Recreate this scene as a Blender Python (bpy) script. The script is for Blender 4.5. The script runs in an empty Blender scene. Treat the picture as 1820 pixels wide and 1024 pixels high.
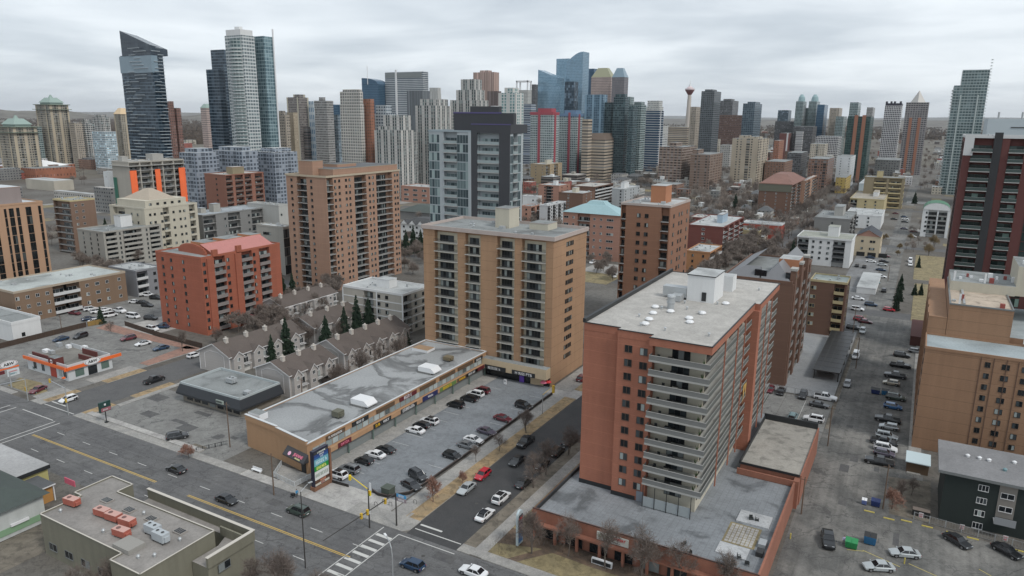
import bpy,bmesh,math,random
from mathutils import Vector,Matrix
import numpy as np
random.seed(7)
SC = bpy.context.scene; COL = SC.collection
# ---------------------------------------------------------------- camera, sky, sun, exposure
CH = 80.0                                   # the drone hovers 80 m above the avenue
FPX = 1290.0; PITCH = math.atan(305/FPX); ROLL = math.atan(.0091); AZ = math.atan(745/math.hypot(FPX,305))
FW = np.array([-math.sin(AZ)*math.cos(PITCH),math.cos(AZ)*math.cos(PITCH),-math.sin(PITCH)])
_r = np.array([math.cos(AZ),math.sin(AZ),0.]); _u = np.cross(_r,FW)
RT = math.cos(ROLL)*_r + math.sin(ROLL)*_u; UP = -math.sin(ROLL)*_r + math.cos(ROLL)*_u
cd = bpy.data.cameras.new('camera'); cam = bpy.data.objects.new('camera',cd); COL.objects.link(cam)
cd.sensor_width = 36; cd.lens = 36*FPX/1820; cd.clip_start = 1; cd.clip_end = 95000
cam.matrix_world = Matrix(((RT[0],UP[0],-FW[0],0),(RT[1],UP[1],-FW[1],0),(RT[2],UP[2],-FW[2],CH),(0,0,0,1)))
SC.camera = cam
SC.view_settings.view_transform = 'Standard'; SC.view_settings.look = 'None'; SC.view_settings.gamma = 1
SC.view_settings.exposure = 0.46; SC.view_settings.use_curve_mapping = False
SUN_EL,SUN_AZ = math.radians(48),math.radians(105)      # azimuth clockwise from +Y
w = bpy.data.worlds.new('World'); SC.world = w; w.use_nodes = True
nt = w.node_tree; nt.nodes.clear(); N = nt.nodes.new; K = nt.links.new
def vmath(op,a,b=None):
    n = N('ShaderNodeMath'); n.operation = op
    for i,v in enumerate((a,b)):
        if v is None: continue
        if isinstance(v,(int,float)): n.inputs[i].default_value = v
        else: K(v,n.inputs[i])
    return n.outputs[0]
wo = N('ShaderNodeOutputWorld'); bg = N('ShaderNodeBackground'); sky = N('ShaderNodeTexSky'); sky.sky_type = 'NISHITA'
sky.sun_disc = False; sky.sun_elevation = SUN_EL; sky.sun_rotation = SUN_AZ; sky.altitude = 1000; sky.air_density = 1; sky.dust_density = 3
tc = N('ShaderNodeTexCoord'); sp = N('ShaderNodeSeparateXYZ'); K(tc.outputs['Generated'],sp.inputs[0])
zz = vmath('ADD',vmath('MAXIMUM',sp.outputs[2],0.0),.11)
cb = N('ShaderNodeCombineXYZ'); K(vmath('DIVIDE',sp.outputs[0],zz),cb.inputs[0]); K(vmath('DIVIDE',sp.outputs[1],zz),cb.inputs[1])
def cloudn(scale,detail,lo,hi,off):
    m = N('ShaderNodeMapping'); m.inputs['Location'].default_value = off; m.inputs['Scale'].default_value = (1,1,1); K(cb.outputs[0],m.inputs[0])
    n = N('ShaderNodeTexNoise'); n.inputs['Scale'].default_value = scale; n.inputs['Detail'].default_value = detail; n.inputs['Roughness'].default_value = .52
    n.inputs['Distortion'].default_value = .5; K(m.outputs[0],n.inputs[0])
    r = N('ShaderNodeMapRange'); r.inputs[1].default_value = lo; r.inputs[2].default_value = hi; K(n.outputs[0],r.inputs[0]); r.interpolation_type = 'SMOOTHSTEP'
    return r.outputs[0]
c1 = cloudn(.42,5,.36,.62,(3.1,1.7,0)); c2 = cloudn(1.6,6,.3,.7,(9,4,0))
cv = vmath('ADD',vmath('MULTIPLY',c1,.74),vmath('MULTIPLY',c2,.26))
rp = N('ShaderNodeValToRGB'); K(cv,rp.inputs[0])
rp.color_ramp.elements[0].color = (4.4,4.9,5.4,1); rp.color_ramp.elements[1].color = (7.3,7.75,8.1,1)
mx = N('ShaderNodeMix'); mx.data_type = 'RGBA'; mx.inputs[0].default_value = .93; K(sky.outputs[0],mx.inputs[6]); K(rp.outputs[0],mx.inputs[7])
K(mx.outputs[2],bg.inputs[0]); bg.inputs[1].default_value = .1; K(bg.outputs[0],wo.inputs[0])
sl = bpy.data.lights.new('sun','SUN'); sl.energy = 1.4; sl.angle = math.radians(14); sl.color = (1,.96,.9)
so = bpy.data.objects.new('sun',sl); COL.objects.link(so)
so.rotation_euler = (math.pi/2-SUN_EL,0,-SUN_AZ+math.pi)
_d = Vector((math.sin(SUN_AZ)*math.cos(SUN_EL),math.cos(SUN_AZ)*math.cos(SUN_EL),math.sin(SUN_EL))); so.rotation_euler = _d.to_track_quat('Z','Y').to_euler()
# ---------------------------------------------------------------- measuring helpers (photo survey -> ground plan in metres)
def G(x,y,z=0.):
    d = FW*FPX + RT*(x-910) + UP*(512-y); t = (z-CH)/d[2]; return float(d[0]*t),float(d[1]*t)
def PX(X,Y,Z):
    v = np.array([X,Y,Z-CH]); k = v@FW; return 910+FPX*(v@RT)/k,512-FPX*(v@UP)/k
def zof(X,Y,py):
    lo,hi = -20.,500.
    for _ in range(40):
        m = (lo+hi)/2
        if PX(X,Y,m)[1] > py: lo = m
        else: hi = m
    return lo
def solX(px,Y,z): a = RT-FW*(px-910)/FPX; return float(-(Y*a[1]+(z-CH)*a[2])/a[0])
def solY(px,X,z): a = RT-FW*(px-910)/FPX; return float(-(X*a[0]+(z-CH)*a[2])/a[1])
# ---------------------------------------------------------------- mesh builder
class MB:
    def __init__(s): s.v = []; s.f = []; s.m = []; s.uv = []
    def face(s,pts,mi=0,uv=None):
        i = len(s.v); s.v += [tuple(p) for p in pts]; s.f.append(tuple(range(i,i+len(pts)))); s.m.append(mi)
        if uv is None:
            a,b,c = Vector(pts[0]),Vector(pts[1]),Vector(pts[2]); n = (b-a).cross(c-a)
            if abs(n.z) > max(abs(n.x),abs(n.y)): uv = [(p[0],p[1]) for p in pts]
            elif abs(n.x) > abs(n.y): uv = [(p[1],p[2]) for p in pts]
            else: uv = [(p[0],p[2]) for p in pts]
        s.uv += uv
        return s
    def box(s,x0,y0,z0,x1,y1,z1,mi=0,top=None,nobot=False):
        if x0 > x1: x0,x1 = x1,x0
        if y0 > y1: y0,y1 = y1,y0
        p = [(x0,y0,z0),(x1,y0,z0),(x1,y1,z0),(x0,y1,z0),(x0,y0,z1),(x1,y0,z1),(x1,y1,z1),(x0,y1,z1)]
        q = [(0,1,5,4),(1,2,6,5),(2,3,7,6),(3,0,4,7)]
        for a in q: s.face([p[k] for k in a],mi)
        s.face([p[k] for k in (4,5,6,7)],mi if top is None else top)
        if not nobot: s.face([p[k] for k in (3,2,1,0)],mi)
        return s
    def obox(s,c,ax,hl,hw,z0,z1,mi=0):          # box centred at c, long axis at angle ax
        ca,sa = math.cos(ax),math.sin(ax); P = [(c[0]+a*hl*ca-b*hw*sa,c[1]+a*hl*sa+b*hw*ca) for a,b in ((-1,-1),(1,-1),(1,1),(-1,1))]
        return s.prism(P,z0,z1,mi,mi,True)
    def prism(s,P,z0,z1,mi=0,mt=1,bot=False):
        u = 0; n = len(P)
        for i in range(n):
            a,b = P[i],P[(i+1) % n]; l = math.dist(a,b)
            s.face([(a[0],a[1],z0),(b[0],b[1],z0),(b[0],b[1],z1),(a[0],a[1],z1)],mi,[(u,z0),(u+l,z0),(u+l,z1),(u,z1)]); u += l
        s.face([(p[0],p[1],z1) for p in P],mt)
        if bot: s.face([(p[0],p[1],z0) for p in reversed(P)],mi)
        return s
    def cyl(s,x,y,z0,z1,r,n=10,mi=0,r2=None,mt=None):
        r2 = r if r2 is None else r2
        A = [(math.cos(2*math.pi*i/n),math.sin(2*math.pi*i/n)) for i in range(n)]
        for i in range(n):
            a,b = A[i],A[(i+1) % n]
            s.face([(x+a[0]*r,y+a[1]*r,z0),(x+b[0]*r,y+b[1]*r,z0),(x+b[0]*r2,y+b[1]*r2,z1),(x+a[0]*r2,y+a[1]*r2,z1)],mi)
        s.face([(x+a[0]*r2,y+a[1]*r2,z1) for a in A],mi if mt is None else mt)
        return s
    def tube(s,p0,p1,r0,r1=None,n=5,mi=0):
        r1 = r0 if r1 is None else r1; a,b = Vector(p0),Vector(p1); d = (b-a).normalized()
        e = d.orthogonal().normalized(); g = d.cross(e)
        A = [e*math.cos(2*math.pi*i/n)+g*math.sin(2*math.pi*i/n) for i in range(n)]
        for i in range(n):
            q,t = A[i],A[(i+1) % n]
            s.face([a+q*r0,a+t*r0,b+t*r1,b+q*r1],mi,[(0,0),(1,0),(1,1),(0,1)])
        if r1 > .02: s.face([b+q*r1 for q in A],mi,[(0,0)]*n)
        return s
    def poly(s,P,z,mi=0): return s.face([(p[0],p[1],z) for p in P],mi)
    def add(s,me,M,mioff=0):
        i = len(s.v); s.v += [tuple(M @ v.co) for v in me.vertices]
        uvl = me.uv_layers[0].data if me.uv_layers else None
        for p in me.polygons:
            s.f.append(tuple(i+k for k in p.vertices)); s.m.append(p.material_index+mioff)
            s.uv += [tuple(uvl[k].uv) if uvl else (0,0) for k in p.loop_indices]
        return s
    def mesh(s,name,mats,off=(0,0,0),smooth=False):
        me = bpy.data.meshes.new(name)
        V = [(a-off[0],b-off[1],c-off[2]) for a,b,c in s.v] if any(off) else s.v
        me.from_pydata(V,[],s.f)
        me.polygons.foreach_set('material_index',s.m)
        ul = me.uv_layers.new(name='UVMap'); ul.data.foreach_set('uv',[c for t in s.uv for c in t])
        if smooth: me.polygons.foreach_set('use_smooth',[True]*len(s.f))
        for m in (mats if isinstance(mats,(list,tuple)) else [mats]): me.materials.append(m)
        me.update(); return me
    def build(s,name,mats,parent=None,off=None,smooth=False,loc=None):
        if off is None: off = tuple(parent.location) if parent is not None and parent.parent is None else (0,0,0)
        if parent is not None and parent.parent is not None: off = tuple(parent.parent.location)
        return link(name,s.mesh(name,mats,off,smooth),parent,loc)
def link(name,data,parent=None,loc=None,rz=0):
    o = bpy.data.objects.new(name,data); COL.objects.link(o)
    if parent is not None: o.parent = parent
    if loc: o.location = loc
    if rz: o.rotation_euler = (0,0,rz)
    return o
def tag(o,label,cat=None,group=None,kind=None):
    if label:
        for q in ('a way ','close ','small ','long ','flat ','dull ','pitched '): label = label.replace(q,'',1) if len(label.split()) > 16 else label
    if label: o['label'] = label
    if cat: o['category'] = cat
    if group: o['group'] = group
    if kind: o['kind'] = kind
    return o
def thing(name,label,cat,loc=(0,0,0),group=None,rz=0): return tag(link(name,None,None,loc,rz),label,cat,group)
def solo(mb,name,mats,label,cat,group=None,loc=None,smooth=False):
    """a thing that is one mesh, origin at its base"""
    xs = [p[0] for p in mb.v]; ys = [p[1] for p in mb.v]; zs = [p[2] for p in mb.v]
    c = ((min(xs)+max(xs))/2,(min(ys)+max(ys))/2,min(zs))
    o = link(name,mb.mesh(name,mats,c,smooth),None,c); return tag(o,label,cat,group)
def struct(name,mb,mats): o = link(name,mb.mesh(name,mats)); o['kind'] = 'structure'; return o
# ---------------------------------------------------------------- materials
MT = {}
def _new(name):
    m = bpy.data.materials.new(name); m.use_nodes = True; t = m.node_tree; return m,t,t.nodes['Principled BSDF']
def plain(name,col,rough=.6,metal=0,coat=0,emit=0,alpha=1):
    if name in MT: return MT[name]
    m,t,b = _new(name); b.inputs['Base Color'].default_value = (*col,1); b.inputs['Roughness'].default_value = rough
    b.inputs['Metallic'].default_value = metal; b.inputs['Coat Weight'].default_value = coat; b.inputs['Coat Roughness'].default_value = .08
    if emit: b.inputs['Emission Color'].default_value = (*col,1); b.inputs['Emission Strength'].default_value = emit
    if alpha < 1: b.inputs['Alpha'].default_value = alpha
    MT[name] = m; return m
def haze():
    m = bpy.data.materials.new('haze_air'); m.use_nodes = True; t = m.node_tree; t.nodes.clear(); o = t.nodes.new('ShaderNodeOutputMaterial'); v = t.nodes.new('ShaderNodeVolumePrincipled')
    v.inputs['Color'].default_value = (.86,.9,.95,1); v.inputs['Density'].default_value = 2.2e-5; v.inputs['Anisotropy'].default_value = .1; t.links.new(v.outputs[0],o.inputs['Volume'])
    b = MB(); b.box(-41000,-5000,-6.5,41000,41000,700); x = link('haze',b.mesh('haze',[m])); x['kind'] = 'stuff'; x['label'] = 'thin grey-blue haze over the distant city'
def nmath(t,op,a,b=None,c=None,clamp=False):
    n = t.nodes.new('ShaderNodeMath'); n.operation = op; n.use_clamp = clamp
    for i,v in enumerate((a,b,c)):
        if v is None: continue
        if isinstance(v,(int,float)): n.inputs[i].default_value = v
        else: t.links.new(v,n.inputs[i])
    return n.outputs[0]
def nnoise(t,vec,scale,detail=3,sx=(1,1,1),rough=.55,dist=0):
    m = t.nodes.new('ShaderNodeMapping'); m.inputs['Scale'].default_value = sx; t.links.new(vec,m.inputs[0])
    n = t.nodes.new('ShaderNodeTexNoise'); n.inputs['Scale'].default_value = scale; n.inputs['Detail'].default_value = detail
    n.inputs['Roughness'].default_value = rough; n.inputs['Distortion'].default_value = dist; t.links.new(m.outputs[0],n.inputs[0]); return n.outputs[0]
def nmix(t,f,a,b,bt='MIX'):
    n = t.nodes.new('ShaderNodeMix'); n.data_type = 'RGBA'; n.blend_type = bt
    if isinstance(f,(int,float)): n.inputs[0].default_value = f
    else: t.links.new(f,n.inputs[0])
    for i,v in ((6,a),(7,b)):
        if isinstance(v,tuple): n.inputs[i].default_value = (*v,1)
        else: t.links.new(v,n.inputs[i])
    return n.outputs[2]
def nramp(t,f,stops):
    r = t.nodes.new('ShaderNodeValToRGB'); t.links.new(f,r.inputs[0]); e = r.color_ramp.elements
    while len(e) < len(stops): e.new(.5)
    for k,(p,c) in enumerate(stops): e[k].position = p; e[k].color = (*(c if isinstance(c,tuple) else (c,c,c)),1)
    return r.outputs[0]
def geo(t): return t.nodes.new('ShaderNodeNewGeometry').outputs['Position']
def wall(name,col,var=.13,rough=.88,course=0,streak=.1,course_dark=False,fine=1.6):
    """masonry / render / metal cladding: mottling, rain streaks and optional floor lines"""
    if name in MT: return MT[name]
    m,t,b = _new(name); P = geo(t)
    n1 = nnoise(t,P,.16,5); n2 = nnoise(t,P,fine,4,(1,1,2.5)); n3 = nnoise(t,P,.9,3,(1,1,.06))
    k = nmath(t,'ADD',nmath(t,'ADD',nmath(t,'MULTIPLY',n1,var*2.4),nmath(t,'MULTIPLY',n2,var*1.6)),nmath(t,'MULTIPLY',n3,streak*2))
    k = nmath(t,'ADD',nmath(t,'SUBTRACT',k,var*2+streak),1.0)
    if course:
        uv = t.nodes.new('ShaderNodeUVMap').outputs[0]; s = t.nodes.new('ShaderNodeSeparateXYZ'); t.links.new(uv,s.inputs[0])
        f = nmath(t,'FRACT',nmath(t,'DIVIDE',s.outputs[1],course)); g = nmath(t,'LESS_THAN',f,.055)
        k = nmath(t,'ADD',k,nmath(t,'MULTIPLY',g,-.22 if course_dark else .16))
        f2 = nmath(t,'FRACT',nmath(t,'MULTIPLY',s.outputs[1],2.3)); k = nmath(t,'ADD',k,nmath(t,'MULTIPLY',nmath(t,'LESS_THAN',f2,.25),-.05))
    cc = t.nodes.new('ShaderNodeCombineColor'); [t.links.new(k,cc.inputs[i]) for i in range(3)]
    t.links.new(nmix(t,1.0,col,cc.outputs[0],'MULTIPLY'),b.inputs['Base Color']); b.inputs['Roughness'].default_value = rough
    MT[name] = m; return m
def roofm(name,col,dark=.55,scale=.12,seams=0,rough=.9,ring=False):
    """flat-roof membrane or gravel with ponding stains"""
    if name in MT: return MT[name]
    m,t,b = _new(name); P = geo(t)
    n1 = nnoise(t,P,scale,5,dist=.6); n2 = nnoise(t,P,2.2,4); n3 = nnoise(t,P,.045,3)
    a = nramp(t,n1,[(.3,1.),(.44,.98),(.475,.42),(.52,.62),(.56,1.),(.7,1.12)] if ring else [(.36,dark),(.47,.92),(.7,1.08)]); c = nramp(t,n2,[(.3,.88),(.7,1.12)]); d = nramp(t,n3,[(.3,.88),(.7,1.1)])
    x = nmix(t,1.0,nmix(t,1.0,nmix(t,1.0,col,a,'MULTIPLY'),c,'MULTIPLY'),d,'MULTIPLY')
    if seams:
        s = t.nodes.new('ShaderNodeSeparateXYZ'); t.links.new(P,s.inputs[0])
        f = nmath(t,'LESS_THAN',nmath(t,'FRACT',nmath(t,'DIVIDE',s.outputs[0],seams)),.05)
        f2 = nmath(t,'LESS_THAN',nmath(t,'FRACT',nmath(t,'DIVIDE',s.outputs[1],seams)),.05)
        x = nmix(t,nmath(t,'MULTIPLY',nmath(t,'MAXIMUM',f,f2),.4),x,(.05,.055,.06))
    t.links.new(x,b.inputs['Base Color']); b.inputs['Roughness'].default_value = rough; MT[name] = m; return m
def ground(name,col,col2,scale=.2,rough=.93,patch=.4,cracks=False,fine=3.0,track=None):
    if name in MT: return MT[name]
    m,t,b = _new(name); P = geo(t)
    n1 = nnoise(t,P,scale,6,dist=.4); n2 = nnoise(t,P,fine,4); n3 = nnoise(t,P,.6,4,dist=1)
    x = nmix(t,nramp(t,n1,[(.35,0.),(.62,1.)]),col,col2)
    x = nmix(t,1.0,x,nramp(t,n2,[(.3,.85),(.7,1.15)]),'MULTIPLY')
    x = nmix(t,1.0,x,nramp(t,n3,[(.38,1-patch*.5),(.5,1.),(.7,1+patch*.2)]),'MULTIPLY')
    if track: x = nmix(t,1.0,x,nramp(t,nnoise(t,P,1.1,3,track,.6),[(.3,.8),(.5,1.),(.7,1.14)]),'MULTIPLY')
    if cracks:
        v = t.nodes.new('ShaderNodeTexVoronoi'); v.feature = 'DISTANCE_TO_EDGE'; v.inputs['Scale'].default_value = .13
        mm = nnoise(t,P,.5,3); va = t.nodes.new('ShaderNodeVectorMath'); va.operation = 'ADD'; t.links.new(P,va.inputs[0])
        vs = t.nodes.new('ShaderNodeVectorMath'); vs.operation = 'SCALE'; vs.inputs[3].default_value = 5; cc = t.nodes.new('ShaderNodeCombineXYZ'); t.links.new(mm,cc.inputs[0]); t.links.new(mm,cc.inputs[1])
        t.links.new(cc.outputs[0],vs.inputs[0]); t.links.new(vs.outputs[0],va.inputs[1]); t.links.new(va.outputs[0],v.inputs[0])
        g = nmath(t,'LESS_THAN',v.outputs[0],.012); x = nmix(t,nmath(t,'MULTIPLY',g,.45),x,(.03,.03,.032))
    t.links.new(x,b.inputs['Base Color']); b.inputs['Roughness'].default_value = rough; MT[name] = m; return m
def panes(name,dark,mid,pale,share=(.55,.78),rough=.12,metal=0.):
    """window glass: each pane is dark, has a reflection painted in as a mid tone, or a pale curtain behind it"""
    if name in MT: return MT[name]
    m,t,b = _new(name); oi = t.nodes.new('ShaderNodeObjectInfo').outputs['Random']; ri = t.nodes.new('ShaderNodeNewGeometry').outputs['Random Per Island']
    f = nmath(t,'FRACT',nmath(t,'ADD',nmath(t,'MULTIPLY',oi,7.31),ri))
    r = t.nodes.new('ShaderNodeValToRGB'); r.color_ramp.interpolation = 'CONSTANT'; t.links.new(f,r.inputs[0]); e = r.color_ramp.elements
    e[0].position = 0; e[0].color = (*dark,1); e[1].position = share[0]; e[1].color = (*mid,1); q = e.new(share[1]); q.color = (*pale,1)
    t.links.new(r.outputs[0],b.inputs['Base Color']); b.inputs['Roughness'].default_value = rough; b.inputs['Metallic'].default_value = metal; MT[name] = m; return m
def facade(name,wcol,gcol,bay=3,fl=3,fw=.6,fh=.5,gcol2=None,k=0,wcol2=None,metal=.0,gr=.15,slab=None,var=.12,bal=None,wgt=.3):
    """far tower skin in real metres: windows by bay and storey, blank piers every k bays"""
    if name in MT: return MT[name]
    m,t,b = _new(name); uv = t.nodes.new('ShaderNodeUVMap').outputs[0]; s = t.nodes.new('ShaderNodeSeparateXYZ'); t.links.new(uv,s.inputs[0])
    u = nmath(t,'DIVIDE',s.outputs[0],bay); v = nmath(t,'DIVIDE',s.outputs[1],fl)
    fu = nmath(t,'FRACT',u); fv = nmath(t,'FRACT',v)
    mu = nmath(t,'LESS_THAN',nmath(t,'ABSOLUTE',nmath(t,'SUBTRACT',fu,.5)),fw/2); mv = nmath(t,'LESS_THAN',nmath(t,'ABSOLUTE',nmath(t,'SUBTRACT',fv,.55)),fh/2)
    mask = nmath(t,'MULTIPLY',mu,mv)
    cc = t.nodes.new('ShaderNodeCombineXYZ'); t.links.new(nmath(t,'FLOOR',u),cc.inputs[0]); t.links.new(nmath(t,'FLOOR',v),cc.inputs[1])
    wn = t.nodes.new('ShaderNodeTexWhiteNoise'); t.links.new(cc.outputs[0],wn.inputs[0])
    g2 = gcol2 or tuple(min(1,c*3+.08) for c in gcol)
    gl = nmix(t,nramp(t,wn.outputs[0],[(.45,0.),(.55,wgt),(.8,wgt),(.9,1.)]),gcol,g2)
    P = geo(t); nz = nnoise(t,P,.08,4,(1,1,.5)); kk = nramp(t,nz,[(.3,1-var),(.7,1+var)])
    wc = wcol
    if k:
        cm = nmath(t,'LESS_THAN',nmath(t,'FRACT',nmath(t,'DIVIDE',nmath(t,'FLOOR',u),k)),.99/k)
        mask = nmath(t,'MULTIPLY',mask,nmath(t,'SUBTRACT',1.0,cm)); wc = nmix(t,cm,wcol,wcol2 or wcol)
    if bal:                                   # every bal-th bay is a balcony stack: recess painted on flat as dark glass, with a pale slab edge
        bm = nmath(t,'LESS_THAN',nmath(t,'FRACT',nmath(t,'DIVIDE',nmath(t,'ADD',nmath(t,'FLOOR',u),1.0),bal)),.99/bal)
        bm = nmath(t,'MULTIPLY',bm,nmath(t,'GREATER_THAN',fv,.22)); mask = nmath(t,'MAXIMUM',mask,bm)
    x = nmix(t,mask,nmix(t,1.0,wc,kk,'MULTIPLY'),gl)
    if slab:
        sm = nmath(t,'LESS_THAN',fv,.12); x = nmix(t,sm,x,slab)
    t.links.new(x,b.inputs['Base Color']); t.links.new(nmath(t,'SUBTRACT',.8,nmath(t,'MULTIPLY',mask,.8-gr)),b.inputs['Roughness'])
    if metal: t.links.new(nmath(t,'MULTIPLY',mask,metal),b.inputs['Metallic'])
    MT[name] = m; return m
GLASS = panes('window_panes',(.014,.018,.021),(.06,.072,.078),(.34,.38,.37),(.6,.84))
GLASSD = panes('dark_panes',(.012,.015,.018),(.03,.038,.042),(.2,.22,.22),(.7,.88))
FRD = plain('frame_dark',(.03,.028,.026),.5); FRL = plain('frame_light',(.55,.55,.53),.6); FRG = plain('frame_grey',(.16,.17,.17),.6)
CONC = wall('concrete',(.34,.335,.315),.12,streak=.14); CONCD = wall('concrete_dark',(.17,.17,.165),.12)
WHITE = wall('white_render',(.62,.63,.63),.06); RAILD = plain('rail_dark',(.035,.035,.035),.5,.3); SLABL = wall('slab_edge',(.42,.42,.41),.08)
RMEM = roofm('roof_membrane',(.23,.245,.245),.6); RGRAV = roofm('roof_gravel',(.4,.385,.36),.86,.35); RDARK = roofm('roof_dark',(.11,.115,.12),.8); RLIGHT = roofm('roof_light',(.4,.415,.415),.62)
GALV = plain('galvanised',(.42,.44,.45),.45,.4); BLACK = plain('black_rubber',(.012,.012,.012),.7); WMET = plain('white_metal',(.68,.69,.7),.5)
# ---------------------------------------------------------------- building kit
_wc = {}
def win_mesh(w,h,fr=None,gl=None,sill=True,mull=None,mat=None):
    fr = fr or FRD; gl = gl or GLASS; key = (round(w,1),round(h,1),fr.name,gl.name,sill,mull)
    if key in _wc: return _wc[key]
    m = MB(); x = w/2; n = mull if mull else (2 if w > .9 else 1); t = .07
    for k in range(n):
        a = -x+w*k/n+t/2; b = -x+w*(k+1)/n-t/2; m.face([(a,-.05,t),(b,-.05,t),(b,-.05,h-t),(a,-.05,h-t)],1)
    m.box(-x,-.09,h-t,x,0,h,0,nobot=False); m.box(-x-.05,-.14 if sill else -.09,-.03,x+.05,0,t,0)
    for k in range(n+1):
        c = -x+w*k/n; m.box(c-t/2,-.09,t,c+t/2,0,h-t,0)
    me = m.mesh('window',[fr,gl]); _wc[key] = me; return me
def balc_mesh(w,dep,rail,sl,rm,pitch=.33,h=1.05):
    key = ('b',round(w,1),round(dep,1),rail,sl.name,rm.name)
    if key in _wc: return _wc[key]
    m = MB(); x = w/2
    m.box(-x,-dep,-.2,x,0,0,0)
    if rail == 'solid':
        m.box(-x,-dep-.02,-.1,x,-dep+.08,h,1); m.box(-x,-dep+.08,0,-x+.08,-.1,h,1); m.box(x-.08,-dep+.08,0,x,-.1,h,1)
    elif rail == 'glass':
        m.box(-x,-dep,h-.05,x,-dep+.05,h,0); m.face([(-x,-dep+.02,.05),(x,-dep+.02,.05),(x,-dep+.02,h-.05),(-x,-dep+.02,h-.05)],1)
    else:
        m.box(-x,-dep,h-.06,x,-dep+.05,h,1); m.box(-x,-dep,.08,x,-dep+.04,.13,1)
        n = max(2,int(w/pitch))
        for k in range(n+1):
            c = -x+.03+(w-.06)*k/n; m.box(c-.022,-dep+.005,0,c+.022,-dep+.045,h-.06,1)
    me = m.mesh('balcony',[sl,rm]); _wc[key] = me; return me
class Parts:
    """collects repeated parts; the 100 nearest become objects, the rest one merged part"""
    def __init__(s,root): s.root = root; s.d = {}
    def put(s,name,me,x,y,z,rz): s.d.setdefault(name,[]).append((me,x,y,z,rz))
    def done(s,cap=100):
        R = s.root.location
        for name,L in s.d.items():
            L.sort(key=lambda t: t[1]**2+t[2]**2+(t[3]-CH)**2)
            for me,x,y,z,rz in L[:cap]: link(name,me,s.root,(x-R[0],y-R[1],z-R[2]),rz)
            if len(L) > cap:
                mb = MB(); mats = []
                for me,x,y,z,rz in L[cap:]:
                    offs = []
                    for mm in me.materials:
                        if mm not in mats: mats.append(mm)
                        offs.append(mats.index(mm))
                    n0 = len(mb.m); mb.add(me,Matrix.Translation((x-R[0],y-R[1],z-R[2])) @ Matrix.Rotation(rz,4,'Z'))
                    for i in range(n0,len(mb.m)): mb.m[i] = offs[mb.m[i]]
                o = link(name,mb.mesh(name,mats),s.root); o['kind'] = 'stuff'
FACE = {'S': ((1,0),(0,-1),0),'E': ((0,1),(1,0),math.pi/2),'N': ((-1,0),(0,1),math.pi),'W': ((0,-1),(-1,0),-math.pi/2)}
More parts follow.
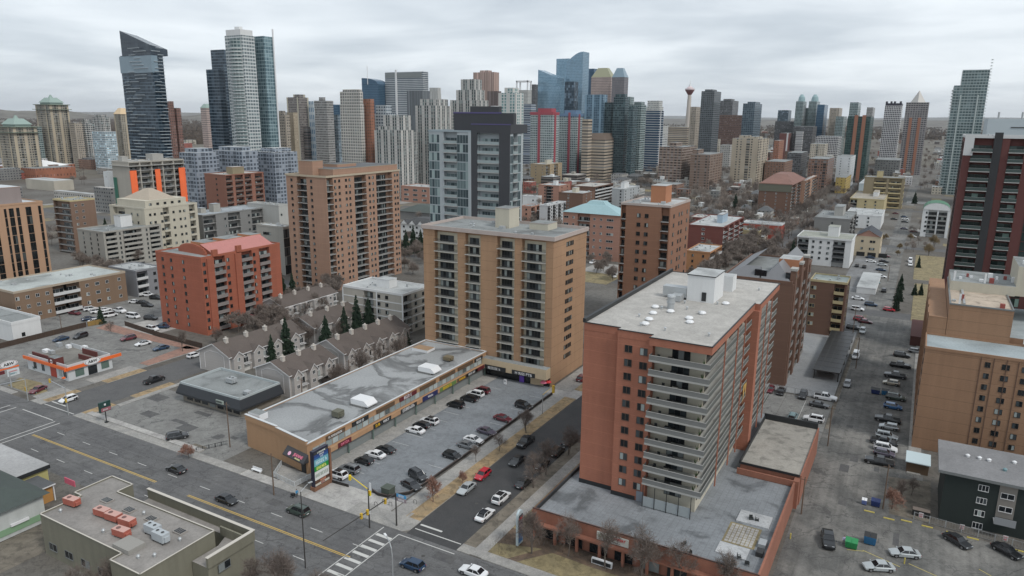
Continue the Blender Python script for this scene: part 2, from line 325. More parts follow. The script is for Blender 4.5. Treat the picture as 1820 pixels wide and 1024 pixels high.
def tower(name,label,cat,near,z,lx,rx,fl,zb=.6,top=.9,S='',E='',W='',N='',mat=None,rail='bars',railm=None,slab=None,nd=2.0,po=.35,
          roof=None,trim=None,fr=None,gl=None,wh=1.35,ww=1.3,side='E',parapet=.5,ph=(),vents=9,by=None,group=None,door=None,back=None,base=None,ov=.12,sill=.95,rect=None,Y=None,win_cap=100,phm=None,skip=()):
    mat = mat or WHITE; slab = slab or SLABL; railm = railm or RAILD; roof = roof or RMEM; trim = trim or mat; fr = fr or FRD; gl = gl or GLASS
    if rect: x0,x1,y0,y1 = rect
    else:
        if Y is not None:
            z = z or 50.
            for _ in range(6): X = solX(near[0],Y,z); z = zof(X,Y,near[1])
        elif by is not None:
            X,Y = G(near[0]+(860-near[0])*(by-near[1])/(5968-near[1]),by); z = zof(X,Y,near[1]) if z is None else z
        else: X,Y = G(near[0],near[1],z)
        y0 = Y
        if side == 'E': x1 = X; x0 = solX(lx,Y,z); y1 = solY(rx,X,z)
        else: x0 = X; x1 = solX(rx,Y,z); y1 = solY(lx,X,z)
    if y1-y0 > 92 or y1 < y0: y1 = y0+22
    w,d = x1-x0,y1-y0
    root = thing(name,label,cat,((x0+x1)/2,(y0+y1)/2,0),group)
    BK = MB(); P = Parts(root); fh = (z-zb-top)/fl; poly = []; O = {'S': (x0,y0),'E': (x1,y0),'N': (x1,y1),'W': (x0,y1)}
    for F in 'SENW':
        u,n,rot = FACE[F]; Lg = w if F in 'SN' else d; o = O[F]; spec = {'S': S,'E': E,'N': N,'W': W}[F].split()
        poly.append(o)
        segs = []
        if spec:
            absol = ',' not in ''.join(spec) and any(float(t[1:]) > 60 for t in spec if len(t) > 1)
            if absol:
                c = 0.
                for i,t in enumerate(spec):
                    if i == len(spec)-1 and len(t) == 1: e = Lg
                    else:
                        q = float(t[1:])
                        e = (solX(q,y0,z)-x0) if F == 'S' else (solY(q,x1,z)-y0) if F == 'E' else (y1-solY(q,x0,z))
                    segs.append((t[0],c,min(e,Lg))); c = min(e,Lg)
            else:
                tot = sum(float(t[1:] or 1) for t in spec); c = 0.
                for t in spec: e = c+float(t[1:] or 1)*Lg/tot; segs.append((t[0],c,e)); c = e
        def W_(uu,nn): return (o[0]+u[0]*uu+n[0]*nn,o[1]+u[1]*uu+n[1]*nn)
        for kd,a,b in segs:
            if kd in 'bBG': a,b = max(a,.3),min(b,Lg-.3)
            sw = b-a; m = (a+b)/2
            if kd in 'bBG':
                if back: q0,q1 = W_(a+.02,-nd+.03),W_(b-.02,-nd+.03); BK.face([(*q0,zb),(*q1,zb),(*q1,z-top),(*q0,z-top)])
                poly += [W_(a,0),W_(a,-nd),W_(b,-nd),W_(b,0)]
                bm = balc_mesh(sw,nd+po,{'b': rail,'B': 'solid','G': 'glass'}[kd],slab,railm)
                dm = win_mesh(min(sw*(.6 if back else .92),7.0),2.05,fr,gl,False,max(2,int(sw/1.5)))  # without a back wall, wide dark doors put the shade into the recess
                for k in range(fl):
                    if k in skip: continue
                    zz_ = zb+k*fh
                    q = W_(m,-nd); P.put('balcony',bm,q[0],q[1],zz_,rot); q = W_(m-(sw*.08 if back else 0),-nd+.05); P.put('balcony_door',dm,q[0],q[1],zz_+.03,rot)
            elif kd == 'p':
                poly += [W_(a,0),W_(a,.5),W_(b,.5),W_(b,0)]
            elif kd in 'n2N3g':
                cnt = {'n': 1,'2': 2,'N': 1,'3': 3,'g': 1}[kd]; hh = fh-.25 if kd == 'g' else wh; sz = .1 if kd == 'g' else sill
                wd = {'n': min(ww,sw*.8),'2': min(ww,sw*.36),'3': min(ww,sw*.25),'N': sw*.72,'g': sw-.1}[kd]
                wm = win_mesh(wd,hh,fr,gl,kd != 'g',max(1,round(wd/1.2)) if kd in 'Ng' else None)
                for k in range(fl):
                    if k in skip: continue
                    for j in range(cnt):
                        q = W_(a+sw*(j+.5)/cnt,0); P.put('window',wm,q[0],q[1],zb+k*fh+sz,rot)
    if back: BK.build('balcony_back_wall',[back],root)
    pl = []
    for p in poly:
        if not pl or math.dist(p,pl[-1]) > .01: pl.append(p)
    MB().prism(pl,-.2,z-.35,0,0).build('wall',[mat],root)
    r = MB(); r.prism([(x0-ov,y0-ov),(x1+ov,y0-ov),(x1+ov,y1+ov),(x0-ov,y1+ov)],z-.349,z,0,1,True); r.build('roof',[trim,roof],root)
    if parapet:
        r = MB(); a = .28
        for X0,Y0,X1,Y1 in ((x0-ov,y0-ov,x1+ov,y0-ov+a),(x0-ov,y1+ov-a,x1+ov,y1+ov),(x0-ov,y0-ov+a,x0-ov+a,y1+ov-a),(x1+ov-a,y0-ov+a,x1+ov,y1+ov-a)): r.box(X0,Y0,z,X1,Y1,z+parapet,0)
        r.build('parapet',[trim],root)
    for q in ph:
        a,b,c,e,hh = q[:5]; r = MB(); r.box(x0+w*a,y0+d*b,z,x0+w*c,y0+d*e,z+hh,0,1); r.box(x0+w*a-.1,y0+d*b-.1,z+hh,x0+w*c+.1,y0+d*e+.1,z+hh+.18,1,2)
        r.build('penthouse',[phm or mat,trim,roof],root)
    rv = random.Random(hash(label) % 1000 if False else len(label)*7+int(abs(x0)))
    for k in range(vents):
        X_,Y_ = x0+w*rv.uniform(.12,.88),y0+d*rv.uniform(.12,.88)
        if any(x0+w*q[0]-1 < X_ < x0+w*q[2]+1 and y0+d*q[1]-1 < Y_ < y0+d*q[3]+1 for q in ph): continue
        r = MB(); s_ = rv.uniform(.25,.8)
        if k % 2: r.box(X_-s_,Y_-s_,z,X_+s_,Y_+s_,z+rv.uniform(.5,1.3),0)
        else: r.cyl(X_,Y_,z,z+.6,.25,8,0); r.cyl(X_,Y_,z+.6,z+.8,.45,8,0,.2)
        r.build('rooftop_vent',[GALV],root)
    P.done(win_cap); return root,(x0,x1,y0,y1,z)
def far(name,label,cat,nx,ty,by,lx,rx,skin,roof=None,side='E',cut=(),group=None,body='wall',z=None,maxd=60,steps=(),trim=None,rot=0):
    """far building: footprint surveyed from the ground line; steps = extra masses (fx0,fy0,fx1,fy1,top_px) above or beside"""
    X,Y = G(nx+(860-nx)*(by-ty)/(5968-ty),by); z = z or zof(X,Y,ty); roof = roof or RMEM
    if side == 'E': x1,x0,y0 = X,solX(lx,Y,z),Y; y1 = solY(rx,X,z)
    else: x0,y0 = X,Y; x1 = solX(rx,Y,z); y1 = solY(lx,X,z)
    if y1 <= y0: y1 = y0+14
    y1 = min(max(y1,y0+6),y0+maxd)
    if x1-x0 > 120 or z > 260: print('BIG',label,x0,x1,z)
    root = thing(name,label,cat,((x0+x1)/2,(y0+y1)/2,0),group)
    m = MB(); m.prism([(x0,y0),(x1,y0),(x1,y1),(x0,y1)],-.2,z,0,1); m.build(body,[skin,roof],root)
    sz = min(x1-x0,y1-y0)
    for i,(a,b,c,e,t_) in enumerate(steps):
        zt = zof(x0+(x1-x0)*(a+c)/2,y0+(y1-y0)*b,t_) if t_ > 40 else z+t_
        q = MB(); q.prism([(x0+(x1-x0)*a,y0+(y1-y0)*b),(x0+(x1-x0)*c,y0+(y1-y0)*b),(x0+(x1-x0)*c,y0+(y1-y0)*e),(x0+(x1-x0)*a,y0+(y1-y0)*e)],z+.004,zt,0,1)
        q.build('upper_storeys' if zt-z > 6 else 'penthouse',[skin if zt-z > 6 else (trim or skin),roof],root)
    return root,(x0,x1,y0,y1,z)
def text_mesh(s,size,mat,ext=.02,bold=0):
    c = bpy.data.curves.new('t','FONT'); c.body = s; c.size = size; c.extrude = ext; c.offset = bold; c.align_x = 'CENTER'; c.align_y = 'CENTER'; c.resolution_u = 2
    o = bpy.data.objects.new('t',c); COL.objects.link(o); dg = bpy.context.evaluated_depsgraph_get()
    me = bpy.data.meshes.new_from_object(o.evaluated_get(dg)); bpy.data.objects.remove(o); bpy.data.curves.remove(c)
    me.materials.clear(); me.materials.append(mat); return me
def lettering(s,size,mat,parent,loc,face='S',bold=.01,name='lettering',tilt=0):
    """text standing on a wall; loc in world metres, face = way it looks"""
    o = link(name,text_mesh(s,size,mat,bold=bold),parent); R = parent.location if parent is not None else (0,0,0)
    o.location = (loc[0]-R[0],loc[1]-R[1],loc[2]-R[2]); o.rotation_euler = (math.pi/2+tilt,0,{'S': 0,'E': math.pi/2,'W': -math.pi/2,'N': math.pi}[face]); return o

def scribble(n,size,mat,parent,loc,face='S',seed=1,name='lettering'):
    """letters too small and blurred to read in the photo: letter-sized strokes"""
    r = random.Random(seed); m = MB(); x = -n*size*.36
    for i in range(n):
        if r.random() < .13: x += size*.45; continue
        w_ = size*r.choice((.42,.5,.55)); t_ = size*.15; v = r.randrange(4)
        m.box(x,-.04,-size/2,x+t_,0,size/2)
        if v != 1: m.box(x,-.045,size/2-t_,x+w_,0,size/2)
        if v != 2: m.box(x,-.045,-t_/2,x+w_*.85,0,t_/2)
        if v in (0,3): m.box(x,-.045,-size/2,x+w_,0,-size/2+t_)
        if v in (1,2): m.box(x+w_-t_,-.05,-size/2,x+w_,0,size/2*r.choice((1,0)) + .01)
        x += w_+size*.2
    R = parent.location; o = link(name,m.mesh(name,[mat]),parent,(loc[0]-R[0],loc[1]-R[1],loc[2]-R[2]),{'S': 0,'E': math.pi/2,'W': -math.pi/2}[face]); return o
# ---------------------------------------------------------------- terrain, roads, pavements
GB = ground('city_ground',(.135,.128,.116),(.09,.08,.068),.03,patch=.5)
GF = ground('far_land',(.075,.062,.05),(.14,.13,.105),.004,fine=.03,patch=.5)
ASPH = ground('asphalt_worn',(.125,.125,.125),(.1,.1,.102),.12,patch=.25,cracks=True,track=(.02,1,1))
ASPHD = ground('asphalt_new',(.045,.046,.048),(.055,.055,.056),.2,patch=.15)
ASPHM = ground('asphalt_side',(.085,.085,.087),(.1,.1,.1),.15,patch=.2)
ALLEY = ground('asphalt_alley',(.185,.18,.168),(.1,.1,.096),.1,patch=.35,cracks=True,track=(.7,.03,1))
LOTB = ground('asphalt_lot',(.2,.215,.23),(.165,.178,.19),.1,patch=.3)
LOTG = ground('asphalt_lot_old',(.205,.205,.195),(.16,.158,.152),.16,patch=.35,cracks=True)
SIDE = ground('pavement_concrete',(.31,.3,.28),(.25,.245,.235),.25,patch=.25)
SIDEL = ground('pavement_pale',(.4,.39,.37),(.3,.29,.28),.3,patch=.3)
KERB = wall('kerb_concrete',(.36,.35,.33),.1)
DRY = ground('dry_grass',(.34,.24,.13),(.25,.19,.115),.35,patch=.6,fine=6)
LAWN = ground('lawn_grass',(.25,.205,.11),(.18,.15,.085),.3,patch=.6,fine=5)
MULCH = ground('mulch',(.14,.095,.065),(.1,.075,.055),.4,patch=.5,fine=6)
SOIL = ground('soil',(.12,.105,.085),(.17,.15,.12),.4,patch=.6,fine=6)
PINKG = ground('pink_gravel',(.3,.17,.13),(.24,.15,.12),.5,patch=.4,fine=6)
PLAZA = roofm('deck_pavers',(.21,.225,.24),.5,.16,1.1)
YEL = plain('road_yellow',(.5,.34,.08),.8); WHT = plain('road_white',(.5,.5,.48),.8); YELB = plain('bright_yellow',(.5,.41,.1),.6)
m = MB(); m.poly([(-40000,-4000),(40000,-4000),(40000,40000),(-40000,40000)],-.03,0); struct('terrain',m,[GF])
def grnd(name,rects,z,mat,mi=0):
    m = MB()
    for r in rects:
        if isinstance(r[0],(tuple,list)): m.poly(r,z)
        else: m.poly([(r[0],r[1]),(r[2],r[1]),(r[2],r[3]),(r[0],r[3])],z)
    return struct(name,m,[mat])
grnd('ground',[(-900,-60,500,1500)],-.004,GB)
def raised(name,rects,mat,h=.13,z=0.):
    m = MB()
    for r in rects: m.prism([(r[0],r[1]),(r[2],r[1]),(r[2],r[3]),(r[0],r[3])] if not isinstance(r[0],tuple) else r,z,h,1,0)
    return struct(name,m,[mat,KERB])
# 14th street (crosses the foreground), the avenue to the right, the fast-food street to the left, the alley, far avenues
grnd('road_foreground',[(-700,80.6,400,101.5)],.004,ASPH)
grnd('road_avenue',[(-80.4,101.5,-68.6,300)],.008,ASPHD); grnd('road_avenue_far',[(-80.4,300,-68.6,1400)],.008,ASPHM)
grnd('road_side_street',[(-208.6,101.5,-193.2,420)],.008,ASPHM)
grnd('alley',[(-15.2,101.5,-6.0,1300)],.008,ALLEY); grnd('alley_lot',[(-6.0,101.5,8,330)],.008,ALLEY)
grnd('road_south_avenue',[(46,101.5,58,1400)],.008,ASPHM)
for Y in (330,520,740): grnd('road_cross',[(-800,Y,400,Y+11)],.024,ASPHM)
for X in (-335,): grnd('road_far_avenue',[(X-11,101.5,X,1400)],.02,ASPHM)

# lane markings
m = MB()
for a,b in ((-190,-141),(-129.9,-84.5)): m.poly([(a,89.55),(b,89.8),(b,90.0),(a,89.75)],.012); m.poly([(a,89.2),(b,89.45),(b,89.6),(a,89.35)],.012)
m.poly([(-500,89.0),(-226,89.2),(-226,89.6),(-500,89.4)],.012); m.poly([(-60,89.7),(60,89.7),(60,90.0),(-60,90.0)],.012)
struct('road_centre_line',m,[YEL])
m = MB()
for x in list(range(-186,-86,11)): m.poly([(x,93.35),(x+3.2,93.35),(x+3.2,93.5),(x,93.5)],.012); m.poly([(x+4,84.8),(x+7.2,84.8),(x+7.2,84.95),(x+4,84.95)],.012)
for x in list(range(-60,50,11))+list(range(-400,-230,11)): m.poly([(x,93.35),(x+3.2,93.35),(x+3.2,93.5),(x,93.5)],.012); m.poly([(x,84.8),(x+3.2,84.8),(x+3.2,84.95),(x,84.95)],.012)
# zebra crossing and stop lines
m.poly([(-85.7,80.8),(-85.5,80.8),(-85.5,101),(-85.7,101)],.012); m.poly([(-81.5,80.8),(-81.3,80.8),(-81.3,100.5),(-81.5,100.5)],.012)
for i in range(8): y = 82.2+i*2.25; m.poly([(-85.3,y),(-81.6,y),(-81.6,y+.75),(-85.3,y+.75)],.012)
m.poly([(-81.3,100.3),(-68.3,100.3),(-68.3,100.5),(-81.3,100.5)],.016); m.poly([(-79.9,103.6),(-69,103.6),(-69,103.85),(-79.9,103.85)],.012); m.poly([(-79.8,105.2),(-74.6,105.2),(-74.6,105.7),(-79.8,105.7)],.012)
m.poly([(-209.4,97.0),(-194.7,97.0),(-194.7,97.25),(-209.4,97.25)],.012); m.poly([(-208.3,102.2),(-194,102.2),(-194,102.45),(-208.3,102.45)],.012); m.poly([(-208.3,104.2),(-201.5,104.2),(-201.5,104.6),(-208.3,104.6)],.012)
m.poly([(-191.5,82),(-191.2,82),(-191.2,97),(-191.5,97)],.012); m.poly([(-193.6,82),(-193.3,82),(-193.3,97),(-193.6,97)],.012); m.poly([(-212.6,82),(-212.3,82),(-212.3,97),(-212.6,97)],.012); m.poly([(-215.6,82),(-215.3,82),(-215.3,97),(-215.6,97)],.012)
for k in range(12): y = 116+k*5.6; m.poly([(-93.6,y),(-89.2,y),(-89.2,y+.1),(-93.6,y+.1)],.02); m.poly([(-108.8,y),(-103.6,y),(-103.6,y+.1),(-108.8,y+.1)],.02)
struct('road_marking',m,[WHT])
m = MB(); rq = random.Random(3)
for i in range(26): x,y = rq.uniform(-200,20),rq.uniform(82,99); w_,d_ = rq.uniform(.8,6),rq.uniform(.6,2.4); m.poly([(x,y),(x+w_,y),(x+w_,y+d_),(x,y+d_)],.0075+i*.00006)
for i in range(14): x,y = rq.uniform(-14,6),rq.uniform(110,320); w_,d_ = rq.uniform(.6,2),rq.uniform(1,7); m.poly([(x,y),(x+w_,y),(x+w_,y+d_),(x,y+d_)],.0115+i*.00006)
for i in range(8): x,y = rq.uniform(-188,-140),rq.uniform(108,120); w_,d_ = rq.uniform(1,6),rq.uniform(1,4); m.poly([(x,y),(x+w_,y),(x+w_,y+d_),(x,y+d_)],.0145+i*.00006)
struct('road_patch',m,[ground('asphalt_patch',(.075,.075,.078),(.095,.094,.092),.3,patch=.3)])
m = MB()
for x,y in ((-150,91.5),(-118,95),(-95,87),(-75,93),(-74.5,118),(-75,140),(-9,150),(-10,190),(-60,86),(-175,86),(-73,97)): m.cyl(x,y,.004,.0165,.38,12)
struct('manhole_cover',m,[plain('cast_iron',(.05,.048,.045),.6)])
# foreground pavements, verges, lots
raised('pavement_north',[(-193.2,101.5,-128,103.9),(-118,101.5,-108,104.2),(-96,101.5,-84,106.3),[(-84,101.5),(-81.6,101.5),(-80.4,102.7),(-80.4,106.3),(-84,106.3)],(-84,106.3,-83.3,108)],SIDE)
grnd('driveway',[(-128,101.6,-118,104.2),(-108,101.6,-96,110.2)],.014,SIDEL)
raised('pavement_plaza',[(-96,106.3,-88.2,110.3),(-108.5,104.2,-101.5,106.5)],SIDEL,.09)
grnd('plaza_parking_lot',[(-109.4,110.2,-88.4,186.5)],.016,LOTB)
raised('mall_walk',[(-114.4,108.5,-109.4,186.5)],SIDE)
raised('pavement_avenue',[(-87.8,106.3,-84.2,182),(-96,186.5,-84.2,187),(-90.6,187,-84.2,330)],SIDE)
grnd('driveway_side',[(-91,182.0,-80.4,188.5)],.02,SIDEL)
raised('verge_avenue',[(-84.2,106.3,-80.6,182),(-84.2,188.5,-80.6,330)],DRY,.12)
raised('verge_east',[(-68.6,104,-65.8,300),(-15.1,197,-14.2,330)],SOIL,.12); raised('pavement_east',[(-65.8,101.8,-63.2,300),(-68.6,101.6,-65.8,104)],SIDE)
raised('lawn_corner',[(-63.2,104,-16,113.6),(-63.2,113.6,-58.6,205)],LAWN,.11); raised('pavement_south_east',[(-63.2,101.6,-15.5,104)],SIDE)
m = MB(); m.poly([(-63.2,107.5),(-55,110),(-45,109.4),(-30,109.6),(-16,108.6),(-16,113.6),(-63.2,113.6)],.118); struct('mulch_bed',m,[MULCH])
m = MB(); m.poly([(-59,104),(-57,104),(-52,110.5),(-54,111)],.122); struct('garden_path',m,[MULCH])
raised('verge_side_street',[(-193.2,103.9,-190,112),(-211.5,103.5,-208.6,113),(-193.2,118,-190.3,131),(-212,121,-208.6,134)],DRY,.12)
raised('pavement_side_street',[(-214,101.5,-208.6,103.5),(-216.5,103.5,-211.5,112),(-217,119,-212,134),(-190.3,112,-188.5,140),(-400,101.5,-224,103.5)],SIDE)
grnd('restaurant_parking_lot',[(-190,104,-136.5,127),(-142,127,-137.6,150)],.012,LOTG)
raised('pavement_lot_edge',[(-191,103.9,-145,105.6)],SIDEL,.35)
grnd('fast_food_parking_lot',[(-275,104,-212,157)],.012,LOTG)
raised('fast_food_island',[[(-232,104.5),(-217,104.5),(-217,108),(-226,111),(-236,110)]],LAWN,.14)
grnd('apartment_parking_lot',[(-305,130,-276,230),(-276,160,-258,240)],.012,LOTG); grnd('pale_ramp',[(-262,158,-242,180)],.016,SIDEL)
raised('gravel_bed',[[(-268,153.5),(-217,154.5),(-213,157.5),(-270,160)],[(-217,137),(-212.5,137),(-212.5,157),(-220,157)]],PINKG,.14)
grnd('townhouse_lane',[(-151,126,-138.2,215)],.016,LOTG)
grnd('rear_lot',[(-28,180.5,-15.3,218.6),(-36.5,187.5,-28.1,218.6)],.012,LOTG); grnd('carport_yard',[(-50,219.8,-15.6,300)],.02,ground('pale_slab',(.27,.28,.285),(.23,.24,.25),.1,patch=.2))
grnd('lot_line',[(-22.4,198,-22.3,216)],.018,WHT)
grnd('garage_lot',[(-30,300.5,-15.6,520)],.012,ground('pale_asphalt',(.2,.205,.21),(.15,.15,.15),.1))
raised('pavement_rear',[(4.6,180,7.4,330)],SIDE,.2)
grnd('corner_lot',[(8,101.6,60,156)],.014,ALLEY)
grnd('soil_patch',[[(2,158),(9.5,158),(9.5,178),(1,176)]],.02,SOIL)
raised('lawn_alley',[(1,420,17,500),(2,330,17,410)],LAWN,.15); grnd('lawn_field',[(18,200,44,380)],.012,LAWN)
grnd('school_field',[(-640,560,-560,640)],.012,LAWN)
# yards, small lots and back lanes between the far blocks
ry = random.Random(12); Y4 = {'yard_grass': (LAWN,[]),'yard_soil': (SOIL,[]),'yard_paving': (SIDE,[]),'yard_asphalt': (LOTG,[]),'yard_dark': (ASPHM,[])}
for i in range(620):
    x = ry.uniform(-700,300); y = 225+ry.random()**1.4*900; w_,d_ = ry.uniform(8,32),ry.uniform(8,30); k = ry.choice(list(Y4))
    if -90 < x < -62 or -38 < x < 30 and y < 560: continue
    if y < 330 and -260 < x < 10: continue
    Y4[k][1].append((x-w_/2,y-d_/2,x+w_/2,y+d_/2))
for i,(k,(mt_,rc)) in enumerate(Y4.items()): [grnd(k,[r],.028+.0007*j+.0001*i,mt_) if False else None for j,r in enumerate(rc)]; m = MB(); [m.poly([(r[0],r[1]),(r[2],r[1]),(r[2],r[3]),(r[0],r[3])],.03+i*.012+j*.00012) for j,r in enumerate(rc)]; struct(k,m,[mt_])
# parking bars painted yellow on the corner lot
m = MB()
for (xa,ya),(xb,yb) in (((1533,978),(1600,1008)),((1615,1002),(1700,1040)),((1740,1012),(1790,1040)),((1505,977),(1535,980))):
    a,b = Vector(G(xa,ya)),Vector(G(xb,yb)); n = (b-a).normalized().orthogonal()*.07; m.poly([a-n,b-n,b+n,a+n],.03)
struct('lot_marking',m,[YELB])
# far hills on the horizon
def ridge(name,y,h,seed,mat,x0=-26000,x1=22000,n=240):
    r = random.Random(seed); ph = [r.uniform(0,6.28) for _ in range(7)]; m = MB(); P = []
    for i in range(n+1):
        t = i/n; s = sum(math.sin(t*(5+9*k)+ph[k])/(1+k*.9) for k in range(7)); P.append((x0+(x1-x0)*t,max(8,h*(1+.33*s))))
    for (xa,ha),(xb,hb) in zip(P,P[1:]):
        m.face([(xa,y,-5),(xb,y,-5),(xb,y+900,hb),(xa,y+900,ha)]); m.face([(xa,y+900,ha),(xb,y+900,hb),(xb,y+2600,-5),(xa,y+2600,-5)])
    return struct(name,m,[mat])
ridge('hills',12500,95,3,GF); ridge('hills_far',17500,135,5,ground('far_blue_land',(.12,.125,.12),(.2,.2,.2),.002,fine=.02))
m = MB(); r = random.Random(9)
for i in range(60):                      # west side: the hills run round to the left of the view
    pass
ridge2 = MB()
for i in range(160):
    a0 = math.radians(30+i*.5); a1 = math.radians(30.5+i*.5); R0 = 9500; h0 = 75+35*math.sin(i*.21)+18*math.sin(i*.63+1); h1 = 75+35*math.sin((i+1)*.21)+18*math.sin((i+1)*.63+1)
    f = lambda a,R,z: (-math.sin(a)*R,math.cos(a)*R,z)
    ridge2.face([f(a1,R0,-5),f(a0,R0,-5),f(a0,R0+900,h0),f(a1,R0+900,h1)]); ridge2.face([f(a1,R0+900,h1),f(a0,R0+900,h0),f(a0,R0+2600,-5),f(a1,R0+2600,-5)])
struct('hills_west',ridge2,[GF])
# ---------------------------------------------------------------- hero buildings
BRO = wall('brick_orange',(.335,.134,.085),.17,course=2.85,streak=.13); BRT = wall('brick_tan',(.36,.222,.132),.14,course=3.05,course_dark=True,streak=.13)
BRB = wall('brick_brown',(.345,.213,.15),.1,course=2.85,streak=.13); BRR = wall('brick_red',(.31,.098,.058),.14,course=2.9,streak=.13)
BRN2 = wall('brick_tan_right',(.29,.172,.104),.12,course=2.8,course_dark=True,streak=.15); CREAM = wall('cream_stucco',(.47,.44,.36),.06); BEIGE = wall('beige_stucco',(.5,.4,.27),.06)
LGREY = wall('light_grey_panel',(.4,.405,.39),.06); TRIMB = plain('trim_black',(.02,.022,.024),.5); PINKT = wall('fascia_pinkish',(.42,.36,.33),.06)
def box_thing(name,label,cat,b,mat,group=None): m = MB(); m.box(*b); return solo(m,name,mat if isinstance(mat,(list,tuple)) else [mat],label,cat,group)
# --- orange balcony tower on its podium
def orange_tower():
    x0,x1,zr,zd = -56,-31.4,40.,4.8
    root = thing('apartment_tower','orange brick apartment tower with wraparound grey corner balconies above a paved deck','building',(-43,156,0)); P = Parts(root)
    m = MB(); m.prism([(-56,129.5),(-48.3,129.5),(-48.3,128.2),(-41.2,128.2),(-41.2,129.7),(-31.5,129.7),(-31.5,186),(-56,186)],zd-.1,38.4,0,0); m.build('wall',[BRO],root)
    m = MB(); m.prism([(-41.15,129.62),(-31.42,129.62),(-31.42,162),(-31.6,162),(-31.6,129.8),(-41.15,129.8)],zd-.1,38.4,0,0); m.build('balcony_back_wall',[CREAM],root)
    m = MB(); m.prism([(-56,129.45),(-48.35,129.45),(-48.35,128.15),(-41.25,128.15),(-41.25,126.2),(-29.5,126.2),(-29.5,163.2),(-28.3,163.2),(-28.3,187),(-56,187)],38.4,39.9,0,1,True); m.build('roof',[BRO,RGRAV],root)
    m = MB()
    for a,b in (((-56,129.45),(-48.35,129.45)),((-48.35,128.15),(-41.25,128.15)),((-41.25,126.2),(-29.5,126.2)),((-29.5,126.2),(-29.5,163.2)),((-28.3,163.2),(-28.3,187)),((-28.3,187),(-56,187)),((-56,187),(-56,129.45))):
        hw = .3 if a[0] == b[0] == -56 else .12; hh = 40.75 if a[0] == b[0] == -56 else 40.05
        m.obox(((a[0]+b[0])/2,(a[1]+b[1])/2),math.atan2(b[1]-a[1],b[0]-a[0]),math.dist(a,b)/2+.1,hw,39.9,hh)
    m.build('parapet',[TRIMB],root)
    fl = 2.83; wm = win_mesh(1.5,1.5,plain('frame_brown',(.12,.07,.05),.6),GLASS,True); dm = win_mesh(3.4,2.15,FRD,GLASSD,False,3)
    for k in range(11):
        zb = 36.6-fl*(k)
        P.put('window',wm,-46.0,128.2,zb-1.0,0); P.put('window',wm,-42.9,128.2,zb-1.1,0)
    GM = wall('balcony_grey',(.17,.173,.168),.06,.6); SL = plain('balcony_edge',(.36,.36,.34),.7)
    GE = wall('balcony_mesh_grey',(.11,.118,.11),.06,.6)
    for k in range(10):
        z = 35.4-fl*k; m = MB()
        m.prism([(-41.3,126.4),(-29.7,126.4),(-29.7,147.6),(-31.3,147.6),(-31.3,129.6),(-41.3,129.6)],z-.2,z,0,0,True)
        m.box(-41.3,126.36,z-.25,-29.66,126.46,z+.1,0); m.box(-29.76,126.46,z-.2,-29.68,147.6,z,0)
        m.box(-41.25,126.4,z+.1,-29.7,126.5,z+1.0,1); m.box(-29.8,126.5,z+.1,-29.7,147.6,z+1.0,2); m.box(-41.25,126.5,z+.1,-41.15,128,z+1.0,1)
        m.box(-41.3,126.36,z+1.0,-29.66,126.54,z+1.06,0); m.box(-29.81,126.54,z+1.0,-29.69,147.6,z+1.04,0)
        m.build('balcony',[SL,GM,GE],root)
    for k in range(11):
        z = 35.4-fl*k
        P.put('balcony_door',dm,-36.0,129.6,z+.05,0)
        for yy in (132,135.6,139.6,143.6,150,154,158.5): P.put('balcony_door',dm,-31.42,yy,z+.05,math.pi/2)
        if k < 10:
            for a,b in ((147.8,162.3),(165.3,186.4)):
                X = -29.7 if a < 160 else -28.4; bmh = MB(); bmh.box(-31.45,a,z-.14,X+.02,b,z,0); bmh.box(X-.1,a,z,X,b,z+1.0,2); bmh.box(X-.1,a,z+1.0,X+.01,b,z+1.04,0); bmh.build('balcony',[SL,GM,GE],root)
            P.put('balcony_door',dm,-31.42,171.5,z+.05,math.pi/2); P.put('balcony_door',dm,-31.42,180,z+.05,math.pi/2)
    for y,hw in ((137.4,.22),(148,.25),(155.2,.22),(171.5,.2),(178,.2)):
        X = -29.66 if y < 163 else -28.35
        m = MB(); m.box(X-.1,y-hw*.7,zd+2.5,X+.14,y+hw*.7,38.4); m.build('pier',[BRO],root)
    m = MB(); m.box(-31.5,162.4,zd,-28.3,165.2,38.4); m.build('pier',[BRO],root)
    for k in range(5): m = MB(); m.box(-41.1+k*2.4,126.5,zd,-40.98+k*2.4,126.62,9.4); m.build('screen_post',[TRIMB],root)
    m = MB(); m.box(-41,126.6,zd+.2,-31.5,126.66,zd+2.3); m.build('glass_screen',[plain('screen_glass',(.3,.33,.34),.15)],root)
    m = MB(); m.box(-56.05,129.35,zd,-48.4,129.44,zd+.9); m.box(-48.3,128.0,zd,-43.2,128.1,zd+.9); m.build('plinth',[TRIMB],root)
    m = MB(); m.box(-42.9,128.05,zd,-41.4,128.19,zd+2.2); m.build('door',[plain('door_grey',(.2,.22,.25),.5)],root)
    m = MB(); m.box(-43.6,158.1,39.9,-37.5,166.5,45.8,0,1); m.box(-43.75,157.95,45.8,-37.35,166.65,46.0,2,1); m.box(-40.2,158.0,40.2,-39.2,158.1,42.2,2); m.build('penthouse',[WHITE,RLIGHT,TRIMB],root)
    m = MB(); m.box(-40.5,171.5,39.9,-36.5,175.2,43.6,0,1); m.build('penthouse',[WHITE,RLIGHT],root)
    m = MB(); m.box(-49.2,158.2,40.4,-43.7,160.6,42.6); m.box(-46.4,155.2,40,-44.2,158.1,41.4); m.build('roof_duct',[GALV],root)
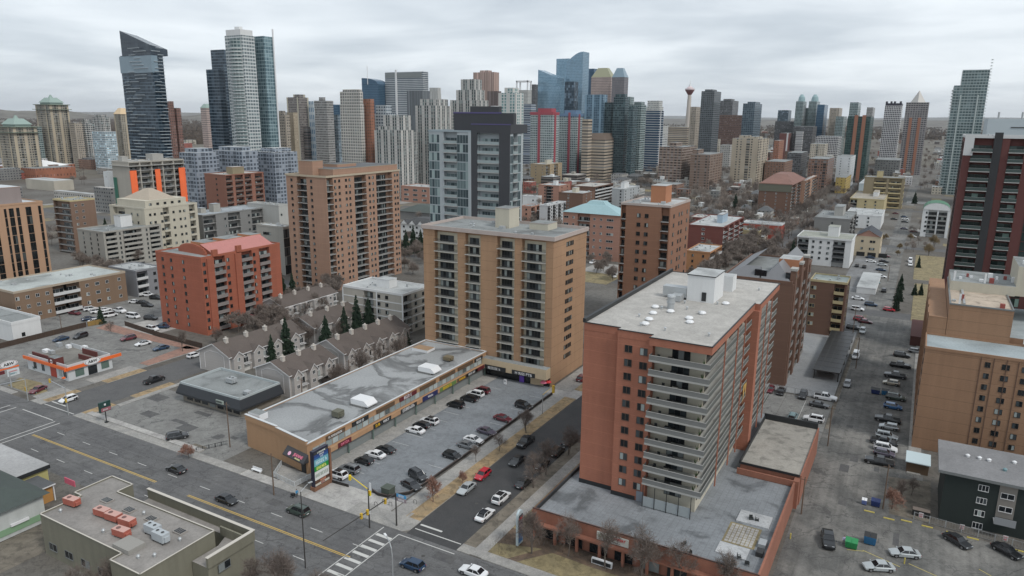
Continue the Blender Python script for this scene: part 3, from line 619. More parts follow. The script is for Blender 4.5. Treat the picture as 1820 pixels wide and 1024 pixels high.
    for i,(px,py) in enumerate([(1147,575),(1154,567),(1165,545),(1161,556),(1225,565),(1226,572),(1290,539),(1248,556),(1192,553)]):
        X,Y = G(px,py,40.2); m = MB()
        m.cyl(X,Y,39.9,40.2,.62,12); m.cyl(X,Y,40.2,40.5,.85,12,0,.6)
        m.build('roof_hatch' if i != 8 else 'roof_vent',[WMET],root)
    for px,py in [(1136,563),(1139,579),(1182,587),(1260,597),(1217,539),(1221,550),(1243,558),(1275,541),(1176,549),(1349,516)]:
        X,Y = G(px,py,40); m = MB(); m.cyl(X,Y,39.9,40.5,.17,8); m.cyl(X,Y,40.5,40.62,.35,8,0,.25); m.build('vent_pipe',[GALV],root)
    X,Y = G(1192,548,40); m = MB(); m.cyl(X,Y,39.9,42.6,.75,14); m.cyl(X,Y,42.6,43,.95,14,0,.8); m.cyl(X,Y,41.2,41.5,.9,14); m.build('exhaust_stack',[GALV],root)
    # yellow flag cloth hung on an east balcony
    m = MB(); m.face([(-29.55,158.2,22),(-29.55,159.8,22.2),(-29.55,158.8,17.5)]); m.face([(-29.55,160,22),(-29.55,161.4,22),(-29.55,161.2,18.5)]); m.build('flag',[plain('flag_gold',(.55,.35,.1),.8)],root)
    # podium
    m = MB(); m.prism([(-58.6,113.8),(-16,113.8),(-16,150),(-27.6,150),(-27.6,187.3),(-58.6,187.3)],-.1,zd,0,1); BRK = wall('brick_podium',(.27,.115,.076),.18,streak=.2); m.build('podium',[BRK,PLAZA],root)  # podium brick toned darker, its shade and dirt put into the colour
    m = MB(); m.box(-27.6,152,-.1,-15.3,180,6.4,0,1); m.build('podium_annex',[BRK,roofm('deck_aggregate',(.31,.295,.265),.65,.4)],root)
    m = MB()
    for b in ((-58.7,113.5,3.1,-16,113.8,5.9),(-58.9,113.5,3.1,-58.6,187,5.3),(-16.3,113.8,0,-15.9,150,5.9),(-16.3,150,0,-15.2,152,6.2),(-15.3,152,0,-15.0,180.3,6.75),(-27.9,150.0,4.9,-16.3,150.35,6.2)): m.box(*b)
    m.build('parapet_wall',[BRK],root)
    m = MB()
    for b in ((-58.5,113.9,4.9,-58.2,187,5.7),(-27.9,179.9,5.5,-15.3,180.25,7.9),(-58.7,113.42,5.9,-16,113.6,5.98),(-27.9,152,6.42,-27.6,180,7.2),(-27.6,151.9,6.4,-15.3,152.1,6.9)): m.box(*b)
    m.build('parapet_cap',[TRIMB],root)
    m = MB()
    for i in range(8): m.box(-56.5+i*5,113.38,.4,-53.0+i*5,113.46,2.9,0)
    m.build('shopfront',[GLASSD],root)
    for i in range(10): m = MB(); m.box(-58.2+i*4.6,112.3,0,-57.7+i*4.6,112.8,3.1); m.build('column',[BRK],root)
    m = MB(); m.box(-58.7,112.2,3.1,-16,113.45,3.4); m.build('canopy',[BRK],root)
    P.done(); return root
OT = orange_tower()
# roof deck furniture
m = MB(); m.box(-23.6,130.5,4.8,-17.6,135,5.05); solo(m,'raised_patio',[ground('patio_slab',(.42,.43,.44),(.36,.37,.38),.3)],'pale raised slab under the chairs by the deck parapet','patio slab')
m = MB(); m.box(-24.5,118.3,4.8,-19.2,122,4.98); solo(m,'raised_patio',[MT['patio_slab']],'pale slab in the near corner of the roof deck','patio slab')
m = MB()
for i in range(7):
    for j in range(8): m.box(-24+i*.72,122.8+j*.85,4.81,-23.42+i*.72,123.5+j*.85,4.84+.02*((i+j) % 2))
solo(m,'stepping_stones',[SIDEL],'grid of pale stepping stones set in moss on the roof deck','paving stones')
m = MB(); m.box(-24.4,122.4,4.8,-18.6,129.9,4.81); solo(m,'moss_bed',[LAWN],'dull moss patch between the two pale slabs on the roof deck','moss')
def deck_chair(x,y,rz,label,grp='dark garden chairs on the roof deck'):
    t = thing('garden_chair',label,'chair',(x,y,4.82),grp,rz); bm_ = plain('chair_dark',(.03,.035,.035),.6)
    for n,bs in (('seat',[(-.32,-.3,.34,.32,.35,.42)]),('backrest',[(-.32,.3,.4,.32,.38,1.05)]),('armrest',[(-.42,-.3,.55,-.3,.35,.6)]),('armrest',[(.3,-.3,.55,.42,.35,.6)]),
                  ('leg',[(-.36,-.3,0,-.3,-.22,.55)]),('leg',[(.3,-.3,0,.36,-.22,.55)]),('leg',[(-.36,.26,0,-.3,.34,.55)]),('leg',[(.3,.26,0,.36,.34,.55)])):
        m = MB(); [m.box(*b) for b in bs]; link(n,m.mesh(n,[bm_]),t)
for i,(px,py,l) in enumerate([(1335,922,'dark garden chair left of the pair on the far pale deck slab'),(1346,924,'dark garden chair right of the pair on the far pale deck slab'),(1201,978,'dark garden chair by the deck parapet, left of three'),(1215,966,'dark garden chair standing back from the deck parapet'),(1225,984,'dark garden chair right of three beside the deck parapet'),
                                 (1304,1003,'dark garden chair leftmost in the corner seating circle'),(1314,990,'tall dark garden chair at the back of the corner seating circle'),(1328,1001,'dark garden chair rightmost in the corner seating circle')]):
    X,Y = G(px,py,5.2); deck_chair(X,Y,i*1.3+.4,l)
m = MB(); m.box(-18.2,123.5,4.82,-16.9,125.6,5.6); solo(m,'storage_bench',[GALV],'grey metal bench box against the right deck parapet','bench box')
m = MB(); m.box(-18.0,120.5,4.82,-16.8,122.3,5.7); solo(m,'barbecue_box',[plain('bbq_black',(.03,.03,.03),.4)],'black barbecue box nearest the deck corner','barbecue')
# --- tan tower behind the shops
TANB,tb = tower('apartment_tower','tan brick tower with four balcony stacks and cream ground floor behind the parking plaza','building',None,45.2,0,0,13,5.4,1.2,rect=(-138.2,-91.5,187.3,211.0),
    S='w772 b813 w827 b854 w884 b915 w928 b971 w',E='w3 w4 22.2 22.2 w8',mat=BRT,rail='bars',back=wall('recess_cream',(.5,.46,.36),.06),slab=plain('slab_pale',(.5,.49,.45),.7),nd=1.7,po=.55,roof=RMEM,trim=PINKT,ov=.5,parapet=.9,vents=8,
    ph=[(.42,.52,.53,.8,6.2),(.66,.62,.8,.9,2.0)],phm=CREAM,ww=1.0)
m = MB(); m.box(-122,186.6,0,-91.8,187.25,2.9,0); m.box(-121,184.4,2.9,-91.6,187.25,6.2,1,2); m.build('shop_base',[GLASSD,BEIGE,RMEM],TANB)
m = MB(); m.box(-98,186.5,0,-93.5,186.58,2.6); m.build('shop_wall',[BEIGE],TANB)
for k in range(13):  # pale curtain walls inside each balcony recess
    pass
for px,s,w_,lab in ((880,'MARKET',7.5,'dark sign board with white lettering at the left end of the cream fascia'),(930,'H RISS PTB',8.0,'dark sign board with bold white lettering on the cream fascia')):
    X = solX(px,184.3,3.6); m = MB(); m.box(X-w_/2,184.28,2.9,X+w_/2,184.37,4.3); t = solo(m,'shop_sign',[TRIMB],lab,'sign'); (lettering(s,1.25,WMET,t,(X,184.25,3.5)) if s[0] == 'H' else scribble(9,.8,WMET,t,(X,184.27,3.5)))
# --- strip mall
def mall():
    root = thing('strip_mall','long two storey brick strip mall with patched grey roof and shop signs','building',(-126,148,0)); WOOD = wall('mall_brick',(.4,.245,.14),.1)
    P = [(-137.8,112.6),(-126,111.4),(-114.3,109.4),(-114.3,187),(-137.8,187)]
    m = MB(); m.prism(P,-.1,7.3,0,1); m.build('wall',[WOOD,roofm('mall_roof',(.28,.29,.295),.5,.055,ring=True)],root)
    m = MB()
    for a,b,h,w_ in ((P[0],P[1],8.6,.25),(P[1],P[2],8.3,.25),(P[2],P[3],7.65,.18),(P[4],P[0],7.65,.2),(P[3],P[4],7.65,.2)): m.obox(((a[0]+b[0])/2,(a[1]+b[1])/2),math.atan2(b[1]-a[1],b[0]-a[0]),math.dist(a,b)/2,w_,7.1,h-.12)
    m.build('parapet',[WOOD],root); m = MB()
    for a,b,h,w_ in ((P[0],P[1],8.6,.25),(P[1],P[2],8.3,.25),(P[2],P[3],7.65,.18),(P[4],P[0],7.65,.2),(P[3],P[4],7.65,.2)): m.obox(((a[0]+b[0])/2,(a[1]+b[1])/2),math.atan2(b[1]-a[1],b[0]-a[0]),math.dist(a,b)/2+.1,w_+.06,h-.119,h)
    m.build('coping',[plain('coping_pale',(.55,.57,.58),.5)],root)
    m = MB(); m.box(-137.6,113.2,7.3,-133.6,115.8,8.9,0,1); m.build('roof_room',[WMET,RMEM],root)
    m = MB(); m.box(-135.5,176.5,7.3,-129.5,180.5,8.1,0,1); m.build('skylight_kerb',[WMET,wall('timber_deck',(.3,.2,.12),.1)],root)
    # front: glazing bands
    wn = win_mesh(1.9,1.5,plain('mall_frame',(.28,.3,.3),.5),panes('mall_panes',(.25,.3,.3),(.4,.46,.46),(.1,.12,.12),(.4,.85)),True,1)
    y = 112; P_ = Parts(root)
    while y < 186: P_.put('window',wn,-114.3,y,4.35,math.pi/2); y += 2.15
    P_.done()
    m = MB(); m.box(-114.31,110.5,.1,-114.2,186,2.9,0); m.build('shopfront',[GLASSD],root)
    m = MB(); m.box(-114.3,110.3,2.95,-113.4,186.5,4.1,0); m.build('canopy',[WOOD],root)
    for k in range(9): m = MB(); m.box(-113.75,113+k*9,0,-113.45,113.3+k*9,2.95); m.build('column',[plain('post_green',(.12,.17,.15),.5)],root)
    return root
mall()
BROWNL = plain('louvre_brown',(.11,.07,.04),.7); MAROON = plain('maroon',(.12,.02,.025),.5); NAVY = plain('navy',(.02,.025,.1),.5); GOLD = plain('sign_gold',(.75,.45,.02),.5); RED = plain('sign_red',(.6,.03,.04),.5); PINK = plain('sign_pink',(.75,.2,.3),.5)
def mall_sign(px,py,z,w_,h_,mat,s,tmat,label,size=None):
    X = -114.05 if z > 5.4 else -113.3; y = G(px,py,z)[1]; y = solY(px,X,z); m = MB(); m.box(X-.12 if z > 5.4 else X-.08,y-w_/2,z-h_/2,X,y+w_/2,z+h_/2)
    t = solo(m,'shop_sign' if s else 'louvre_panel',[mat],label,'sign' if s else 'louvre')
    if s: (scribble(int(s[1:]),size or h_*.6,tmat,t,(X+.01,y,z),'E',len(label)) if s[0] == '~' else lettering(s,size or h_*.62,tmat,t,(X+.03,y,z-.02),'E'))
mall_sign(597,0,6.5,6.4,.95,BROWNL,'~14',WMET,'brown wooden sign board with carved letters, first along the mall front',.5)
mall_sign(613,0,3.6,4.6,1.3,MAROON,'ORYZA',PINK,'red sign with pink letters above the first shop of the mall',.85)
mall_sign(641,0,6.5,6.0,1.15,TRIMB,'~7',WMET,'black sign board with white letters, upper row of the mall',.6)
mall_sign(686,0,6.5,7.2,1.1,BROWNL,'',None,'long brown louvre panel between the black and maroon upper signs')
mall_sign(726,0,6.5,7.4,1.2,MAROON,'~6',WMET,'maroon sign with bold white letters, upper row of the mall',.9)
mall_sign(761,0,6.5,7.4,1.1,BROWNL,'',None,'brown louvre panel just past the maroon upper sign')
mall_sign(796,0,6.5,7.8,1.1,BROWNL,'',None,'brown louvre panel second from the far end of the mall')
mall_sign(828,0,6.5,8.4,1.1,BROWNL,'',None,'brown louvre panel nearest the far upper sign')
mall_sign(851,0,6.4,4.6,1.1,TRIMB,'~6',WMET,'small black sign at the far end of the mall upper row',.7)
mall_sign(680,0,3.5,7.0,1.25,TRIMB,'',None,'dark board behind the yellow and white sandwich shop letters')
_y1 = solY(671,-113.3,3.5); o = lettering('SUB',1.05,GOLD,None,(-113.22,_y1,3.5),'E'); tag(o,'yellow first half of the sandwich shop lettering','sign letters'); _y2 = solY(686,-113.3,3.5); o = lettering('WAY',1.05,WMET,None,(-113.22,_y2,3.5),'E'); tag(o,'white second half of the sandwich shop lettering','sign letters')
mall_sign(727,0,3.55,7.0,1.1,TRIMB,'~9',WMET,'black sign with round white emblem above the liquor shop',.85)
mall_sign(765,0,3.6,7.2,1.4,NAVY,'Winks',WMET,'navy sign with white letters in the lower row of the mall',.95)
mall_sign(797,0,3.6,8.4,1.2,plain('sign_green',(.12,.2,.06),.5),'~9',GOLD,'green and yellow sign in the lower row of the mall',.85)
mall_sign(822,0,3.6,5.5,1.1,BROWNL,'~8',GOLD,'small brown sign beside the green one in the lower row',.6)
mall_sign(839,0,3.6,6.4,1.1,TRIMB,'~9',WMET,'black sign second from the far end in the lower row',.6)
mall_sign(854,0,3.6,5.2,1.1,MAROON,'',None,'maroon board at the far end of the lower mall row')
def rtu(name,label,x,y,z,sx,sy,sz,mat,cat='air conditioner',fan=True,legs=.4,grp=None):
    t = thing(name,label,cat,(x,y,z),grp); m = MB(); m.box(-sx,-sy,legs,sx,sy,legs+sz); m.box(-sx*1.01,-sy*1.01,legs+sz*.45,sx*1.01,sy*1.01,legs+sz*.5); link('casing',m.mesh('casing',[mat]),t)
    for a in (-1,1):
        for b in (-1,1): m = MB(); m.box(a*sx*.85-.06,b*sy*.85-.06,0,a*sx*.85+.06,b*sy*.85+.06,legs); link('leg',m.mesh('leg',[FRD]),t)
    if fan:
        for a in (-.45,.45): m = MB(); m.cyl(a*sx,0,legs+sz,legs+sz+.12,min(sx,sy)*.38,12,0,mt=1); link('fan',m.mesh('fan',[GALV,BLACK]),t)
    m = MB(); m.box(sx,-sy*.6,legs+.1,sx+.35,sy*.6,legs+sz*.7); link('hood',m.mesh('hood',[mat]),t); return t
for px,py,l in ((645,712,'white rooftop unit with sloped hood, nearer one on the mall roof'),(762,654,'white rooftop unit with sloped hood, farther one on the mall roof')):
    X,Y = G(px,py+6,7.5); t = thing('rooftop_unit',l,'air conditioner',(X,Y,7.3))
    m = MB(); m.box(-2.4,-1.9,.5,2.0,1.9,1.9); link('casing',m.mesh('casing',[WMET]),t); m = MB(); m.face([(2.0,-1.9,1.9),(3.3,-1.9,.8),(3.3,1.9,.8),(2.0,1.9,1.9)]); m.face([(2.0,-1.9,.5),(3.3,-1.9,.5),(3.3,-1.9,.8),(2.0,-1.9,1.9)]); m.face([(2.0,1.9,.5),(2.0,1.9,1.9),(3.3,1.9,.8),(3.3,1.9,.5)]); m.box(2,-1.8,.5,3.2,1.8,.78); link('hood',m.mesh('hood',[WMET]),t)
    m = MB(); m.box(-2.6,-2.1,0,2.2,2.1,.5); link('kerb',m.mesh('kerb',[CONCD]),t)
X,Y = G(601,740,7.5); rtu('rooftop_unit','squat olive box on legs near the brick end of the mall roof',X,Y,7.3,1.1,1.1,1.4,plain('olive_metal',(.12,.12,.09),.7),fan=False)
X,Y = G(797,640,7.5); rtu('rooftop_unit','small brown box toward the far end of the mall roof',X,Y,7.3,1.2,1.2,1.0,plain('brown_metal',(.16,.13,.08),.7),fan=False)
# end wall canopy, terrace, pylon
t = thing('restaurant_awning','dark slanted awning with pink lettering on the brick end wall of the mall','awning',(-117.5,109.6,3.4)); ang = math.atan2(109.4-111.4,11.7)
m = MB(); m.face([(-4.4,.3,1.6),(-4.4,-1.2,0),(3.6,-1.2,0),(3.6,.3,1.6)]); m.face([(-4.4,.3,1.6),(-4.4,.3,0),(-4.4,-1.2,0)]); m.face([(3.6,.3,1.6),(3.6,-1.2,0),(3.6,.3,0)]); m.box(-4.4,-1.22,-.25,3.6,.3,0); link('canopy',m.mesh('canopy',[plain('awning_dark',(.045,.045,.05),.6)]),t); t.rotation_euler = (0,0,ang)
o = link('lettering',text_mesh('JEANNE',.95,PINK,bold=.02),t,(.9,-.6,.75)); o.rotation_euler = (math.radians(47),0,0)
o = link('lettering',text_mesh('BRASSERIE',.42,plain('sign_cream',(.7,.65,.35),.6),bold=.01),t,(1.1,-1.05,.25)); o.rotation_euler = (math.radians(47),0,0)
m = MB(); m.cyl(0,0,0,.06,.5,14); o = link('emblem',m.mesh('emblem',[plain('emblem_pink',(.8,.45,.6),.6)]),t,(-2.2,-.75,.62)); o.rotation_euler = (math.radians(47),0,0)
box_thing('door','dark entrance door under the slanted awning','door',(-116.4,109.35,0.1,-115.1,109.5,2.5),TRIMB)
def fence(name,label,cat,pts,h,post,rail,pitch=2.0,bars=.22,z=0,panel=None,cap=None):
    t = thing(name,label,cat,(*pts[0],z))
    for a,b in zip(pts,pts[1:]):
        L = math.dist(a,b); an = math.atan2(b[1]-a[1],b[0]-a[0]); c = ((a[0]+b[0])/2,(a[1]+b[1])/2); m = MB()
        if panel: m.obox(c,an,L/2,.07,z+.05,z+h-.05)
        else:
            m.obox(c,an,L/2,.035,z+h-.08,z+h); m.obox(c,an,L/2,.03,z+.12,z+.18); n = max(1,int(L/bars))
            for i in range(n): f = (i+.5)/n; m.obox((a[0]+(b[0]-a[0])*f,a[1]+(b[1]-a[1])*f),an,.02,.02,z+.18,z+h-.08)
        m.build('panel',[panel or rail],t); n = max(1,round(L/pitch))
        for i in range(n): m = MB(); f = i/n; m.obox((a[0]+(b[0]-a[0])*f,a[1]+(b[1]-a[1])*f),an,.07,.07,z,z+h+.06); m.build('post',[post],t)
        if cap: m = MB(); m.obox(c,an,L/2+.1,.14,z+h-.04,z+h+.03); m.build('cap',[cap],t)
    return t
WR = plain('rail_white',(.5,.52,.53),.5)
fence('terrace_fence','pale metal railing round the small terrace at the mall end','fence',[(-123.0,109.5),(-120.2,104.6),(-112.8,103.6),(-112.4,108.8)],1.25,WR,WR,1.6)
raised('terrace',[[(-123,109.6),(-120.3,104.7),(-112.9,103.7),(-112.5,109.2)]],SIDE,.15)
t = thing('pylon_sign','tall shop directory sign on a brick plinth with blue, green and white panels','sign',(-107.9,106.6,0)); FR_ = plain('pylon_dark',(.02,.02,.04),.4)
m = MB(); m.box(-108.6,104.2,0,-107.2,109.2,.95); m.build('plinth',[wall('plinth_brick',(.2,.1,.06),.1)],t); m = MB(); m.box(-108.35,104.4,.95,-107.45,109,9.3); m.build('frame',[FR_],t)
z = 1.1
for h,c,s,tc_ in ((.55,(.5,.48,.42),'CAFE',(.3,.03,.03)),(.8,(.1,.05,.03),'GRILL',(.7,.3,.2)),(2.1,(.62,.64,.62),'MEDICAL',(.3,.35,.3)),(1.15,(.02,.25,.05),'TEXACO',(.8,.75,.2)),(1.6,(.16,.38,.45),'DENTAL',(.6,.75,.78)),(.55,(.03,.1,.28),'SPA',(.6,.7,.8)),(.55,(.03,.06,.2),'SALON',(.7,.7,.7)),(.55,(.05,.05,.05),'STEPS MALL',(.75,.8,.75))):
    mm = plain('pylon_%d' % int(z*10),c,.4); m = MB(); m.box(-107.45,104.6,z,-107.38,108.85,z+h-.06); m.build('sign_panel',[mm],t); scribble(len(s)+1,min(.75,h*.6),plain('ink_%d' % int(z*10),tc_,.5),t,(-107.37,106.9,z+h/2),'E',int(z*9)); z += h
m = MB(); m.box(-107.45,109.0,0,-107.1,109.5,8.4); m.build('pier',[MT['plinth_brick']],t)
fence('hedge_wall','low black barrier along the plaza parking lot','barrier',[(-96.6,110.6),(-94.5,109.9),(-92.1,110.2),(-89.0,113.8),(-88.5,118),(-88.3,182)],.75,TRIMB,TRIMB,3,panel=plain('hedge_black',(.025,.022,.02),.9),cap=plain('hedge_cap',(.07,.055,.05),.8))
fence('hedge_wall','short black barrier beside the white car next to the pylon sign','barrier',[(-109.0,109.2),(-102.5,109.6)],.7,TRIMB,TRIMB,3,panel=MT['hedge_black'])
# --- restaurant with black mansard
def resto():
    t = thing('restaurant_building','single storey restaurant with black sloping fascia and grey flat roof','building',(-164,127,0)); x0,x1,y0,y1 = -178.5,-152.0,122.6,138
    m = MB(); m.box(x0+1.3,y0+1.3,-.1,x1-1.3,y1,3.4,0,1); m.build('wall',[wall('resto_wall',(.2,.18,.15),.12),RMEM],t)
    m = MB(); o = [(x0,y0),(x1,y0),(x1,y1),(x0,y1)]; i = [(x0+1,y0+1),(x1-1,y0+1),(x1-1,y1-.5),(x0+1,y1-.5)]
    for k in range(4):
        a,b = o[k],o[(k+1) % 4]; c,d = i[(k+1) % 4],i[k]; m.face([(*a,2.8),(*b,2.8),(*c,5.6),(*d,5.6)]); m.face([(*a,2.3),(*b,2.3),(*b,2.8),(*a,2.8)])
    m.face([(*p,2.3) for p in reversed(o)]); m.build('sloping_fascia',[wall('fascia_black',(.028,.032,.038),.1,.5)],t)
    m = MB(); m.poly(i,5.1); m.build('roof',[RMEM],t); m = MB()
    for k in range(4): a,b = i[k],i[(k+1) % 4]; m.obox(((a[0]+b[0])/2,(a[1]+b[1])/2),math.atan2(b[1]-a[1],b[0]-a[0]),math.dist(a,b)/2+.1,.15,5.0,5.75)
    m.build('coping',[plain('coping_grey',(.38,.42,.43),.5)],t)
    m = MB()
    for k in range(7): m.box(x0+3+k*3.2,y0+1.22,.7,x0+5.4+k*3.2,y0+1.29,2.2)
    m.build('window',[GLASSD],t); m = MB(); m.box(x1-9.5,y0-.05,2.95,x1-6.5,y0+.12,4.0); m.build('sign_board',[plain('resto_sign',(.35,.4,.36),.5)],t); scribble(7,.5,TRIMB,t,(x1-8,y0-.06,3.5))
resto()
X,Y = G(412,681,5.1); rtu('rooftop_unit','grey rooftop unit, larger one on the black-edged restaurant roof',X,Y,5.1,1.3,1.0,1.2,GALV); X,Y = G(440,702,5.1); rtu('rooftop_unit','small grey rooftop unit near the front edge of the restaurant roof',X,Y,5.1,.9,.8,.8,GALV,fan=False)
t = thing('pole_sign','dark green shop sign on a black post at the restaurant parking lot corner','sign',(-181,103.4,0))
m = MB(); m.cyl(-181,103.4,0,3.4,.13,8); m.cyl(-181,103.4,0,.4,.5,8); m.build('post',[TRIMB],t); m = MB(); m.box(-181.3,101.9,3.3,-180.7,104.9,6); m.build('sign_box',[plain('sign_dkgreen',(.015,.05,.045),.5)],t); m = MB(); m.box(-180.7,102.2,3.45,-180.64,104.8,4.4); m.build('lower_panel',[plain('sign_mauve',(.3,.12,.14),.5)],t)
scribble(8,.3,WMET,t,(-180.62,103.5,3.9),'E'); m = MB(); m.cyl(-180.62,103.3,5.1,5.5,.25,10); m.build('emblem',[WMET],t); pass
# ---------------------------------------------------------------- fast-food restaurant
def burger():
    t = thing('fast_food_restaurant','white fast food restaurant with orange roof band and oval sign','building',(-231,123,0)); x0,x1,y0,y1 = -242.5,-220.2,116,130
    WP = wall('white_panel',(.5,.52,.53),.06); OR = plain('band_orange',(.72,.14,.03),.45); BR = plain('panel_maroon',(.12,.03,.025),.6)
    m = MB(); m.box(x0,y0,-.1,x1,y1,3.6,0,1); m.build('wall',[WP,roofm('roof_brownish',(.2,.19,.17),.7)],t)
    m = MB(); m.obox(((x0+x1)/2,y0-.5),0,(x1-x0)/2+1.2,.12,3.5,4.5); m.obox((x1+.6,(y0+y1)/2+.8),math.pi/2,(y1-y0)/2+2.1,.12,3.5,4.5)
    m.box(x0,y0-.4,3.5,x1+.5,y0,3.56); m.box(x1,y0,3.5,x1+.5,y1,3.56); m.build('roof_band',[OR],t)
    m = MB(); m.box(x0+.6,y0+.2,3.62,x1-.2,y0+.4,5.0); m.box(x1-.4,y0+.4,3.62,x1-.2,y1-.2,5.0); m.box(x0+.6,y1-.4,3.6,x1-.4,y1-.2,5); m.build('parapet',[WP],t)
    m = MB(); m.box(-230,y0-.1,3.6,-226.2,118.5,6.2,0,1); m.box(x0+1,y0+1.2,3.6,-230,y0+1.5,5.6); m.box(-228,y0+8,3.6,-221.5,y0+8.3,5.2); m.box(-232,127.6,3.6,-224,127.9,5.4); m.build('maroon_screen',[BR,RMEM],t)
    for k,(a,b) in enumerate(((118.2,120.9),(126.4,128.9))): m = MB(); m.box(x1,a,.7,x1+.06,b,3.0); m.build('window',[panes('green_panes',(.06,.1,.09),(.1,.15,.13),(.1,.14,.12))],t)
    m = MB(); m.box(x1,122.2,.1,x1+.06,125,2.9); m.build('entrance_door',[GLASSD],t)
    for a in (-239,-234.5,-225,-222.6): m = MB(); m.box(a,y0-.06,.9,a+1.6,y0,3.0); m.build('window',[GLASS],t)
    m = MB(); m.box(-229.5,y0-.12,.1,-226.4,y0,3.4); m.build('entrance_panel',[plain('panel_red',(.35,.05,.03),.5)],t)
    # oval sign
    def oval(x,y,z,rx,rz,face,par):
        for i,(s,mt_,d) in enumerate(((1.0,WMET,0),(.93,MAROON,.02),(.88,WMET,.04))):
            m = MB(); n = 24; P = [(rx*s*math.cos(6.283*k/n),rz*s*math.sin(6.283*k/n)+.12*(i == 2)*0) for k in range(n)]
            if face == 'E':
                m.face([(x+.1+d,y+p[0],z+p[1]) for p in P]); [m.face([(x,y+P[k][0],z+P[k][1]),(x,y+P[(k+1) % n][0],z+P[(k+1) % n][1]),(x+.1+d,y+P[(k+1) % n][0],z+P[(k+1) % n][1]),(x+.1+d,y+P[k][0],z+P[k][1])]) for k in range(n)]
            m.build('sign_face',[mt_],par)
        lettering('A&W',rz*1.15,BLACK,par,(x+.17,y,z-.02),face,.03)
    s = thing('oval_sign','white oval sign with black A&W letters above the restaurant door','sign',(x1+.75,123.4,4.2)); oval(x1+.75,123.4,4.5,2.6,1.05,'E',s)
    s = thing('round_sign','round white emblem on the maroon roof tower of the restaurant','sign',(-228.2,y0-.2,4.9)); m = MB(); n = 16; m.face([(-228.2+.7*math.cos(6.283*k/n),y0-.2,5.0+.7*math.sin(6.283*k/n)) for k in range(n)]); m.build('sign_face',[WMET],s); lettering('A&W',.5,MAROON,s,(-228.2,y0-.24,5.0))
    for i,(px,py,sx) in enumerate(((82,622,1.1),(92,625,.9),(150,618,1.0),(165,622,.7),(122,615,.8),(105,612,.9))):
        X,Y = G(px,py,4.4); m = MB(); m.box(X-sx,Y-sx*.7,3.7,X+sx,Y+sx*.7,4.6+.2*(i % 3)); m.build('rooftop_unit',[GALV if i % 2 else WMET],t)
    s = thing('pole_sign','white oval A&W sign with orange swoosh on a pole at the left edge','sign',(-229.5,104.6,0)); m = MB(); m.cyl(-229.5,104.4,0,5,.2,8); m.build('pole',[GALV],s); oval(-229.6,104.6,7.3,2.5,1.05,'E',s)
    m = MB(); m.box(-229.7,101.8,5.9,-229.5,107.3,6.3); m.build('orange_band',[OR],s); m = MB(); m.box(-229.7,103.9,3.5,-229.5,107.2,5.6); m.build('message_board',[plain('board_white',(.55,.6,.62),.5)],s); lettering('25 POTATO',.42,RED,s,(-229.4,105.5,4.9),'E'); scribble(9,.35,plain('teal_ink',(.05,.25,.3),.5),s,(-229.45,105.5,4.2),'E')
    m = MB(); m.box(-229.8,101.0,4.7,-229.4,103.2,5.7); m.build('side_panel',[MAROON],s)
    box_thing('patio_umbrella','small orange folded umbrella outside the fast food window','umbrella',(-219.1,113.4,1.9,-218.3,114.2,2.3),OR)
burger()
fence('timber_fence','long dark brown timber fence behind the fast food lot','fence',[(-272,116),(-273,153)],2.0,BROWNL,BROWNL,3,panel=wall('fence_brown',(.06,.04,.03),.15))
fence('timber_fence','short yellowish timber gate section at the fence corner','fence',[(-273,153.5),(-272,159)],2.0,BROWNL,BROWNL,3,panel=wall('fence_yellow',(.25,.16,.05),.15))
fence('timber_fence','dark brown timber fence along the pink gravel strip','fence',[(-262,161.5),(-238,159),(-213,158.2)],1.9,BROWNL,BROWNL,3,panel=MT['fence_brown'])
# ---------------------------------------------------------------- town houses
TW = wall('siding_grey',(.4,.38,.365),.05,course=.9,streak=.03); TR = wall('shingles_brown',(.1,.082,.073),.2,.95); WT = plain('white_trim',(.66,.66,.66),.6)
def gable(m,x0,x1,y0,y1,e,r,axis='y',o=.5):
    """gable roof; mat 0 roof, 1 verge"""
    if axis == 'y':
        c = (x0+x1)/2; s = (r-e)/(c-x0); A,B = (x0-o,e-s*o),(x1+o,e-s*o)
        for (xa,za) in (A,B):
            q = [(xa,y0-o,za),(c,y0-o,r),(c,y1+o,r),(xa,y1+o,za)]; q = q if xa > c else q[::-1]
            m.face(q[::-1],0); m.face([(a,b,z-.18) for a,b,z in q],0)
            for yy,sg in ((y0-o,-1),(y1+o,1)): m.face([(xa,yy,za-.28),(c,yy,r-.28),(c,yy,r+.02),(xa,yy,za+.02)],1); m.box(min(xa,xa),yy-.01,za-.3,xa+.01,yy,za)
            m.face([(xa,y0-o,za-.28),(xa,y1+o,za-.28),(xa,y1+o,za+.02),(xa,y0-o,za+.02)],1)
    else:
        c = (y0+y1)/2; s = (r-e)/(c-y0)
        for ya in (y0-o,y1+o):
            za = e-s*o; m.face([(x0,ya,za),(x1+o,ya,za),(x1+o,c,r),(x0,c,r)],0); m.face([(x1+o,ya,za-.28),(x1+o,c,r-.28),(x1+o,c,r+.02),(x1+o,ya,za+.02)],1)
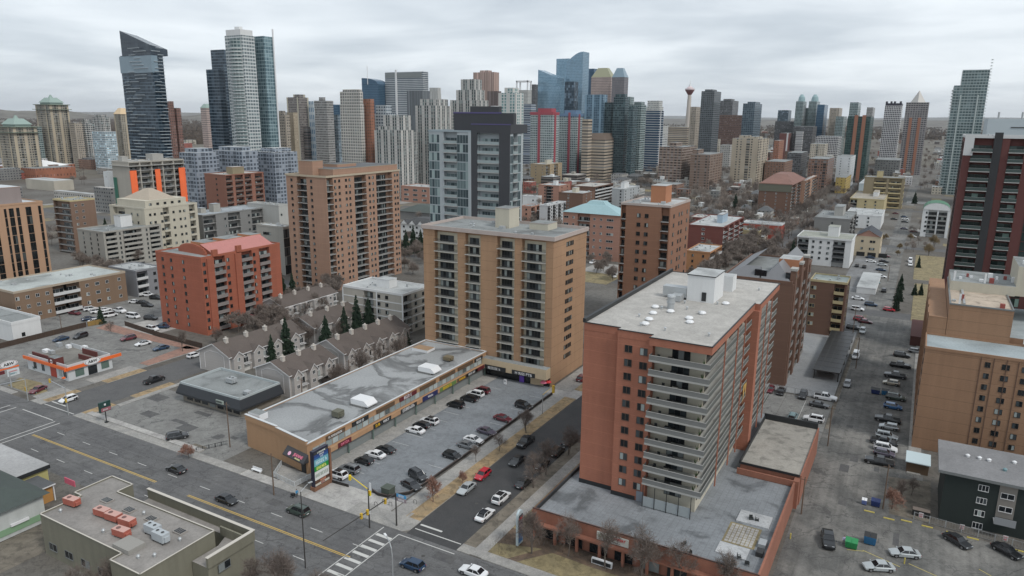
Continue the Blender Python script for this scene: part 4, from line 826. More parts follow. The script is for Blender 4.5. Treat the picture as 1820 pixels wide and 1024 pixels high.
def rowhouse(label,x0,x1,y0,y1,e,r,units,dormers=True,chim=True):
    t = thing('town_house_row',label,'town houses',((x0+x1)/2,(y0+y1)/2,0),'grey town house rows with brown roofs'); P = Parts(t); c = (x0+x1)/2
    m = MB(); m.box(x0,y0,-.1,x1,y1,e); [m.face([(x0,yy,e),(x1,yy,e),(c,yy,r-.1)]) for yy in (y0,y1)]; m.build('wall',[TW],t)
    m = MB(); gable(m,x0,x1,y0,y1,e,r); m.build('roof',[TR,WT],t)
    m = MB(); [m.box(x_-.12,y0-.06,0,x_+.12,y0-.001,e) for x_ in (x0+.12,x1-.12)]; w_ = (x1-x0)*.32
    for a,b in (((c-w_,.8),(c-w_,e-.6)),((c+w_,.8),(c+w_,e-.6)),((c-w_,e-.6),(c-w_*.4,e+.5)),((c+w_,e-.6),(c+w_*.4,e+.5)),((c-w_*.4,e+.5),(c+w_*.4,e+.5))): m.tube((a[0],y0-.04,a[1]),(b[0],y0-.04,b[1]),.07,n=4)
    m.build('corner_trim',[WT],t)
    L = (y1-y0)/units; wm = win_mesh(1.1,1.2,WT,GLASS,True); gm = MB().box(-1.35,-.08,0,1.35,0,2.2).mesh('garage_door',[plain('garage_white',(.6,.6,.58),.6)])
    bal = balc_mesh(2.6,1.3,'bars',WT,RAILD); fd = win_mesh(1.8,2.0,WT,GLASS,False)
    for k in range(units):
        ya = y0+L*k; yc = ya+L/2
        m = MB(); m.box(x1,ya+.5,-.1,x1+1.3,ya+L*.55,e-.4,0,0); m.build('bay',[TW],t)
        if dormers: m = MB(); gable(m,x1-3,x1+1.3,ya+.5,ya+L*.55,e-.4,e+1.3,'x',.35); m.face([(x1+1.3,ya+.5,e-.4),(x1+1.3,ya+L*.55,e-.4),(x1+1.3,ya+.5+(L*.55-.5)/2,e+1.2)],2); m.build('gable',[TR,WT,TW],t)
        P.put('window',wm,x1+1.3,ya+.5+(L*.55-.5)/2,e-2,math.pi/2); P.put('window',wm,x1,ya+L*.78,e-1.9,math.pi/2); P.put('window',wm,x1+1.3,ya+.5+(L*.55-.5)/2,e-4.6,math.pi/2)
        P.put('balcony_door',fd,x1,ya+L*.78,2.8,math.pi/2); P.put('balcony',bal,x1,ya+L*.78,2.7,math.pi/2); P.put('garage_door',gm,x1+.005,ya+L*.78,.05,math.pi/2)
        if chim: m = MB(); m.box(c+.6,yc-.5,e+1,c+1.7,yc+.5,r+.7); m.box(c+.5,yc-.6,r+.7,c+1.8,yc+.6,r+.85); m.cyl(c+1.15,yc,r+.85,r+1.3,.3,8); m.build('chimney',[plain('chimney_cream',(.5,.47,.43),.8)],t)
    P.done()
rowhouse('grey town house row nearest the black-roofed restaurant, gable end facing the road',-196,-181.8,144.2,176,6.4,9.6,4)
rowhouse('grey town house row in the middle with white gables over garages',-166.5,-152.6,141,160,6.9,9.8,3)
rowhouse('grey town house row farthest back beside the strip mall lane',-166,-152.2,163.5,197,7.2,10.6,5)
rowhouse('brown-roofed town house row behind the spruces',-196,-182,181,215,6.6,9.6,4)
rowhouse('brown-roofed town house row hidden beyond the spruces near the red tower',-226,-213,196,226,6.4,9.2,4,False)
rowhouse('short brown-roofed town house row in front of the tan slab garden',-196,-184,222,240,6.2,8.8,2,False)
m = MB(); m.box(-151.2,152.5,-.1,-145.8,158.5,2.7,0); gable(m,-151.2,-145.8,152.5,158.5,2.7,4.4); o = solo(m,'garage',[TR,TW],'small brown-roofed garage between the town house rows','garage')
# ---------------------------------------------------------------- olive office block, bottom left
def olive():
    t = thing('office_block','low olive green block with grey roof full of red and grey machines','building',(-118,69,0)); OLV = wall('olive_render',(.175,.168,.128),.12,streak=.2); CP = plain('coping_cream',(.5,.47,.42),.6)
    P = [(-134,62.3),(-109.5,62.3),(-109.5,60.2),(-101.6,60.2),(-101.9,74.6),(-129.6,74.3),(-129.6,77.6),(-136.4,77.6),(-136.4,70),(-134,70)]
    m = MB(); m.prism(P,-.1,8,0,1); m.build('wall',[OLV,roofm('roof_taupe',(.25,.235,.22),.8,.2)],t)
    for a,b in zip(P,P[1:]+P[:1]):
        pass
    m = MB(); mc = MB()
    for a,b in zip(P,P[1:]+P[:1]): L = math.dist(a,b)/2; an = math.atan2(b[1]-a[1],b[0]-a[0]); c = ((a[0]+b[0])/2,(a[1]+b[1])/2); m.obox(c,an,L,.08,8,8.25); mc.obox(c,an,L+.08,.11,8.25,8.3)
    m.build('parapet',[OLV],t); mc.build('coping',[CP],t)
    m = MB(); m.prism([(-126,74.8),(-101.9,74.8),(-101.9,70),(-97.5,70),(-97.5,77.4),(-107,77.4),(-107,79.6)][0:0] or [(-127,77.7),(-127,79.3),(-97.5,79.3),(-97.5,69.5),(-101.6,69.5),(-101.6,74.9),(-103,77.7)][::-1],-.1,5.2,0,1); m.build('lower_wing',[OLV,MT['roof_taupe']],t)
    m = MB()
    for b in ((-127.3,79.0,5.2,-97.3,79.4,7.2),(-97.7,69.4,5.2,-97.2,79.0,7.2),(-104,77.3,5.2,-97.7,77.6,7.0)): m.box(*b)
    m.build('screen_wall',[OLV],t); m = MB()
    for b in ((-127.4,78.9,7.2,-97.2,79.5,7.28),(-97.8,69.3,7.2,-97.1,78.9,7.28)): m.box(*b)
    m.build('coping',[CP],t)
    wm = win_mesh(2.4,1.5,FRG,GLASSD); 
    for x in (-131,-126,-121,-116,-112): link('window',wm,t,(x+118,62.28-69,1.6),0)
    for y in (63.5,72.5): link('window',wm,t,(-97.2+118 if y > 70 else -101.6+118,y-69,3.4),math.pi/2)
    return t
olive(); REDU = wall('unit_red',(.34,.1,.07),.2); REDT = plain('unit_top',(.5,.3,.26),.6)
for i,(px,py,l) in enumerate([(128,893,'faded red rooftop unit standing alone near the corner of the olive block'),(182,912,'red rooftop unit at the back left of the cluster of four'),(202,920,'red rooftop unit in the middle of the cluster, touching the back one'),(226,929,'red rooftop unit at the back right of the cluster'),(216,948,'red rooftop unit at the front of the cluster of four')]):
    X,Y = G(px,py,8.6); t = thing('rooftop_unit',l,'air conditioner',(X,Y,8),None,math.radians(6)); m = MB(); m.box(-1.5,-.75,.35,1.5,.75,1.55,0,1); link('casing',m.mesh('casing',[REDU,REDT]),t)
    m = MB(); m.box(1.5,-.5,.5,1.9,.5,1.1); link('hood',m.mesh('hood',[REDU]),t); m = MB(); [m.box(a,-.5,0,a+.1,.5,.35) for a in (-1.3,1.1)]; link('stand',m.mesh('stand',[FRD]),t); m = MB(); m.cyl(-.6,0,1.55,1.62,.4,12); link('fan',m.mesh('fan',[plain('fan_brown',(.15,.08,.07),.6)]),t)
for px,py,l in ((272,944,'grey rooftop unit with two fans, left of the pair'),(286,957,'grey rooftop unit with two fans, right of the pair')): X,Y = G(px,py,8.6); rtu('rooftop_unit',l,X,Y,8,1.5,.75,1.5,plain('unit_grey',(.38,.41,.43),.5))
for i,(px,py) in enumerate(((190,888),(230,905),(269,921),(320,943))): X,Y = G(px,py,8.3); m = MB(); m.box(-1.1,-.8,0,1.1,.8,.25,0); m.box(-.9,-.6,.25,.9,.6,.33,1); [m.box(-.9+.45*k,-.6,.33,-.86+.45*k,.6,.36,0) for k in range(1,4)]; o = link('skylight',m.mesh('skylight',[plain('sky_frame',(.28,.26,.24),.6),GLASSD]),None,(X,Y,8)); tag(o,['skylight nearest the notch on the olive block roof','second skylight from the notch on the olive block roof','third skylight from the notch on the olive block roof','skylight beside the grey units on the olive block roof'][i],'skylight','four skylights along the olive block roof')
for i,(px,py,l) in enumerate(((108,909,'white box vent by the left corner of the olive block'),(184,945,'small silver vent in the middle of the olive block roof'),(256,913,'small silver vent by the second skylight'),(320,960,'silver vent right of the grey rooftop units'),(275,988,'silver vent near the front corner of the olive block'),(246,991,'white cross-shaped vent near the front corner'))): X,Y = G(px,py,8.2); m = MB(); m.cyl(X,Y,8,8.5,.2,8); m.cyl(X,Y,8.5,8.7,.33,8,0,.2); solo(m,'roof_vent',[GALV],l,'vent')
m = MB(); X,Y = G(232,975,8); m.box(X-2.6,Y-1.5,8,X+1.8,Y+1.6,8.9); solo(m,'roof_hut',[plain('hut_taupe',(.27,.26,.24),.8)],'low grey curb box at the front of the olive block roof','roof box')
# white stucco house and grey flat building at the left edge
t = thing('stucco_building','off-white two storey stucco building with dark green hip roof','building',(-155,69,0)); m = MB(); m.box(-172,58.5,-.1,-145.4,68.6,6.2); m.build('wall',[wall('stucco_white',(.45,.47,.46),.1,streak=.2)],t)
m = MB(); a = (-173,57.6,6.1),(-144.4,57.6,6.1),(-144.4,69.6,6.1),(-173,69.6,6.1); rr = (-166,63.6,8.6),(-150.3,63.6,8.6); m.face([a[0],a[1],rr[1],rr[0]]); m.face([a[1],a[2],rr[1]]); m.face([a[2],a[3],rr[0],rr[1]]); m.face([a[3],a[0],rr[0]]); m.face(list(a)[::-1]); m.build('roof',[wall('shingles_green',(.06,.075,.07),.15,.95)],t)
m = MB(); m.box(-172.1,58.4,.8,-145.3,58.5,2.1); m.box(-145.39,58.4,.8,-145.25,68.6,2.1); m.build('green_band',[plain('band_green',(.2,.32,.2),.7)],t)
wm = win_mesh(1.5,1.1,FRG,GLASSD); [link('window',wm,t,(x+155,58.48-69,z_),0) for x,z_ in ((-150.5,4.6),(-158,4.6),(-165,4.6),(-156.5,2.4))]
m = MB(); m.box(-145.3,62.1,2.2,-144.9,65.4,2.7); m.build('wall_light',[WMET],t)
t = thing('flat_roof_building','pale grey flat roofed building with yellow strip at the left edge','building',(-170,79,0)); m = MB(); m.box(-200,70.4,-.1,-159.1,76.8,4.4,0,1); m.build('wall',[wall('yellow_wall',(.42,.38,.16),.1),RLIGHT],t)
m = MB(); m.box(-200.3,69.9,4.4,-158.6,77.2,5.3,0,1); m.build('roof',[TRIMB,roofm('roof_pale_flat',(.36,.36,.36),.9)],t)
t = thing('porch','small flat roofed porch with white edge beside the stucco building','porch',(-147,77.5,0)); m = MB(); m.box(-158.5,70.6,3.6,-151.8,74.4,3.9,0,1); m.build('roof',[WMET,RDARK],t); m = MB(); [m.box(x,y,0,x+.2,y+.2,3.6) for x in (-158.3,-152.3) for y in (71,74)]; m.build('post',[WMET],t); m = MB(); m.box(-152.8,70.9,0,-152.5,74,3.3); m.build('wall',[wall('ochre_wall',(.42,.22,.07),.1)],t)
box_thing('banner','pink banner with white figures beside the road at the left','banner',(-151.3,76.0,3.4,-147.6,76.15,4.7),plain('banner_pink',(.6,.12,.18),.7))
# ---------------------------------------------------------------- right side: brown slab complex, dark apartments
_,rA = tower('apartment_block','large tan brick slab with stepped roofs at the right edge','building',None,26.3,0,0,9,.5,1.0,rect=(5.2,52,196.2,209.2),S='w1752 n1764 w1782 n1799 w1818 n1832 w1850 n1870 w',mat=BRN2,roof=roofm('roof_bluegrey',(.3,.345,.36),.8),ww=1.7,wh=1.3,fr=FRD,vents=0,parapet=.35,N='',W='w10 n2 w6')
t = bpy.data.objects['apartment_block']; R_ = t.location
def slab_part(name,b,mats,top=1): m = MB(); m.box(*b,0,top); m.build(name,mats,t)
zB = zof(9.5,209.4,541); slab_part('upper_block',(9.4,209.4,0,solX(1803,209.4,zB),246,zB),[BRN2,roofm('roof_pinkgravel',(.42,.35,.28),.6,.25)])
xr_ = solX(1803,209.4,zB); m = MB()
for b in ((9.3,209.25,zB,xr_,209.6,zB+.35),(9.3,209.6,zB,9.7,246,zB+.35),(xr_-.3,209.6,zB,xr_,246,zB+.35)): m.box(*b)
m.build('parapet',[FRG],t)
slab_part('side_block',(xr_+.1,211,0,60,246,zB-7),[BRN2,MT['roof_bluegrey']]); slab_part('stair_wing',(5.2,209.3,0,9.3,262,zB-3.5),[BRN2,BRN2],1)
for k in range(5): m = MB(); y = 212+k*9.5; m.box(5.0,y,4,5.2,y+.6,zB-3.2); m.box(5.0,y+.6,zB-6,5.2,y+6,zB-3.2); m.build('balcony_fin',[BRN2],t)
m = MB(); m.box(9.6,228,zB,24.5,246,zB+2.6,0,1); m.box(24.5,229,zB,38.5,246,zB+8,0,1); m.build('machine_room',[CREAM,RMEM],t)
for i in range(26):
    rv = random.Random(i*5+1); X = 10+rv.random()*28; Y = (210.5 if rv.random() < .4 else 230)+rv.random()*8; zz_ = zB+.02 if Y < 228 else (zB+2.6 if X < 24.4 else zB+8); m = MB(); s_ = rv.uniform(.2,.55); m.box(X-s_,Y-s_,zz_,X+s_,Y+s_,zz_+rv.uniform(.3,1.6)); m.build('roof_unit',[[GALV,WMET,plain('unit_maroon',(.25,.06,.05),.6)][i % 3 if i % 9 else 2]],t)
for i,(X,Y,zz_) in enumerate(((10.4,229,zB+2.6),(17.5,229,zB+2.6),(26,231,zB+8),(28.5,231,zB+8),(37,231,zB+8),(11.5,211,zB),(27.5,210.4,zB))): m = MB(); m.box(X-.22,Y-.15,zz_,X+.22,Y+.15,zz_+2.6); m.build('antenna',[WMET],t)
for a in ((12.3,210.6),(36.2,214)): m = MB(); m.box(a[0],a[1],zB+.15,a[0]+.5,228,zB+.5); m.build('cable_tray',[GALV],t)
m = MB(); m.box(25.8,208.85,27.0,26.6,209.25,30.3); m.build('wall_duct',[WMET],t)
# slim pilaster lines beside the window stacks
for px in (1745,1768,1791,1812): X = solX(px,196.2,26); m = MB(); m.box(X-.08,196.1,.5,X+.08,196.2,26.2); m.build('pilaster',[plain('joint_dark',(.12,.07,.05),.8)],t)
DG = wall('siding_darkgreen',(.018,.026,.024),.15); t = thing('apartment_house','near-black three storey apartment house with grey flat roof at the right','building',(30,168,0)); Pt = Parts(t)
m = MB(); m.box(10.9,160.6,-.1,50,176,10.6); m.build('wall',[DG],t); m = MB(); m.box(9.6,159.9,10.6,50.5,176.5,11.2,0,1); m.build('roof',[FRG,roofm('roof_dgrey',(.2,.2,.205),.85,.15)],t)
wl = win_mesh(1.7,1.3,WT,GLASS,True,3); X = solX(1747,160.6,8)
for k in range(4): Pt.put('window',wl,X,160.6,8.3-2.75*k,0)
m = MB(); xa,xb = solX(1776,160.6,9),solX(1808,160.6,9); m.box(xa,160.5,3.6,xb,160.6,10.55); m.build('stair_panel',[plain('panel_taupe',(.2,.185,.165),.8)],t)
for k in range(2): Pt.put('window',win_mesh(2.2,1.2,WT,GLASSD,True,2),(xa+xb)/2,160.5,7.7-2.8*k,0)
m = MB(); m.box(xa-.3,158.2,3.1,xb+.3,160.5,3.3); m.box(xa-.3,158.1,3.1,xb+.3,158.2,4.6); m.build('entrance_canopy',[plain('canopy_grey',(.24,.25,.26),.6)],t)
for x in (14,36,44): [Pt.put('window',wl,x+4,160.6,8.3-2.75*k,0) for k in range(3) if x > 14]
Pt.done()
for px,py,l in ((1720,811,'silver dome vent, left of three on the dark house roof'),(1741,815,'silver dome vent, middle of three on the dark house roof'),(1758,819,'dull vent, right of three on the dark house roof'),(1803,823,'tall white vent on the dark house roof'),(1786,836,'teal box vent on the dark house roof')): X,Y = G(px,py,11.3); m = MB(); m.cyl(X,Y,11.2,11.6,.35,10); m.cyl(X,Y,11.6,11.8,.45,10,0,.15); solo(m,'roof_vent',[WMET if 'teal' not in l else plain('teal',(.15,.25,.27),.5)],l,'vent')
t = thing('shed','small shed with pale blue-white flat roof beside the brick slab','shed',(6.6,184,0)); m = MB(); m.box(4.4,180.9,0,8.9,186.4,2.6,0); m.build('wall',[BROWNL],t); m = MB(); m.box(4.1,180.4,2.6,9.2,187,2.8); m.build('roof',[plain('shed_roof',(.5,.6,.63),.6)],t)
fence('chain_link_fence','chain link fence between the corner lot and the dark house','fence',[(6.5,158.2),(26,156.2),(50,154.5)],1.6,GALV,plain('mesh_grey',(.25,.25,.25),.6),3,.5)
fence('yard_fence','grey metal fence along the rear parking lot','fence',[(-36,219.2),(-16,219.4)],2.0,GALV,plain('mesh_grey',(.25,.25,.25),.6),2.5,.4)
for i,(px,py) in enumerate(((1637,917),(1710,938),(1787,958))): X,Y = G(px,py,1); m = MB(); m.box(X-.4,Y-.04,.6,X+.4,Y,1.7,0); t = solo(m,'notice_sign',[plain('notice_white',(.6,.58,.58),.6)],['red and white notice left of three on the chain link fence','red and white notice in the middle of the chain link fence','red and white notice nearest the right edge on the fence'][i],'sign','notices on the fence'); lettering('NO',.4,RED,t,(X,Y-.05,1.35)); scribble(4,.22,RED,t,(X,Y-.05,.9))
# carport with panels
t = thing('carport','long black roofed carport beside the alley','carport',(-19,260,0)); m = MB(); m.box(-23.4,236,3,-15.6,286,3.25,0,1); m.build('roof',[FRD,wall('solar_black',(.02,.022,.024),.1,.4)],t)
m = MB(); [m.box(-23.4+i*1.95-.05,236,3.25,-23.4+i*1.95+.05,286,3.32) for i in range(5)]; [m.box(-23.4,236+k*5-.04,3.25,-15.6,236+k*5+.04,3.3) for k in range(11)]; m.build('roof_frame',[plain('frame_mid',(.09,.09,.085),.6)],t)
for k in range(6): m = MB(); m.box(-16.2,237+k*9.4,0,-15.9,237.3+k*9.4,3); m.build('post',[FRD],t)
for k in range(6): m = MB(); m.box(-23.2,237+k*9.4,0,-22.9,237.3+k*9.4,3); m.build('post',[FRD],t)
fence('low_fence','short black picket fence at the end of the restaurant parking lot','fence',[(-146.2,104.2),(-143,110.8)],1.0,TRIMB,TRIMB,1.6,.35)
raised('lot_corner_bed',[(-150,104.3,-145.5,106.8)],SOIL,.2)
grnd('dry_strip',[(-145,40,-134.8,74)],.03,SOIL); grnd('back_walk',[(-175,40,-145.2,56)],.034,SIDE)
# ---------------------------------------------------------------- middle distance blocks
MET = wall('metal_grey',(.3,.31,.31),.06); BRM = wall('brick_maroon',(.16,.055,.045),.08,course=2.9,streak=.05); BRD = wall('brick_darkbrown',(.15,.085,.06),.08,course=2.9,streak=.05)
BRP = wall('brick_pink',(.36,.2,.15),.07,course=2.9,streak=.05); GSID = wall('siding_midgrey',(.2,.2,.195),.07,course=1.4,streak=.05); OLB = wall('olive_brick',(.24,.2,.13),.08)
YC = wall('yellow_cream',(.45,.38,.22),.06); PEACH = wall('peach_stucco',(.5,.42,.3),.05); BGR = wall('beige_grey',(.33,.32,.29),.07); WHB = plain('balcony_white',(.55,.56,.56),.6)
tower('apartment_slab','tall tan brick apartment slab with balcony columns behind the red apartment building','building',(579,315),53,508,709,18,.6,.9,S='w514 n521 w527 b544 w549 n556 w',E='b591 2606 w611 2624 w629 b650 w653 2665 w668 b696 w699 2708 w',
      mat=BRB,rail='bars',nd=2.2,po=.25,roof=RDARK,trim=wall('trim_tan',(.42,.36,.27),.05),ov=.35,ww=1.15,wh=1.25,ph=[(.16,.1,.98,.985,3.0),(.28,.03,.62,.16,6.5),(.35,.3,.7,.55,4.4)],vents=9)
rd,rr = tower('apartment_block','bright red brick apartment block with pink-red sloping roof and balconies','building',(357,460),29,276,497,9,1.2,.9,S='w284 n292 w299 n307 w320 n329 w346 w',E='n366 p378 b399 n409 w416 p427 b447 n454 w460 b478 w',
      mat=BRR,rail='solid',railm=wall('panel_redgrey',(.22,.19,.18),.05),nd=1.4,po=.3,roof=RMEM,ov=.05,ph=(),vents=2,ww=1.1,parapet=.5)
x0,x1,y0,y1,z = rr; m = MB(); RR = wall('roof_pinkred',(.42,.17,.15),.05,.5)
m.face([(x1-1.2,y0+7,z),(x1-1.2,y1-2,z),(x1-9,y1-2,z+3.4),(x1-9,y0+7,z+3.4)]); m.face([(x1-9,y0+7,z),(x1-1.2,y0+7,z),(x1-9,y0+7,z+3.4)],1); m.face([(x1-1.2,y1-2,z),(x1-9,y1-2,z),(x1-9,y1-2,z+3.4)],1); m.face([(x1-9,y1-2,z),(x1-9,y0+7,z),(x1-9,y0+7,z+3.4),(x1-9,y1-2,z+3.4)],1); m.build('sloping_roof',[RR,BRR],rd)
for a,b in ((y0+9,y0+15),(y0+19,y0+27),(y0+31,y0+36)): m = MB(); m.box(x1-17,a,z,x1-9.1,b,z+3.6,0,1); m.build('roof_room',[wall('brick_orangelight',(.45,.2,.1),.08),RMEM],rd)
m = MB(); [m.obox((x1-12+8*math.cos(a),y0+5+.1*k),0,.9,.3,z,z+3.2*math.sin(a)+.4) for k,a in enumerate([i*.2+.1 for i in range(15)])]; m.build('curved_parapet',[BRR],rd)
for f in (.13,.42): m = MB(); m.box(x1-.6,y0+(y1-y0)*f,z,x1+.5,y0+(y1-y0)*f+2.2,z+2.4); m.build('chimney',[BRR],rd)
m = MB(); m.box(x1,y0+14,2.6,x1+3,y0+20,3.6); m.build('entrance_awning',[plain('awning_maroon',(.25,.03,.05),.7)],rd)
tower('apartment_tower','brown brick tower with brick rooftop box and white-posted balconies behind the orange tower','building',(1192,368),None,1104,1227,13,.5,2.2,Y=262,S='b1113 w1132 n1141 w1146 n1155 w1176 b1190 w',E='w1197 n1201 w1206 n1211 n1215 w1220 n1225 w',
      mat=wall('brick_chestnut',(.26,.135,.085),.08,course=2.9,streak=.05),rail='bars',railm=RAILD,slab=SLABL,nd=1.5,roof=RLIGHT,trim=PINKT,ww=1.4,wh=1.5,ph=[(.42,.4,.72,.7,6.5)],phm=wall('brick_orange2',(.38,.17,.09),.08))
b,rb = tower('glass_tower','grey glass and black panelled tower rising behind the tan brick tower','building',(907,235),None,762,929,22,1,1.2,Y=226,S='g781 w788 G812 g833 p838 w845 w849 b888 w',E='g912 G920 g926 w',
      mat=wall('panel_palegrey',(.36,.4,.42),.05),rail='glass',railm=plain('rail_glass',(.3,.36,.37),.15),slab=SLABL,nd=1.5,po=.3,roof=RDARK,trim=plain('crown_grey',(.3,.36,.39),.5),gl=panes('tower_panes',(.05,.075,.085),(.13,.18,.19),(.3,.38,.38),(.5,.8)),fr=plain('mullion_pale',(.35,.4,.42),.5),vents=0,parapet=.3)
x0,x1,y0,y1,z = rb; BP = wall('panel_black',(.045,.048,.055),.08,.6); xa = solX(838,y0,z)
m = MB(); xb = solX(849,y0,z); xc = solX(888,y0,z); m.box(xa,y0-.35,0,xb,y0-.02,z-.5); m.box(xc,y0-.35,0,x1+.02,y0-.02,z-.5); m.box(xa,y0-.35,z-.5,x1+.3,y0+12,z+2.6); m.build('black_panel',[BP],b)
m = MB(); m.box(x0+(x1-x0)*.25,y0+4,z+.004,x1-1,y1-3,z+6.5,0,0); m.box(x0+(x1-x0)*.45,y0+6,z+6.5,x1-7,y1-5,z+8.8,0,0); m.build('penthouse',[BP],b)
m = MB(); m.box(x0+(x1-x0)*.24,y0+3.9,z+6.3,x1-6,y0+4.02,z+6.75); m.box(xa,y0-.42,z+2.4,x1+.35,y0-.36,z+2.75); m.build('light_strip',[plain('violet_strip',(.09,.075,.2),.5)],b); m = MB(); m.cyl((x0+x1)/2+7,y0+7,z+6.5,z+9,1.5,12); m.build('roof_tank',[WMET],b)
SKB,sk = tower('apartment_block','brown brick apartment block with grey sloping metal roofs and brick chimneys behind the orange tower','building',(1408,504),None,1286,1443,9,.5,1.2,Y=224,S='w3 n1 w2 n1 w3',E='p2 w2 b4 w2 b4 w2 b4 w2 b4 w2',mat=BRD,rail='solid',railm=wall('panel_mid',(.22,.21,.2),.05),roof=RMEM,nd=1.5,po=.4,vents=3)
x0,x1,y0,y1,z = sk; MR = wall('standing_seam',(.17,.175,.185),.04,.45)
for a,b_ in ((x1-9.5,x1-.3),): m = MB(); c = (a+b_)/2; m.face([(b_,y0+.2,z),(b_,y1-1,z),(c,y1-3,z+5),(c,y0+4,z+5)]); m.face([(a,y1-1,z),(a,y0+.2,z),(c,y0+4,z+5),(c,y1-3,z+5)]); m.face([(a,y0+.2,z),(b_,y0+.2,z),(c,y0+4,z+5)]); m.face([(b_,y1-1,z),(a,y1-1,z),(c,y1-3,z+5)]); m.build('sloping_roof',[MR],SKB)
m = MB(); m.face([(x0,y0+.2,z),(x1-9.6,y0+.2,z),(x1-9.6,y0+3,z+3.6),(x0+6,y0+3,z+3.6)]); m.face([(x0,y1,z),(x0,y0+.2,z),(x0+6,y0+3,z+3.6),(x0+6,y1-3,z+3.6)]); m.face([(x0+6,y0+3,z+3.6),(x1-9.6,y0+3,z+3.6),(x1-9.6,y0+3.5,z),(x0+6,y0+3.5,z)]); m.build('sloping_roof',[MR],SKB)
m = MB(); m.box(x0+9,y0+1.0,z+1,x0+12.5,y0+2.2,z+2.9); m.build('dormer_window',[GLASSD],SKB); m = MB(); m.box(x0+18,y0+1.0,z+1,x0+21,y0+2.2,z+2.9); m.build('dormer_window',[GLASSD],SKB)
m = MB(); m.box(x0+14,y0+12,z,x0+20,y0+20,z+5,0,1); m.build('penthouse',[MT['brick_orange2'],RLIGHT],SKB)
for f in (.02,.3,.62): m = MB(); Y_ = y0+(y1-y0)*f; m.box(x1-.8,Y_,0,x1+.8,Y_+3,z+3.6,0); m.box(x1-1,Y_-.2,z+3.6,x1+1,Y_+3.2,z+4.3,1); m.build('chimney',[BRD,CONC],SKB)
tower('apartment_block','five storey brown and cream block with stacked balconies beside the carport','building',(1506,505),None,1441,1512,5,2.4,.8,by=600,S='N1454 w1484 B1502 w',E='w1 n1 w1',mat=BRD,rail='solid',railm=YC,slab=YC,roof=roofm('roof_greenish',(.33,.37,.35),.7),trim=YC,vents=5,fr=YC,wh=1.4)
tower('apartment_block','white apartment block with dark balconies and a white rooftop box','building',(1514,428),None,1418,1521,4,2.6,.8,by=477,S='b1438 w1444 n1449 w1457 n1462 w1470 n1477 w1482 b1503 w',E='w',mat=WHITE,rail='solid',railm=plain('rail_charcoal',(.05,.055,.06),.6),slab=WHB,roof=roofm('roof_olivegrey',(.3,.31,.27),.8),trim=WHITE,ov=.4,fr=FRG,ph=[(.52,.4,.72,.75,5.5)],vents=4)
tower('apartment_block','grey sided apartment block behind the white one, with a concrete roof box','building',(1512,391),None,1448,1523,4,.6,.8,by=434,S='w9 n1 w9',E='b2 w1 b2',mat=GSID,roof=RMEM,ph=[(.45,.4,.7,.8,6)],phm=CONC,rail='solid')
tower('apartment_block','white flat roofed block among the parking lots right of the grey sided one','building',(1567,385),None,1502,1573,3,.6,.6,by=408,S='w3 n1 w2 n1 w3',E='w',mat=WHITE,roof=RLIGHT)
tower('apartment_block','pale yellow low block in front of the white-blue one','building',(1572,356),None,1511,1580,4,.6,.8,by=382,S='b3 w3 n1 w3 n1 w3',E='w',mat=YC,roof=roofm('roof_sand',(.33,.3,.25),.8),ph=[(.6,.4,.75,.7,4)],phm=WHITE)
tower('apartment_block','white and pale blue block with flat roof beyond the pale yellow one','building',(1577,329),None,1527,1584,5,.6,.8,by=362,S='w5 n1 w5',E='w',mat=wall('white_blue',(.5,.57,.6),.05),roof=RLIGHT)
tower('apartment_block','olive and cream balcony block beside the far alley with a cream roof box','building',(1608,318),None,1537,1634,6,.6,.8,by=372,S='w4 b5 w1 b5 w1',E='b3 w1 b3',mat=OLB,railm=YC,rail='solid',slab=YC,roof=RMEM,ph=[(.3,.1,.45,.3,6)],phm=YC)
tower('apartment_tower','brick tower with red and olive hipped roof beside the long tree-lined street','building',(1408,329),None,1350,1432,9,.6,.4,by=388,S='w2 n1 w3 n1 w3 n1 w1',E='b2 w1 b2 w1 b2',mat=BRD,fr=WHB,roof=RMEM,vents=0,ww=1.0)
t = bpy.data.objects['apartment_tower.004'] if 'apartment_tower.004' in bpy.data.objects else None
def hip(parent,r,dz,mat,ins=.35,ov=.6,name='hip_roof',z=None):
    x0,x1,y0,y1,z_ = r; z_ = z or z_; m = MB(); a = [(x0-ov,y0-ov,z_),(x1+ov,y0-ov,z_),(x1+ov,y1+ov,z_),(x0-ov,y1+ov,z_)]; w_,d_ = x1-x0,y1-y0; i_ = [(x0+w_*ins,y0+d_*ins,z_+dz),(x1-w_*ins,y0+d_*ins,z_+dz),(x1-w_*ins,y1-d_*ins,z_+dz),(x0+w_*ins,y1-d_*ins,z_+dz)]
    for k in range(4): m.face([a[k],a[(k+1) % 4],i_[(k+1) % 4],i_[k]])
    m.face(i_); m.face(a[::-1]); m.build(name,[mat],parent)
def rectof(px,ty,by,lx,rx): X,Y = G(px+(860-px)*(by-ty)/(5968-ty),by); z = zof(X,Y,ty); return (solX(lx,Y,z),X,Y,solY(rx,X,z),z)
q = [o for o in bpy.data.objects if o.get('label','').startswith('brick tower with red')][0]; r_ = rectof(1408,329,388,1350,1432); m = MB(); m.box(r_[0]-.3,r_[2]-.35,r_[4]-6,r_[1]-.2,r_[2]-.1,r_[4]); m.build('olive_band',[wall('olive_metal',(.13,.13,.09),.1)],q); hip(q,r_,7,wall('roof_redolive',(.2,.11,.09),.25),.3)
tower('apartment_block','brick wing with balconies joined behind the hipped brick tower','building',(1432,322),None,1425,1452,9,.6,.6,by=376,S='w',E='b2 w1 b2',mat=BRB,roof=RLIGHT)
